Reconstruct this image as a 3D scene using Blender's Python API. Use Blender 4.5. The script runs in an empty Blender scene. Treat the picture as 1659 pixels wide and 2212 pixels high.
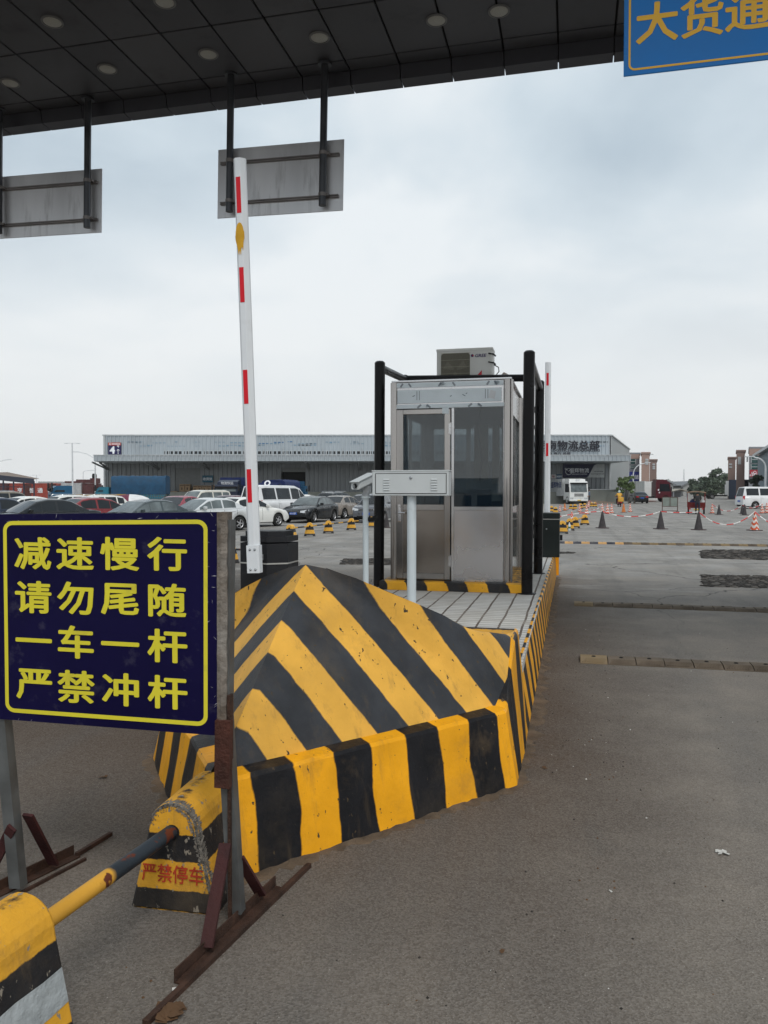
import bpy, math, random
from mathutils import Vector, Matrix
random.seed(7)
R = math.radians
SC = bpy.context.scene
COL = SC.collection

# ---------------------------------------------------------------- camera
FPX, CX, CY = 1700.0, 829.5, 1106.0          # focal length and centre in the units used for measuring (1659 x 2212)
PITCH = math.atan(46 / FPX)
EYE = Vector((0, 0, 1.6))
cam_data = bpy.data.cameras.new("camera")
cam = bpy.data.objects.new("camera", cam_data)
COL.objects.link(cam)
cam.location = EYE
cam.rotation_euler = (R(90) - PITCH, 0, 0)
cam_data.sensor_fit = 'VERTICAL'
cam_data.sensor_height = 24
cam_data.lens = FPX / 2212 * 24
cam_data.clip_start = 0.05
cam_data.clip_end = 9000
SC.camera = cam
SC.render.resolution_x, SC.render.resolution_y = 768, 1024

# ---------------------------------------------------------------- light
HAZE = 0.00014
SUN_EL, SUN_AZ = 54, 160                      # azimuth clockwise from +Y
def new_world():
    w = bpy.data.worlds.new("World"); SC.world = w; w.use_nodes = True
    nt = w.node_tree; N = nt.nodes; L = nt.links
    for n in list(N): N.remove(n)
    out = N.new('ShaderNodeOutputWorld'); bg = N.new('ShaderNodeBackground')
    sky = N.new('ShaderNodeTexSky'); sky.sky_type = 'NISHITA'; sky.sun_disc = False
    sky.sun_elevation = R(SUN_EL); sky.sun_rotation = R(SUN_AZ); sky.dust_density = 3
    tc = N.new('ShaderNodeTexCoord'); sep = N.new('ShaderNodeSeparateXYZ')
    L.new(tc.outputs['Generated'], sep.inputs[0])
    # cloud deck: project the direction on a flat layer so that clouds shrink towards the horizon
    zz = N.new('ShaderNodeMath'); zz.operation = 'MAXIMUM'; zz.inputs[1].default_value = 0.0
    L.new(sep.outputs['Z'], zz.inputs[0])
    za = N.new('ShaderNodeMath'); za.operation = 'ADD'; za.inputs[1].default_value = 0.22
    L.new(zz.outputs[0], za.inputs[0])
    dv = N.new('ShaderNodeVectorMath'); dv.operation = 'DIVIDE'
    cmb = N.new('ShaderNodeCombineXYZ')
    for i in range(3): L.new(za.outputs[0], cmb.inputs[i])
    L.new(tc.outputs['Generated'], dv.inputs[0]); L.new(cmb.outputs[0], dv.inputs[1])
    mp = N.new('ShaderNodeMapping'); mp.inputs['Location'].default_value = (SKY_OFF[0], SKY_OFF[1], 0)
    mp.inputs['Scale'].default_value = (1, 1, 0.0)
    L.new(dv.outputs[0], mp.inputs[0])
    n1 = N.new('ShaderNodeTexNoise'); n1.inputs['Scale'].default_value = 1.15; n1.inputs['Detail'].default_value = 7
    n1.inputs['Roughness'].default_value = 0.5; n1.inputs['Distortion'].default_value = 0.25
    L.new(mp.outputs[0], n1.inputs['Vector'])
    cr = N.new('ShaderNodeValToRGB')
    e = cr.color_ramp.elements
    e[0].position = 0.33; e[0].color = (3.9, 4.8, 5.55, 1)
    e[1].position = 0.62; e[1].color = (7.6, 8.05, 8.3, 1)
    m = e.new(0.47); m.color = (5.6, 6.45, 7.05, 1)
    L.new(n1.outputs['Fac'], cr.inputs[0])
    # milky band above the horizon
    hz = N.new('ShaderNodeMapRange'); hz.inputs['From Min'].default_value = 0.0; hz.inputs['From Max'].default_value = 0.40
    hz.interpolation_type = 'SMOOTHSTEP'
    L.new(sep.outputs['Z'], hz.inputs['Value'])
    mixh = N.new('ShaderNodeMix'); mixh.data_type = 'RGBA'
    mixh.inputs[6].default_value = (8.35, 8.45, 8.4, 1)
    L.new(hz.outputs[0], mixh.inputs[0]); L.new(cr.outputs[0], mixh.inputs[7])
    mixs = N.new('ShaderNodeMix'); mixs.data_type = 'RGBA'; mixs.inputs[0].default_value = 0.93
    L.new(sky.outputs[0], mixs.inputs[6]); L.new(mixh.outputs[2], mixs.inputs[7])
    bg.inputs['Strength'].default_value = 0.1
    L.new(mixs.outputs[2], bg.inputs['Color']); L.new(bg.outputs[0], out.inputs['Surface'])
SKY_OFF = (3.1, 1.7)
new_world()
sun_data = bpy.data.lights.new("sun", 'SUN')
sun_data.energy = 1.5; sun_data.angle = R(24); sun_data.color = (1.0, 0.96, 0.9)
sun = bpy.data.objects.new("sun", sun_data); COL.objects.link(sun)
_sd = Vector((math.sin(R(SUN_AZ)) * math.cos(R(SUN_EL)), math.cos(R(SUN_AZ)) * math.cos(R(SUN_EL)), math.sin(R(SUN_EL))))
sun.rotation_euler = _sd.to_track_quat('Z', 'Y').to_euler()
sun.location = (0, 0, 40)
SC.view_settings.view_transform = 'Standard'
SC.view_settings.look = 'None'
SC.view_settings.exposure = 0.25
SC.view_settings.gamma = 1.0
SC.cycles.max_bounces = 8
SC.cycles.volume_bounces = 2
SC.cycles.use_denoising = True

# ---------------------------------------------------------------- pixel -> place
_F = Vector((0, math.cos(PITCH), -math.sin(PITCH))); _U = Vector((0, math.sin(PITCH), math.cos(PITCH))); _X = Vector((1, 0, 0))
def ray(x, y): return _F + _X * ((x - CX) / FPX) - _U * ((y - CY) / FPX)
def gp(x, y, z=0.0):
    d = ray(x, y); return EYE + d * ((z - EYE.z) / d.z)
def at(x, y, Y):                              # y = 0: only the sideways place matters, taken at eye level
    y = y or 1060
    d = ray(x, y); return EYE + d * (Y / d.y)
TH = R(13.4)                                  # the toll lane runs this far to the right of straight ahead
UU = Vector((math.sin(TH), math.cos(TH), 0)); VV = Vector((math.cos(TH), -math.sin(TH), 0))
def W(v, u, z=0.0): return VV * v + UU * u + Vector((0, 0, z))
def vu(p): return (p.dot(VV), p.dot(UU), p.z)
def on_u(x, y, u):                            # where the pixel ray meets the plane across the lane at distance u
    d = ray(x, y); return EYE + d * (u / d.dot(UU))

# ---------------------------------------------------------------- materials
MATS = {}
def _nodes(name):
    m = bpy.data.materials.new(name); m.use_nodes = True
    nt = m.node_tree; return m, nt, nt.nodes, nt.links, nt.nodes['Principled BSDF']
def _mixc(N, L, fac, a, b, mode='MIX'):
    mx = N.new('ShaderNodeMix'); mx.data_type = 'RGBA'; mx.blend_type = mode
    for sock, val in ((mx.inputs[0], fac), (mx.inputs[6], a), (mx.inputs[7], b)):
        if hasattr(val, 'default_value') and hasattr(val, 'links'): L.new(val, sock)
        elif isinstance(val, (int, float)): sock.default_value = val
        else: sock.default_value = (*val[:3], 1)
    return mx.outputs[2]
def _noise(N, L, vec, scale, detail=3, rough=.5):
    n = N.new('ShaderNodeTexNoise'); n.inputs['Scale'].default_value = scale
    n.inputs['Detail'].default_value = detail; n.inputs['Roughness'].default_value = rough
    if vec is not None: L.new(vec, n.inputs['Vector'])
    return n.outputs['Fac']
def _ramp(N, L, fac, a, b):
    r = N.new('ShaderNodeMapRange'); r.inputs['From Min'].default_value = a; r.inputs['From Max'].default_value = b
    L.new(fac, r.inputs['Value']); return r.outputs[0]
def mat(name, col, rough=.6, metal=0., var=.12, scale=3., bump=0., bscale=60., dirt=0., dirtcol=(.12, .09, .06), dscale=2.5, coat=0., stretch=None, spec=.28, island=0.):
    """paint / metal / stone: a base colour with slow variation, patches of dirt and a fine bump"""
    if name in MATS: return MATS[name]
    m, nt, N, L, P = _nodes(name)
    tc = N.new('ShaderNodeTexCoord'); vec = tc.outputs['Object']
    if stretch:
        mp = N.new('ShaderNodeMapping'); mp.inputs['Scale'].default_value = stretch; L.new(vec, mp.inputs[0]); vec = mp.outputs[0]
    f = _noise(N, L, vec, scale, 4)
    f = _ramp(N, L, f, .3, .7)
    c = _mixc(N, L, f, [x * (1 - var) for x in col], [min(1, x * (1 + var)) for x in col])
    if island:
        gi = N.new('ShaderNodeNewGeometry'); c = _mixc(N, L, gi.outputs['Random Per Island'], _mixc(N, L, island, c, (0, 0, 0)), _mixc(N, L, island, c, (.3, .3, .3)))
    if dirt > 0:
        d = _noise(N, L, vec, dscale, 6, .65); d = _ramp(N, L, d, .62 - .25 * dirt, .78)
        k = N.new('ShaderNodeMath'); k.operation = 'MULTIPLY'; k.inputs[1].default_value = min(1, .35 + dirt); L.new(d, k.inputs[0])
        c = _mixc(N, L, k.outputs[0], c, dirtcol)
    L.new(c, P.inputs['Base Color'])
    rr = N.new('ShaderNodeMapRange'); rr.inputs['To Min'].default_value = max(0, rough - .08); rr.inputs['To Max'].default_value = min(1, rough + .1)
    L.new(f, rr.inputs['Value']); L.new(rr.outputs[0], P.inputs['Roughness'])
    P.inputs['Metallic'].default_value = metal
    P.inputs['Specular IOR Level'].default_value = spec
    if coat: P.inputs['Coat Weight'].default_value = coat; P.inputs['Coat Roughness'].default_value = .08
    if bump > 0:
        b = N.new('ShaderNodeBump'); b.inputs['Strength'].default_value = bump; b.inputs['Distance'].default_value = .02
        L.new(_noise(N, L, vec, bscale, 5, .6), b.inputs['Height']); L.new(b.outputs[0], P.inputs['Normal'])
    MATS[name] = m; return m
def stripes(name, ca, cb, wobble=.06, wscale=9., chip=.5, chipcol=(.16, .14, .11), chipscale=40., rough=.5, bump=.12, dirt=.25, dirtcol=(.13, .09, .05), soft=.02, streak=0.):
    """two paints that alternate along the mesh attribute 'stripe' (even = first, odd = second), brushed edges, chips and grime"""
    if name in MATS: return MATS[name]
    m, nt, N, L, P = _nodes(name)
    at_ = N.new('ShaderNodeAttribute'); at_.attribute_name = 'stripe'
    tc = N.new('ShaderNodeTexCoord'); vec = tc.outputs['Object']
    w = _noise(N, L, vec, wscale, 5, .6)
    a1 = N.new('ShaderNodeMath'); a1.operation = 'MULTIPLY_ADD'; a1.inputs[1].default_value = wobble * 2; a1.inputs[2].default_value = -wobble
    L.new(w, a1.inputs[0])
    a2 = N.new('ShaderNodeMath'); a2.operation = 'ADD'; L.new(a1.outputs[0], a2.inputs[0]); L.new(at_.outputs['Fac'], a2.inputs[1])
    # triangle wave: pingpong(x - .5, 1) > .5 is the odd band
    a3 = N.new('ShaderNodeMath'); a3.operation = 'ADD'; a3.inputs[1].default_value = 999.5; L.new(a2.outputs[0], a3.inputs[0])
    pp = N.new('ShaderNodeMath'); pp.operation = 'PINGPONG'; pp.inputs[1].default_value = 1.0; L.new(a3.outputs[0], pp.inputs[0])
    fac = _ramp(N, L, pp.outputs[0], .5 - soft, .5 + soft)
    v = _ramp(N, L, _noise(N, L, vec, 5, 4), .3, .7)
    A = _mixc(N, L, v, [x * .86 for x in ca], [min(1, x * 1.1) for x in ca])
    B = _mixc(N, L, v, [x * .75 for x in cb], [min(1, x * 1.35) for x in cb])
    c = _mixc(N, L, fac, A, B)
    if dirt:
        d = _ramp(N, L, _noise(N, L, vec, 3.1, 7, .7), .64 - .2 * dirt, .8)
        k = N.new('ShaderNodeMath'); k.operation = 'MULTIPLY'; k.inputs[1].default_value = .3 + dirt * .6; L.new(d, k.inputs[0])
        c = _mixc(N, L, k.outputs[0], c, dirtcol)
    if chip:
        mp = N.new('ShaderNodeMapping'); mp.inputs['Scale'].default_value = (1, 1, .6); L.new(vec, mp.inputs[0])
        h = _ramp(N, L, _noise(N, L, mp.outputs[0], chipscale, 3, .6), .74 - .1 * chip, .77 - .1 * chip)
        c = _mixc(N, L, h, c, chipcol)
    if streak:
        mp = N.new('ShaderNodeMapping'); mp.inputs['Scale'].default_value = (9, 9, .7); L.new(vec, mp.inputs[0])
        d = _ramp(N, L, _noise(N, L, mp.outputs[0], 1.6, 6, .7), .56, .80)
        k = N.new('ShaderNodeMath'); k.operation = 'MULTIPLY'; k.inputs[1].default_value = streak; L.new(d, k.inputs[0]); c = _mixc(N, L, k.outputs[0], c, (.12, .085, .05))
        d = _ramp(N, L, _noise(N, L, vec, 1.3, 7, .72), .50, .72)
        k = N.new('ShaderNodeMath'); k.operation = 'MULTIPLY'; k.inputs[1].default_value = streak * .45; L.new(d, k.inputs[0]); c = _mixc(N, L, k.outputs[0], c, (.20, .15, .09))
    L.new(c, P.inputs['Base Color'])
    P.inputs['Roughness'].default_value = rough; P.inputs['Specular IOR Level'].default_value = .15
    b = N.new('ShaderNodeBump'); b.inputs['Strength'].default_value = bump; b.inputs['Distance'].default_value = .01
    L.new(_noise(N, L, vec, 45, 6, .65), b.inputs['Height']); L.new(b.outputs[0], P.inputs['Normal'])
    MATS[name] = m; return m
def glass(name, col, clear=.35, rough=.03, ior=1.5):
    if name in MATS: return MATS[name]
    m, nt, N, L, P = _nodes(name)
    P.inputs['Base Color'].default_value = (*col, 1); P.inputs['Roughness'].default_value = rough
    P.inputs['Specular IOR Level'].default_value = .5; P.inputs['IOR'].default_value = ior
    tr = N.new('ShaderNodeBsdfTransparent'); tr.inputs[0].default_value = (.75, .8, .82, 1)
    mx = N.new('ShaderNodeMixShader'); mx.inputs[0].default_value = clear
    L.new(P.outputs[0], mx.inputs[1]); L.new(tr.outputs[0], mx.inputs[2])
    L.new(mx.outputs[0], N['Material Output'].inputs['Surface'])
    MATS[name] = m; return m

# ---------------------------------------------------------------- mesh builder
class MB:
    """collects faces; build() links them as ONE mesh object"""
    def __init__(s): s.v = []; s.f = []; s.mi = []; s.g = []; s.sm = []; s.cur = 0
    def add(s, vs, fs, g=None, smooth=False):
        o = len(s.v); s.v += [tuple(p) for p in vs]
        s.g += list(g) if g is not None else [0.0] * len(vs)
        for f in fs: s.f.append([i + o for i in f]); s.mi.append(s.cur); s.sm.append(smooth)
        return s
    def m(s, i): s.cur = i; return s
    def box(s, x0, y0, z0, x1, y1, z1, g=None, bev=0.0):
        if bev > 0:
            return s.bevbox(x0, y0, z0, x1, y1, z1, bev)
        vs = [(x0, y0, z0), (x1, y0, z0), (x1, y1, z0), (x0, y1, z0), (x0, y0, z1), (x1, y0, z1), (x1, y1, z1), (x0, y1, z1)]
        gg = [g(*p) for p in vs] if g else None
        return s.add(vs, [(0, 3, 2, 1), (4, 5, 6, 7), (0, 1, 5, 4), (1, 2, 6, 5), (2, 3, 7, 6), (3, 0, 4, 7)], gg)
    def bevbox(s, x0, y0, z0, x1, y1, z1, b):
        """box with its twelve edges chamfered"""
        vs = []; idx = {}
        X, Y, Z = (x0, x1), (y0, y1), (z0, z1)
        for i in (0, 1):
            for j in (0, 1):
                for k in (0, 1):
                    sx, sy, sz = (1, -1)[i], (1, -1)[j], (1, -1)[k]
                    for ax in range(3):
                        p = [X[i] + sx * b, Y[j] + sy * b, Z[k] + sz * b]
                        p[ax] = (X[i], Y[j], Z[k])[ax]
                        idx[(i, j, k, ax)] = len(vs); vs.append(p)
        fs = []
        for ax in range(3):
            o = [a for a in range(3) if a != ax]
            for e in (0, 1):
                q = []
                for a, c in ((0, 0), (1, 0), (1, 1), (0, 1)):
                    t = [0, 0, 0]; t[ax] = e; t[o[0]] = a; t[o[1]] = c; q.append(idx[(*t, ax)])
                fs.append(q)
        for ax in range(3):
            o = [a for a in range(3) if a != ax]
            for a in (0, 1):
                for c in (0, 1):
                    t0 = [0, 0, 0]; t0[o[0]] = a; t0[o[1]] = c; t1 = list(t0); t1[ax] = 1
                    fs.append([idx[(*t0, o[0])], idx[(*t1, o[0])], idx[(*t1, o[1])], idx[(*t0, o[1])]])
        for i in (0, 1):
            for j in (0, 1):
                for k in (0, 1): fs.append([idx[(i, j, k, a)] for a in range(3)])
        return s.add(vs, fs)
    def bar(s, a, b, w, h=None, up=(0, 0, 1), g=None):
        """rectangular bar from a to b"""
        a, b = Vector(a), Vector(b); h = h or w
        d = (b - a).normalized(); upv = Vector(up)
        if abs(d.dot(upv)) > .98: upv = Vector((0, 1, 0))
        sx = d.cross(upv).normalized() * (w / 2); sz = sx.cross(d).normalized() * (h / 2)
        vs = [a - sx - sz, a + sx - sz, a + sx + sz, a - sx + sz, b - sx - sz, b + sx - sz, b + sx + sz, b - sx + sz]
        return s.add(vs, [(3, 2, 1, 0), (4, 5, 6, 7), (0, 1, 5, 4), (1, 2, 6, 5), (2, 3, 7, 6), (3, 0, 4, 7)],
                     [g[0]] * 4 + [g[1]] * 4 if g else None)
    def tube(s, pts, r, n=10, cap=True, g=None, phase=0.0):
        """round tube along points; r a number or a list; g: stripe value per point"""
        pts = [Vector(p) for p in pts]; rs = r if isinstance(r, (list, tuple)) else [r] * len(pts)
        vs = []; gg = []; ref = None
        for i, p in enumerate(pts):
            d = (pts[min(i + 1, len(pts) - 1)] - pts[max(i - 1, 0)]).normalized()
            if ref is None:
                ref = Vector((0, 0, 1)) if abs(d.z) < .9 else Vector((1, 0, 0))
            x = d.cross(ref).normalized(); y = x.cross(d).normalized(); ref = y
            for k in range(n):
                a = 2 * math.pi * k / n + phase
                vs.append(p + x * (rs[i] * math.cos(a)) + y * (rs[i] * math.sin(a))); gg.append(g[i] if g else 0)
        fs = [(i * n + k, i * n + (k + 1) % n, (i + 1) * n + (k + 1) % n, (i + 1) * n + k) for i in range(len(pts) - 1) for k in range(n)]
        s.add(vs, fs, gg, smooth=n > 6)
        if cap:
            o = len(s.v) - len(vs)
            for ring in (list(range(n))[::-1], [(len(pts) - 1) * n + k for k in range(n)]):
                q = [vs[i] for i in ring]; s.add(q, [list(range(n))], [gg[i] for i in ring])
        return s
    def cyl(s, x, y, z0, z1, r, n=16, r1=None, g=None):
        return s.tube([(x, y, z0), (x, y, z1)], [r, r1 if r1 is not None else r], n, True, g)
    def prism(s, poly, a, b, axis='y', g=None):
        """polygon extruded: axis y: poly in (x,z), from y=a to b; axis z: poly in (x,y); axis x: poly in (y,z)"""
        n = len(poly)
        def P(q, t): return {'y': (q[0], t, q[1]), 'z': (q[0], q[1], t), 'x': (t, q[0], q[1])}[axis]
        A = [P(q, a) for q in poly]; B = [P(q, b) for q in poly]
        G = (lambda vs: [g(*p) for p in vs]) if g else (lambda vs: None)
        s.add(A, [list(range(n))], G(A)); s.add(B, [list(range(n))[::-1]], G(B))
        for i in range(n):
            j = (i + 1) % n; q = [A[i], B[i], B[j], A[j]]; s.add(q, [(0, 1, 2, 3)], G(q))
        return s
    def lathe(s, prof, n=20, c=(0, 0, 0), g=None, axis='z'):
        """profile of (r, z) spun round an axis through c"""
        vs = []; gg = []
        for i, (r, z) in enumerate(prof):
            for k in range(n):
                a = 2 * math.pi * k / n; x, y = r * math.cos(a), r * math.sin(a)
                p = (x, y, z) if axis == 'z' else ((x, z, y) if axis == 'y' else (z, x, y))
                vs.append((p[0] + c[0], p[1] + c[1], p[2] + c[2])); gg.append(g(z) if g else 0)
        fs = [(i * n + k, i * n + (k + 1) % n, (i + 1) * n + (k + 1) % n, (i + 1) * n + k) for i in range(len(prof) - 1) for k in range(n)]
        return s.add(vs, fs, gg, smooth=True)
    def grid(s, rows, g=None, smooth=False, close=False):
        """rows of points with the same count"""
        n = len(rows[0]); vs = [p for r in rows for p in r]
        gg = [x for r in g for x in r] if g else None
        fs = [(i * n + k, i * n + k + 1, (i + 1) * n + k + 1, (i + 1) * n + k) for i in range(len(rows) - 1) for k in range(n - 1)]
        if close: fs += [(i * n + n - 1, i * n, (i + 1) * n, (i + 1) * n + n - 1) for i in range(len(rows) - 1)]
        return s.add(vs, fs, gg, smooth)
    def build(s, name, mats, parent=None, bevel=0.0, loc=None, rot=None):
        me = bpy.data.meshes.new(name); me.from_pydata(s.v, [], s.f)
        if not isinstance(mats, (list, tuple)): mats = [mats]
        for x in mats: me.materials.append(x)
        me.polygons.foreach_set('material_index', s.mi)
        me.polygons.foreach_set('use_smooth', s.sm)
        if any(s.g):
            a = me.attributes.new('stripe', 'FLOAT', 'POINT'); a.data.foreach_set('value', s.g)
        me.validate(); me.update()
        o = bpy.data.objects.new(name, me); COL.objects.link(o)
        if parent is not None: o.parent = parent
        if loc is not None: o.location = loc
        if rot is not None: o.rotation_euler = rot
        if bevel > 0:
            b = o.modifiers.new('bevel', 'BEVEL'); b.width = bevel; b.segments = 2; b.limit_method = 'ANGLE'; b.angle_limit = R(40)
        return o
def tag(o, label=None, cat=None, group=None, kind=None):
    if label: o['label'] = label
    if cat: o['category'] = cat
    if group: o['group'] = group
    if kind: o['kind'] = kind
    return o
def thing(name, label, cat, loc=(0, 0, 0), rotz=0.0, group=None, scale=1.0):
    o = bpy.data.objects.new(name, None); COL.objects.link(o); o.empty_display_size = .2
    o.location = loc; o.rotation_euler = (0, 0, rotz); o.scale = (scale,) * 3
    return tag(o, label, cat, group)
def copy_tree(o, parent=None):
    c = o.copy(); COL.objects.link(c); c.parent = parent
    for ch in list(o.children): copy_tree(ch, c)
    return c
_txt = {}
def text_mb(mb, body, size, center, xdir, up, bold=0.0, depth=.0015, squash=1.0, align='CENTER', shear=0.0, push=.002):
    """lettering as thin solid glyphs added to a builder; center is the middle of the line, xdir/up the sign's own axes"""
    weight, bold = bold, 0.0
    key = (body, bold, shear)
    if key not in _txt:
        cu = bpy.data.curves.new('t', 'FONT'); cu.body = body; cu.offset = bold; cu.resolution_u = 2; cu.shear = shear
        o = bpy.data.objects.new('t', cu); COL.objects.link(o)
        dg = bpy.context.evaluated_depsgraph_get(); me = bpy.data.meshes.new_from_object(o.evaluated_get(dg))
        vs = [tuple(v.co) for v in me.vertices]; fs = [tuple(p.vertices) for p in me.polygons]
        COL.objects.unlink(o); bpy.data.objects.remove(o); bpy.data.curves.remove(cu); bpy.data.meshes.remove(me)
        _txt[key] = (vs, fs)
    vs, fs = _txt[key]
    x0, x1 = min(v[0] for v in vs), max(v[0] for v in vs); y0, y1 = min(v[1] for v in vs), max(v[1] for v in vs)
    xd, ud = Vector(xdir).normalized(), Vector(up).normalized(); nd = xd.cross(ud)
    cx = {'CENTER': (x0 + x1) / 2, 'LEFT': x0}[align]; cyy = (y0 + y1) / 2
    c = Vector(center)
    offs = [(0, 0)] if weight <= 0 else [(weight * math.cos(a * math.pi / 4), weight * math.sin(a * math.pi / 4) * .8) for a in range(8)]
    for i, (ox, oy) in enumerate(offs):        # heavier strokes: the same glyph struck again a hair aside
        mb.add([c + xd * ((v[0] + ox - cx) * size * squash) + ud * ((v[1] + oy - cyy) * size) + nd * (push + i * .00012 * max(1, size * 3)) for v in vs], fs)
    return (x1 - x0) * size * squash

# ---------------------------------------------------------------- shared paints
YEL = (.80, .40, .035); BLK = (.022, .023, .027)
m_haz = stripes('hazard_paint', (.74, .40, .065), (.036, .039, .045), wobble=.07, wscale=7, chip=.78, chipcol=(.06, .045, .03), chipscale=36, rough=.5, streak=.5, bump=.3)
m_hazcurb = stripes('hazard_curb_paint', (.80, .36, .012), (.012, .012, .014), wobble=.06, wscale=8, chip=.66, chipcol=(.07, .05, .03), chipscale=34, rough=.42, dirt=.4, streak=.42, bump=.25)
m_hazdirty = stripes('worn_hazard_paint', (.66, .33, .03), (.02, .019, .02), wobble=.12, wscale=14, chip=.95, chipcol=(.24, .21, .17), chipscale=30, rough=.65, dirt=.6, streak=.5, dirtcol=(.07, .05, .035), bump=.4)
m_black = mat('black_paint', (.006, .006, .007), .32, var=.3, spec=.2)
m_dark = mat('dark_plastic', (.014, .015, .018), .5, var=.25, bump=.05)
m_rubber = mat('tyre_rubber', (.018, .018, .018), .85, var=.3)
m_steel = mat('brushed_stainless', (.36, .345, .335), .17, .97, var=.08, scale=1.1)
m_steel2 = mat('bright_stainless', (.57, .57, .58), .22, .95, var=.08, scale=1.5)
m_galv = mat('galvanised_steel', (.36, .38, .40), .5, .6, var=.22, scale=9)
m_rust = mat('rusty_iron', (.052, .026, .017), .85, var=.5, scale=14, bump=.5, bscale=90, dirt=.5, dirtcol=(.03, .018, .014))
m_redoxide = mat('red_oxide_iron', (.045, .012, .012), .7, var=.4, scale=10, bump=.3, dirt=.5, dirtcol=(.035, .014, .012))
m_white = mat('white_paint', (.74, .76, .77), .45, var=.06, dirt=.1, dirtcol=(.4, .38, .35))
m_red = mat('red_reflective', (.62, .008, .02), .4, var=.1)
m_conc = mat('concrete', (.34, .32, .29), .9, var=.25, scale=5, bump=.6, bscale=40, dirt=.3, dirtcol=(.18, .15, .12))
# ================================================================ ground
def ground_material():
    m, nt, N, L, P = _nodes('asphalt')
    tc = N.new('ShaderNodeTexCoord'); vec = tc.outputs['Object']
    mp = N.new('ShaderNodeMapping'); mp.vector_type = 'POINT'; mp.inputs['Rotation'].default_value = (0, 0, TH); L.new(vec, mp.inputs[0]); lane = mp.outputs[0]
    sep = N.new('ShaderNodeSeparateXYZ'); L.new(lane, sep.inputs[0])           # X = v (across), Y = u (along)
    # broad tone: dusty grey brown near the island, bluish grey in the lane, paler worn surface out in the yard
    n1 = _noise(N, L, vec, .35, 5, .6); n2 = _noise(N, L, vec, 1.3, 6, .65); n3 = _noise(N, L, vec, 6., 5, .7)
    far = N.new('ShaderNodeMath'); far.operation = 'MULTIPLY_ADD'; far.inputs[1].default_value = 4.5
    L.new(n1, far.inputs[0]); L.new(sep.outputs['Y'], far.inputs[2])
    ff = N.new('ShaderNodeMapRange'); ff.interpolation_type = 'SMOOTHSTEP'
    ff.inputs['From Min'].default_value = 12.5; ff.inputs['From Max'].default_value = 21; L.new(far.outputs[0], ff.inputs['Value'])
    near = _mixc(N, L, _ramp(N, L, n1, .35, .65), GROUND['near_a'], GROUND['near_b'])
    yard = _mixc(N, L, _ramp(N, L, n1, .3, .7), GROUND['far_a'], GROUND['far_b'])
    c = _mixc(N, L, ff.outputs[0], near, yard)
    c = _mixc(N, L, _ramp(N, L, n2, .40, .72), c, _mixc(N, L, .45, c, (.30, .255, .20)))
    c = _mixc(N, L, _ramp(N, L, _noise(N, L, vec, .75, 5, .6), .62, .40), c, _mixc(N, L, .36, c, (.06, .058, .056)))
    # brown grit swept against the kerb of the island
    dk = N.new('ShaderNodeMath'); dk.operation = 'MULTIPLY_ADD'; dk.inputs[1].default_value = 1.3; L.new(n2, dk.inputs[0]); L.new(sep.outputs['X'], dk.inputs[2])
    d1 = _ramp(N, L, dk.outputs[0], 1.65, .35)
    wd = N.new('ShaderNodeMath'); wd.operation = 'MULTIPLY'; L.new(d1, wd.inputs[0])
    L.new(_ramp(N, L, sep.outputs['Y'], 1.2, 4.5), wd.inputs[1])
    we = N.new('ShaderNodeMath'); we.operation = 'MULTIPLY'; L.new(wd.outputs[0], we.inputs[0]); L.new(_ramp(N, L, sep.outputs['Y'], 16, 10), we.inputs[1])
    c = _mixc(N, L, we.outputs[0], c, (.072, .047, .030))
    # dark oily and damp marks, pale dusty scuffs stretched along the way the traffic goes
    mp2 = N.new('ShaderNodeMapping'); mp2.inputs['Scale'].default_value = (1.2, .35, 1); L.new(lane, mp2.inputs[0])
    s1 = _noise(N, L, mp2.outputs[0], 1.1, 6, .6)
    k1 = N.new('ShaderNodeMath'); k1.operation = 'MULTIPLY'; k1.inputs[1].default_value = .62; L.new(_ramp(N, L, s1, .57, .74), k1.inputs[0])
    c = _mixc(N, L, k1.outputs[0], c, (.055, .054, .052))
    mp3 = N.new('ShaderNodeMapping'); mp3.inputs['Scale'].default_value = (.5, 1.5, 1); mp3.inputs['Location'].default_value = (7, 3, 0); L.new(lane, mp3.inputs[0])
    s2 = _noise(N, L, mp3.outputs[0], .8, 7, .7)
    k2 = N.new('ShaderNodeMath'); k2.operation = 'MULTIPLY'; L.new(_ramp(N, L, s2, .56, .74), k2.inputs[0])
    L.new(_ramp(N, L, sep.outputs['Y'], 9, 17), k2.inputs[1])
    c = _mixc(N, L, k2.outputs[0], c, (.42, .41, .39))
    # wheel tracks drawn out along the lane, a few wandering cracks
    mp4 = N.new('ShaderNodeMapping'); mp4.inputs['Scale'].default_value = (1.5, .05, 1); L.new(lane, mp4.inputs[0])
    k4 = N.new('ShaderNodeMath'); k4.operation = 'MULTIPLY'; k4.inputs[1].default_value = .38; L.new(_ramp(N, L, _noise(N, L, mp4.outputs[0], 1.0, 4, .55), .5, .7), k4.inputs[0])
    c = _mixc(N, L, k4.outputs[0], c, (.075, .072, .07))
    wob = _mixc(N, L, .35, vec, N.new('ShaderNodeTexNoise').outputs['Color'])
    nzc = [n for n in N if n.bl_idname == 'ShaderNodeTexNoise'][-1]; nzc.inputs['Scale'].default_value = 1.4; nzc.inputs['Detail'].default_value = 4; L.new(vec, nzc.inputs['Vector'])
    vc = N.new('ShaderNodeTexVoronoi'); vc.feature = 'DISTANCE_TO_EDGE'; vc.inputs['Scale'].default_value = .32; L.new(wob, vc.inputs['Vector'])
    k5 = N.new('ShaderNodeMath'); k5.operation = 'MULTIPLY'; L.new(_ramp(N, L, vc.outputs['Distance'], .0035, .001), k5.inputs[0]); L.new(_ramp(N, L, sep.outputs['Y'], 9, 13), k5.inputs[1])
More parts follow.
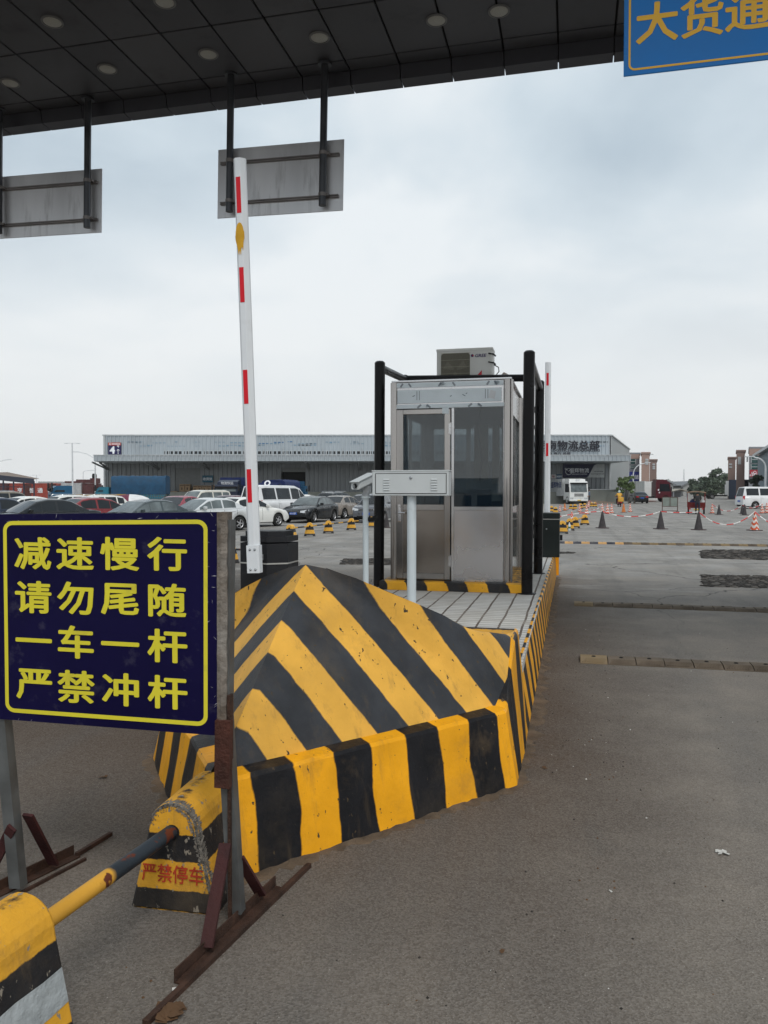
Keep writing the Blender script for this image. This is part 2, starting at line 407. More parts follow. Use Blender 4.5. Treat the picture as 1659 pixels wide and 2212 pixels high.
    c = _mixc(N, L, k5.outputs[0], c, (.035, .032, .03))
    # dried spots and gum
    vs_ = N.new('ShaderNodeTexVoronoi'); vs_.inputs['Scale'].default_value = 2.3; vs_.inputs['Randomness'].default_value = 1; L.new(wob, vs_.inputs['Vector'])
    c = _mixc(N, L, _ramp(N, L, vs_.outputs['Distance'], .055, .03), c, _mixc(N, L, .5, c, (.05, .04, .035)))
    # aggregate
    vo = N.new('ShaderNodeTexVoronoi'); vo.inputs['Scale'].default_value = 150; L.new(vec, vo.inputs['Vector'])
    sp = N.new('ShaderNodeSeparateColor'); L.new(vo.outputs['Color'], sp.inputs[0])
    c = _mixc(N, L, _ramp(N, L, sp.outputs[0], .0, 1.), _mixc(N, L, .2, c, (.0, .0, .0)), _mixc(N, L, .15, c, (.42, .40, .37)))
    g2 = _noise(N, L, vec, 85, 3, .6)
    c = _mixc(N, L, _ramp(N, L, g2, .60, .72), c, _mixc(N, L, .40, c, (.03, .03, .03)))
    g3 = _noise(N, L, vec, 130, 2, .5)
    c = _mixc(N, L, _ramp(N, L, g3, .70, .74), c, (.36, .34, .31))
    L.new(c, P.inputs['Base Color']); P.inputs['Roughness'].default_value = .88
    P.inputs['Specular IOR Level'].default_value = .3
    b = N.new('ShaderNodeBump'); b.inputs['Strength'].default_value = .55; b.inputs['Distance'].default_value = .006
    L.new(vo.outputs['Distance'], b.inputs['Height'])
    b2 = N.new('ShaderNodeBump'); b2.inputs['Strength'].default_value = .35; b2.inputs['Distance'].default_value = .02
    L.new(n3, b2.inputs['Height']); L.new(b.outputs[0], b2.inputs['Normal']); L.new(b2.outputs[0], P.inputs['Normal'])
    return m
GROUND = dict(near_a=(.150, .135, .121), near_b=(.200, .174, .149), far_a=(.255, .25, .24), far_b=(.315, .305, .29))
b = MB(); rings = [-60, -10, 0, 10, 30, 120, 600, 4200]
b.add([(-4200, -600, 0), (4200, -600, 0), (4200, 6500, 0), (-4200, 6500, 0)], [(0, 1, 2, 3)])
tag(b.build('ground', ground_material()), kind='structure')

# ================================================================ toll island
ISL_H = .40
isl = thing('toll_island', 'long raised paved island with a yellow and black striped pyramid nose', 'traffic island', (0, 0, 0), -TH)
N0 = Vector((-1.42, 2.85)); RC = Vector((-.275, 4.27)); LC = Vector((-2.42, 4.20)); FAR = 15.2; RV, LV = -.265, -2.46
MID = Vector((-1.38, 5.4)); UE = 5.14
# outer footprint of the nose (x = v, y = u): the exit side, then the yard side
def lerp(a, b, t): return a + (b - a) * t
def strip(a, b, n): return [lerp(a, b, i / n) for i in range(n + 1)]
right_out = strip(N0, RC, 18) + strip(RC, Vector((RV, UE)), 10)[1:]
left_out = strip(N0, LC, 18) + strip(LC, Vector((LV, UE)), 10)[1:]
LIP = .40
def toph(u): return LIP + (.0 if u < 4.36 else .30 * min(1, (u - 4.36) / .42))
NR = Vector((-.770, .638)); NL = Vector((.772, .635))          # inward normals of the two nose faces
def shrink(pts, side, d):                                       # the outline moved inward by d, mitred at nose and corner
    n = (NR if side == 0 else NL); sx = -1 if side == 0 else 1
    out = []
    for i, p in enumerate(pts):
        if i == 0: q = Vector((p.x, p.y + d / .637))
        elif i < 18: q = p + n * d
        else: q = Vector((p.x + sx * d, max(p.y, 4.27 + d * .45)))
        out.append(q)
    return out
kb = MB()
def arc(pts):
    s = [0.0]
    for i in range(1, len(pts)): s.append(s[-1] + (pts[i] - pts[i - 1]).length)
    return s
def sideoff(pts, side, d_face, d_side):
    A, B = shrink(pts, side, d_face), shrink(pts, side, d_side)
    return [A[i] if i < 18 else (lerp(A[i], B[i], min(1, (i - 18) / 3))) for i in range(len(pts))]
for side, pts in ((0, right_out), (1, left_out)):
    s = arc(pts); sR = s[18]; gg = [(x - sR) / .212 + 8.42 for x in s]
    tilt_p, top_p, ins_p = sideoff(pts, side, .068, .062), sideoff(pts, side, .080, .072), sideoff(pts, side, .158, .085)
    j = lambda a: random.uniform(-a, a)
    mid_p = [lerp(p, q, .5) for p, q in zip(pts, tilt_p)]
    bot = [(p.x, p.y, -.02) for p in pts]
    foot = [(p.x + j(.004), p.y + j(.004), .0) for p in pts]
    mid = [(p.x + j(.004), p.y + j(.004), toph(p.y) * .5) for p in mid_p]
    tilt = [(p.x + j(.004), p.y + j(.004), toph(p.y) - .016 + j(.003)) for p in tilt_p]
    top = [(p.x + j(.003), p.y + j(.003), toph(p.y) + j(.0025)) for p in top_p]
    ins = [(p.x, p.y, toph(p.y) + .010) for p in ins_p]
    rows = [bot, foot, mid, tilt, top, ins]; G = [[g + (.1 * j(1) if k == 2 else 0) for g in gg] for k in range(6)]
    kb.grid(rows if side == 0 else [r[::-1] for r in rows], G if side == 0 else [r[::-1] for r in G])
    # long straight side of the island, leaning in towards the top
    x = RV if side == 0 else LV; o = -1 if side == 0 else 1
    n = 60
    ys = [UE + (FAR - UE) * i / n for i in range(n + 1)]
    g2 = [gg[-1] + (y - UE) / .21 for y in ys]
    lean = [.07 * (1 - .6 * (y - UE) / (FAR - UE)) for y in ys]
    w_ = [.004 * math.sin(y * 2.1) + random.uniform(-.0015, .0015) for y in ys]
    a = [(x, y, -.02) for y in ys]; c = [(x + o * l + w, y, ISL_H - .012) for y, l, w in zip(ys, lean, w_)]; d = [(x + o * (l + .012) + w, y, ISL_H) for y, l, w in zip(ys, lean, w_)]; e = [(x + o * (l + .03), y, ISL_H) for y, l in zip(ys, lean)]
    m1 = [(x + o * l * .5 + w, y, ISL_H * .5) for y, l, w in zip(ys, lean, w_)]
    rr = [a, m1, c, d, e]
    kb.grid(rr if side == 0 else [r[::-1] for r in rr], [g2] * 5 if side == 0 else [g2[::-1]] * 5)
kb.box(LV - .04, FAR, -.02, RV + .04, FAR + .12, ISL_H, g=lambda x, y, z: 30 + x / .2)
kb.build('kerb', m_hazcurb, isl)
# the nose: a ruled hump between the lip and the ridge, mirrored
AP = Vector((-1.37, 3.98, 1.225)); RID0 = Vector((-1.42, 3.07, .505))
def hump(side):
    out = (right_out if side == 0 else left_out)
    ip = sideoff(out, side, .152, .080)
    lip = [Vector((p.x, p.y, toph(p.y) + .006)) for p in ip]
    sgn = 1 if side == 0 else -1
    back = [AP, Vector((-1.38 + sgn * .33, 4.08, 1.10)), Vector((-1.38 + sgn * .66, 4.28, .93)), Vector((-1.38 + sgn * .84, 4.50, .79)), Vector((-1.38 + sgn * .93, 4.76, .71)), Vector((-1.38 + sgn * 1.03, 4.80, .705))]
    top = []
    n = len(lip)
    for i in range(n):
        t = i / (n - 1)
        if t < .62: top.append(lerp(RID0, AP, t / .62))
        else:
            k = (t - .62) / .38 * (len(back) - 1); j = min(int(k), len(back) - 2); top.append(lerp(back[j], back[j + 1], k - j))
    rows = []; K = 14
    for j in range(K + 1):
        t = j / K; r = []
        for i, (a, c) in enumerate(zip(lip, top)):
            p = a.lerp(c, t)
            p = p + Vector((0, 0, (.03 if i < 20 else .012) * math.sin(math.pi * t) * min(1, i / 4)))
            p += Vector((0, 0, .004 * math.sin(13 * p.x + 7 * p.y)))
            r.append(p)
        rows.append(r)
    return rows, top
def gval(p): return 2.69 * (p.z - .63) + 4.23 * (p.y - 3.166) + 2.61 * abs(p.x + 1.38) + .08
nb = MB(); backs = []
for side in (0, 1):
    rows, top = hump(side)
    gg = [[gval(p) for p in r] for r in rows]
    if side: rows = [r[::-1] for r in rows]; gg = [r[::-1] for r in gg]
    nb.grid(rows, gg, smooth=True)
    tp = [p for p in top if p.y >= AP.y - .01]; 
    lo = [Vector((p.x, 5.10, ISL_H - .01)) for p in tp]; gb = [[gval(p) for p in tp]] * 2
    q = [tp, lo] if side else [tp[::-1], lo[::-1]]
    nb.grid(q, gb)
nose = nb.build('nose_hump', m_haz, isl)
for sgn, xo in ((1, RV), (-1, LV)):
    sb = MB(); xa, xb = sorted((xo - sgn * .074, xo - sgn * .45))
    sb.box(xa, 4.79, .1, xb, UE - .004, .708, g=lambda x, y, z: .2 + (y - 4.79) * 1.9 + z * .4)
    sb.build('end_block', m_hazdirty, isl, bevel=.012)
def paver_material():
    m, nt, N, L, P = _nodes('pavers')
    tc = N.new('ShaderNodeTexCoord'); vec = tc.outputs['Object']
    nz = N.new('ShaderNodeTexNoise'); nz.inputs['Scale'].default_value = 2.2; L.new(vec, nz.inputs['Vector'])
    dist = _mixc(N, L, .02, vec, nz.outputs['Color'])
    br = N.new('ShaderNodeTexBrick'); br.offset = .0; br.inputs['Scale'].default_value = 1
    br.inputs['Brick Width'].default_value = .198; br.inputs['Row Height'].default_value = .105; br.inputs['Mortar Size'].default_value = .008
    br.inputs['Mortar Smooth'].default_value = .2
    br.inputs['Color1'].default_value = (.47, .46, .44, 1); br.inputs['Color2'].default_value = (.56, .55, .52, 1); br.inputs['Mortar'].default_value = (.11, .085, .065, 1)
    L.new(dist, br.inputs['Vector'])
    w = N.new('ShaderNodeTexBrick'); w.offset = 0; w.inputs['Brick Width'].default_value = .198; w.inputs['Row Height'].default_value = 50; w.inputs['Scale'].default_value = 1
    w.inputs['Mortar Size'].default_value = .0105; w.inputs['Color1'].default_value = w.inputs['Color2'].default_value = (0, 0, 0, 1); w.inputs['Mortar'].default_value = (1, 1, 1, 1)
    L.new(dist, w.inputs['Vector'])
    c = _mixc(N, L, w.outputs['Color'], br.outputs['Color'], (.095, .07, .055))
    d = _ramp(N, L, _noise(N, L, vec, 1.7, 6, .65), .5, .8)
    c = _mixc(N, L, d, c, (.33, .30, .26))
    L.new(c, P.inputs['Base Color']); P.inputs['Roughness'].default_value = .85
    b = N.new('ShaderNodeBump'); b.inputs['Strength'].default_value = .6; b.inputs['Distance'].default_value = .01; b.invert = True
    L.new(br.outputs['Fac'], b.inputs['Height']); L.new(b.outputs[0], P.inputs['Normal'])
    return m
pv = MB(); pv.box(LV + .08, 5.0, .2, RV - .06, FAR, ISL_H - .003)
pv.build('paving', paver_material(), isl)

# ================================================================ canopy over the lanes
SOF = 6.6
cu = thing('toll_canopy', 'dark grey panelled canopy roof over the toll lanes with round downlights', 'canopy', (0, 0, 0), -TH)
m_soffit = mat('soffit_panel', (.078, .080, .090), .5, .3, var=.1, scale=.6, dirt=.3, dirtcol=(.04, .04, .042), island=.10)
m_seam = mat('soffit_joint', (.012, .012, .012), .9)
m_fascia = mat('canopy_fascia', (.055, .055, .064), .4, .5, var=.1)
u_row1 = vu(gp(405, 175, SOF))[1]; u_row2 = vu(gp(405, 63, SOF))[1]; v_joint = vu(gp(491, 234, SOF))[0]
u_edge = vu(gp(829, 195, SOF - .16))[1]; DU = u_row1 - u_row2; DV = .605
U_BACK = u_row1 - DU * 4; V0, V1 = v_joint - DV * 30, v_joint + DV * 30
u_lip = u_edge - .22
sp_ = MB()
gap = .011
rows_u = [(u_row1, u_lip)] + [(u_row1 - DU * (k + 1), u_row1 - DU * k) for k in range(4)]
for (a, c) in rows_u:
    for k in range(60):
        x = V0 + DV * k
        if x > 14 or x + DV < -16: continue
        dz = random.uniform(-.002, .002)
        sp_.bevbox(x + gap, a + gap, SOF + dz, x + DV - gap, c - gap, SOF + .03 + dz, .004)
sp_.build('soffit', m_soffit, cu)
ms = MB(); ms.box(V0, U_BACK, SOF + .031, V1, u_lip, SOF + .05); ms.build('joint_backing', m_seam, cu)
fb = MB()
for k in range(60):
    x = V0 + DV * k
    fb.prism([(u_lip + .0, SOF + .0), (u_lip + .03, SOF - .15), (u_edge, SOF - .16), (u_edge, SOF + .75), (u_lip, SOF + .75)], x + .006, x + DV - .006, 'x')
fb.build('fascia', m_fascia, cu)
fk = MB(); fk.box(V0, u_lip + .06, SOF - .11, V1, u_edge - .05, SOF + .7); fk.build('fascia_core', m_seam, cu)
rb = MB(); rb.box(V0, U_BACK, SOF + .06, V1, u_lip - .01, SOF + .7); rb.build('roof_slab', m_fascia, cu)
m_lens = mat('downlight_lens', (.42, .42, .38), .4, var=.2, scale=120)
m_ring = mat('downlight_ring', (.16, .16, .16), .4)
for (x, y) in ((22, 180), (232, 150), (450, 118), (690, 82), (943, 45), (1078, 25), (113, 48), (356, 5)):
    v, u, _ = vu(gp(x, y, SOF - .01))
    d = MB(); d.lathe([(.0, -.012), (.085, -.012), (.092, -.006)], 24, (v, u, SOF - .004)).m(1).lathe([(.092, -.006), (.1, -.012), (.113, -.010), (.115, .004)], 24, (v, u, SOF - .004))
    d.build('downlight', [m_lens, m_ring], cu)

# ================================================================ hanging lane signs
m_pole = mat('dark_steel_tube', (.085, .09, .10), .38, .6, var=.25)
m_rail = mat('strut_channel', (.24, .225, .22), .5, .5, var=.25)
m_signback = mat('aluminium_sheet', (.62, .63, .65), .34, .6, var=.16, scale=.7, stretch=(3, 3, .4), dirt=.15, dirtcol=(.14, .14, .15))
m_signblue = mat('sign_blue', (.012, .185, .55), .35, var=.04)
m_signyel = mat('sign_amber', (.88, .50, .06), .45, var=.04)
def lane_sign(label, pole_px, zbot_panel, height, width, off, front=False, lean=0.0):
    """pole_px: pixels where the two tubes meet the soffit"""
    ps = [vu(gp(x, y, SOF)) for x, y in pole_px]
    u0 = (ps[0][1] + ps[1][1]) / 2; vc = (ps[0][0] + ps[1][0]) / 2
    t = thing('lane_sign', label, 'lane sign', W(vc, u0, SOF), -TH, 'signs hung under the canopy')
    t.rotation_euler = (0, R(lean), -TH)
    zb = zbot_panel - SOF
    hv = abs(ps[1][0] - ps[0][0]) / 2
    for sx in (-1, 1):
        p = MB(); p.tube([(sx * hv, 0, -.002), (sx * hv, 0, zb + .04)], .043, 14)
        p.tube([(sx * hv, 0, -.03), (sx * hv, 0, -.002)], .08, 14)
        p.build('pole', m_pole, t)
    pn = MB(); pn.bevbox(off - width / 2, .085, zb, off + width / 2, .1, zb + height, .003)
    pn.build('panel', m_signblue if front else m_signback, t)
    for k in (.2, .78):
        r = MB(); z = zb + height * k
        r.box(off - width / 2 + .05, .045, z - .016, off + width / 2 - .05, .084, z - .004); r.box(off - width / 2 + .05, .045, z + .004, off + width / 2 - .05, .084, z + .016)
        r.box(off - width / 2 + .05, .06, z - .004, off + width / 2 - .05, .083, z + .004)
        for sx in (-1, 1):
            r.tube([(sx * hv, 0, z - .02), (sx * hv, 0, z + .02)], .049, 14); r.box(sx * hv + .045, -.01, z - .012, sx * hv + .075, .05, z + .012)
        r.build('rail', m_rail, t)
    return t, zb, u0, vc
ps = [vu(gp(x, y, SOF)) for x, y in ((500, 161), (701, 132))]
us = (ps[0][1] + ps[1][1]) / 2
pl = vu(on_u(475, 400, us + .09)); pr = vu(on_u(747, 375, us + .09)); zt = on_u(610, 312, us + .09).z; zb_ = on_u(610, 463, us + .09).z
vc = (ps[0][0] + ps[1][0]) / 2
lane_sign('bare metal back of a lane sign, behind the raised white barrier arm', ((500, 161), (701, 132)), zb_, zt - zb_, pr[0] - pl[0], (pr[0] + pl[0]) / 2 - vc, lean=1.2)
ps1 = [vu(gp(x, y, SOF)) for x, y in ((0, 236), (189, 209))]; us1 = (ps1[0][1] + ps1[1][1]) / 2
r1 = vu(on_u(224, 428, us1 + .09))[0]; w1 = pr[0] - pl[0]
zt1 = on_u(120, 372, us1 + .09).z; zb1 = on_u(120, 508, us1 + .09).z
lane_sign('bare metal back of a lane sign high above the shed and containers', ((0, 236), (189, 209)), zb1, zt1 - zb1, w1, r1 - w1 / 2 - (ps1[0][0] + ps1[1][0]) / 2, lean=1.2)
# the blue one faces us, on its own pair of tubes nearer by
v_, u_, _ = vu(gp(1347, 165, 4.84))
BW, BH = 1.62, .80
sg = thing('lane_sign', 'blue lane sign with amber characters facing the road, cut by the frame', 'lane sign', W(v_ + BW / 2, u_, SOF), -TH, 'signs hung under the canopy')
for sx in (-1, 1):
    p = MB(); p.tube([(sx * .5, .06, -.002), (sx * .5, .06, 4.9 - SOF)], .043, 14); p.build('pole', m_pole, sg)
zb = 4.84 - SOF
p = MB(); p.bevbox(-BW / 2, 0, zb, BW / 2, .014, zb + BH, .003); p.build('panel', m_signblue, sg)
fr = MB(); i, w = .035, .016
def round_frame(mb, x0, z0, x1, z1, r, w, y, n=6):
    def loop(x0, z0, x1, z1, r):
        pts = []
        for cx, cz, a0 in ((x1 - r, z1 - r, 0), (x0 + r, z1 - r, 90), (x0 + r, z0 + r, 180), (x1 - r, z0 + r, 270)):
            for k in range(n + 1):
                a = R(a0 + 90 * k / n); pts.append((cx + r * math.cos(a), y, cz + r * math.sin(a)))
        return pts
    mb.grid([loop(x0 + w, z0 + w, x1 - w, z1 - w, max(.001, r - w)), loop(x0, z0, x1, z1, r)], close=True)
round_frame(fr, -BW / 2 + i, zb + i, BW / 2 - i, zb + BH - i, .05, w, -.002); fr.build('border', m_signyel, sg)
tx = MB()
for k, ch in enumerate('大货通道'):
    text_mb(tx, ch, .325, (-BW / 2 + .245 + k * .325, 0, zb + .385), (1, 0, 0), (0, 0, 1), bold=.024)
tx.build('lettering', m_signyel, sg)
for k in (.25, .75):
    r = MB(); r.box(-BW / 2 + .05, .015, zb + BH * k - .015, BW / 2 - .05, .05, zb + BH * k + .015); r.build('rail', m_pole, sg)

# ================================================================ guard frame round the booth
gf = thing('guard_frame', 'black steel tube guard frame standing round the booth', 'guard frame', (0, 0, 0), -TH)
FL = vu(gp(813, 1264, ISL_H)); FR = vu(gp(1138, 1282, ISL_H)); RR = vu(gp(1162, 1241, ISL_H))
FLp = (-2.36, 9.62); FRp = (FR[0] + .0, FR[1]); RRp = (FR[0] + .03, 11.62); RLp = (FLp[0] + .02, 11.05)
POST_R = .066
ztops = {'fl': 3.2, 'fr': 3.2, 'rr': 3.17, 'rl': 3.23}
for key, (x, y) in (('fl', FLp), ('fr', FRp), ('rr', RRp), ('rl', RLp)):
    z = ztops[key]; r = POST_R if key != 'rl' else .05
    p = MB(); p.tube([(x, y, ISL_H - .002), (x + .015, y, z)], r, 20); p.lathe([(r, z), (r * .7, z + .02), (.001, z + .028)], 20, (x + .015, y, 0))
    p.lathe([(.11, ISL_H - .002), (.11, ISL_H + .006), (r, ISL_H + .008)], 20, (x, y, 0))
    p.build('post', m_black, gf)
for a, c in (((FLp[0] + .015, FLp[1], 3.14), (RLp[0] + .015, RLp[1], 3.19)), ((FRp[0] + .015, FRp[1], 3.13), (RRp[0] + .015, RRp[1], 3.08)), ((RLp[0], 11.05, 3.195), (RRp[0] - .0, 11.05, 3.15))):
    p = MB(); p.tube([a, c], .05, 18); p.build('rail', m_black, gf)
cz = MB()
for k in range(3): cz.tube([(RRp[0] - .02 - .05 * math.sin(q * .7 + k), RRp[1] - .2 - .02 * k, 2.9 - .18 * q) for q in range(12)], .006, 5)
cz.tube([(RRp[0] - .01 + .08 * math.cos(q), RRp[1] + .0 + .08 * math.sin(q), 1.62 + .015 * math.sin(2 * q)) for q in [i * .45 for i in range(15)]], .008, 5)
cz.build('tied_cable', m_rubber, gf)

# ================================================================ booth
BX, BY = -2.17, 9.42; BWD, BDP, BZ, BHT = 1.49, 2.05, .5, 2.42
bt = thing('toll_booth', 'stainless steel toll booth with dark windows and a half glazed door', 'toll booth', W(BX, BY, BZ), -TH)
pb = MB(); pb.bevbox(-.1, -.14, ISL_H - BZ - .004, BWD + .12, BDP + .1, .0, .012)
o = pb.build('plinth', stripes('plinth_paint', (.72, .36, .03), (.025, .025, .026), wobble=.12, wscale=12, chip=.5, chipscale=30, rough=.6, dirt=.4), bt)
a = o.data.attributes.new('stripe', 'FLOAT', 'POINT')
pb2 = MB()                                    # the painted band itself, cut finely so that the stripes follow its length
xs = [-.1 + (BWD + .22) * k / 24 for k in range(25)]
gs = [.0 + (x + .1) / .245 + .55 for x in xs]
o.data.attributes.remove(a)
pb2.grid([[(x, -.1425, ISL_H - BZ) for x in xs], [(x, -.1425, -.012) for x in xs], [(x, -.13, .0025) for x in xs], [(x, .03, .0025) for x in xs]], [[g + 1 + .1 * k for g in gs] for k in range(4)])
pb2.build('plinth_stripes', MATS['plinth_paint'], bt)
# corner posts
for (x, y) in ((.045, .045), (BWD - .06, .06), (.045, BDP - .045), (BWD - .06, BDP - .06)):
    r = .045 if x < .5 else .06
    p = MB(); p.cyl(x, y, .0, BHT, r, 24); p.build('corner_post', m_steel, bt)
m_film = mat('protective_film', (.74, .81, .85), .4, var=.07, scale=3)
m_filmgrey = mat('film_print', (.27, .30, .33), .5); m_ink = mat('film_ink', (.05, .10, .14), .5)
X0, X1 = .07, BWD - .105
fz = MB(); fz.box(X0, .03, 2.10, X1, .1, BHT - .004); fz.build('head_frame', m_steel2, bt)
fp = MB(); fp.box(X0 + .01, .018, 2.355, X1 - .01, .029, BHT - .01); fp.box(X0 + .02, .014, 2.165, X1 - .03, .029, 2.325); fp.box(X0, .016, 2.102, X1, .029, 2.148)
fp.m(1)
for x, s in ((.13, 1), (.26, -1), (.60, 1), (.80, -1), (1.18, 1), (1.30, -1)):
    fp.bar((x, .0135, 2.362), (x + s * .03, .0135, 2.405), .02, .0012, up=(0, 1, 0))
for x, s in ((.34, 1), (.50, -1), (.96, 1), (1.12, -1)):
    fp.bar((x, .0155, 2.106), (x + s * .045, .0155, 2.145), .022, .0012, up=(0, 1, 0))
for x in (.33, .36, 1.16, 1.19): fp.box(x, .0125, 2.2, x + .008, .0135, 2.31)
fp.m(2)
for x, z, l, t in ((.28, 2.245, .03, .012), (.74, 2.235, .02, .01), (.89, 2.255, .035, -.02), (.93, 2.262, .018, .01)):
    fp.bar((x, .012, z), (x + l, .012, z + t), .003, .007)
for k in range(5): fp.box(.62, .0125, 2.372 + k * .008, .66 + (k % 3) * .012, .0135, 2.375 + k * .008); fp.box(1.27, .0125, 2.368 + k * .008, 1.32 + (k % 2) * .012, .0135, 2.371 + k * .008)
for k in range(4): fp.box(.445, .0125, 2.112 + k * .007, .47 + (k % 2) * .01, .0135, 2.1145 + k * .007); fp.box(1.07, .0125, 2.112 + k * .007, 1.1, .0135, 2.1145 + k * .007)
fp.build('film_strip', [m_film, m_filmgrey, m_ink], bt)
fs_ = MB(); fs_.add([(1.2, .011, 2.21), (1.275, .011, 2.19), (1.29, .011, 2.28), (1.225, .011, 2.30)], [(0, 1, 2, 3)]); fs_.build('sticker', mat('sticker_paper', (.7, .72, .74), .6), bt)
m_glass = glass('tinted_glass', (.022, .04, .055), .60, .02, 2.2)
m_clear = glass('clear_glass', (.02, .025, .028), .8, .03)
m_rub = mat('seal_rubber', (.015, .015, .015), .7)
# door
dr = MB(); DX0, DX1 = .075, .745
for x0, x1, z0, z1 in ((DX0, DX0 + .085, .02, 2.09), (DX1 - .075, DX1, .02, 2.09), (DX0 + .085, DX1 - .075, 2.03, 2.09), (DX0 + .085, DX1 - .075, .86, .935), (DX0 + .085, DX1 - .075, .02, .095)):
    dr.bevbox(x0, .02, z0, x1, .06, z1, .004)
dr.m(1); dr.box(DX0 + .085, .036, .095, DX1 - .075, .05, .86)
door = dr.build('door', [m_steel, mat('door_sheet', (.30, .27, .245), .2, .97, var=.14, scale=1.0, dirt=.3, dirtcol=(.17, .135, .11), dscale=.9)], bt)
g_ = MB(); g_.box(DX0 + .085, .038, .935, DX1 - .075, .044, 2.03); g_.build('door_glass', m_glass, door)
h_ = MB(); h_.bevbox(.1, .008, .72, .135, .02, .9, .004); h_.tube([(.117, .008, .83), (.117, -.035, .83), (.2, -.04, .83)], .01, 8); h_.cyl(.117, .012, .9, .93, .022, 12); h_.build('handle', mat('chrome', (.7, .7, .72), .15, 1.), door)
for z in (.25, 1.85):
    p = MB(); p.cyl(DX1 + .005, .012, z - .07, z + .07, .008, 8); p.box(DX1 - .02, .014, z - .06, DX1 + .015, .019, z + .06); p.build('hinge', m_steel2, door)
cp = MB(); cp.box(DX1 - .1, .012, 2.03, DX1 - .02, .019, 2.1); cp.build('film_patch', m_film, door)
# fixed window beside the door and the sheet below it
wx0, wx1 = .79, BWD - .115
fw = MB()
for x0, x1, z0, z1 in ((.755, wx0, .0, 2.10), (wx0, wx1, .86, .91), (wx1, wx1 + .03, 0, 2.1), (wx0, wx1, .0, .035)): fw.bevbox(x0, .025, z0, x1, .07, z1, .003)
fw.build('window_frame', m_steel2, bt)
lp = MB(); lp.box(wx0, .036, .035, wx1, .05, .86); lp.build('lower_panel', mat('panel_sheet', (.52, .51, .52), .25, .93, var=.07, scale=1.0), bt)
g_ = MB(); g_.box(wx0, .04, .91, wx1, .046, 2.10); g_.build('window_pane', m_glass, bt)
# side walls, back wall, roof, floor
for nm, x in (('side_wall', BWD - .085), ('side_wall', .03)):
    sw = MB(); a0, a1 = .1, BDP - .1
    sw.box(x, a0, .0, x + .04, a1, .9); sw.box(x, a0, 2.06, x + .04, a1, BHT - .004)
    for y in (a0, (a0 + a1) / 2 - .02, a1 - .04): sw.box(x + .001, y, .9, x + .039, y + .04, 2.06)
    w_ = sw.build(nm, m_steel, bt)
    g_ = MB(); g_.box(x + .017, a0 + .04, .9, x + .022, (a0 + a1) / 2 - .02, 2.06); g_.box(x + .017, (a0 + a1) / 2 + .02, .9, x + .022, a1 - .04, 2.06); g_.build('side_window', m_clear, w_)
bw = MB(); y = BDP - .05
bw.box(.09, y, 0, BWD - .12, y + .04, .95); bw.box(.09, y, 2.0, BWD - .12, y + .04, BHT - .004); bw.box(.09, y, .95, .2, y + .04, 2.0); bw.box(BWD - .3, y, .95, BWD - .12, y + .04, 2.0); bw.box(.68, y, .95, .74, y + .04, 2.0)
w_ = bw.build('back_wall', m_steel, bt)
g_ = MB(); g_.box(.2, y + .015, .95, .68, y + .02, 2.0); g_.box(.74, y + .015, .95, BWD - .3, y + .02, 2.0); g_.build('back_window', m_clear, w_)
rf = MB(); rf.bevbox(.015, .015, BHT, BWD - .015, BDP - .015, BHT + .025, .006); rf.build('roof', m_steel2, bt)
fl = MB(); fl.box(.06, .06, .001, BWD - .06, BDP - .06, .02); fl.build('floor', mat('booth_floor', (.10, .09, .08), .8), bt)
ds = MB(); ds.bevbox(.1, BDP - .62, .74, BWD - .2, BDP - .12, .78, .006); ds.box(.12, BDP - .6, .02, .16, BDP - .14, .74); ds.box(BWD - .3, BDP - .6, .02, BWD - .26, BDP - .14, .74)
ds.build('desk', mat('booth_desk', (.03, .055, .085), .6, var=.3), bt)
it = MB(); it.bevbox(.35, BDP - .5, .785, .75, BDP - .3, 1.08, .01); it.build('monitor', mat('monitor_grey', (.05, .05, .055), .5), bt)
it = MB(); it.bevbox(.85, BDP - .56, .785, 1.15, BDP - .25, .83, .004); it.bevbox(.88, BDP - .54, .832, 1.12, BDP - .28, .86, .004); it.build('papers', mat('paper_stack', (.55, .53, .48), .8), bt)
it = MB(); it.bevbox(.82, .62, .46, 1.2, 1.0, .53, .02); it.bevbox(.84, .60, .56, 1.18, .65, 1.12, .02); it.cyl(1.01, .8, .03, .46, .03, 10); it.build('chair', mat('chair_blue', (.02, .035, .07), .7), bt)
it = MB(); it.bevbox(.2, .5, 2.36, 1.2, .62, 2.40, .005); it.build('ceiling_tube', mat('tube_white', (.6, .62, .62), .4), bt)
m_refl = mat('booth_reflection_beige', (.34, .31, .24), .8, var=.15)  # beige strips added inside the booth in place of a reflection on the glass
pk = MB(); pk.box(.80, BDP - .1, 1.25, 1.0, BDP - .06, 2.05); pk.build('reflection_strip', m_refl, bt)
pk = MB(); pk.box(1.06, BDP - .1, 1.2, 1.16, BDP - .06, 2.05); pk.build('reflection_strip', m_refl, bt)
pk = MB(); pk.tube([(1.1, .4, 2.3), (1.0, .6, 1.9), (1.05, .7, 1.5), (1.02, .7, 1.2)], .01, 6); pk.build('hanging_wire', m_rub, bt)

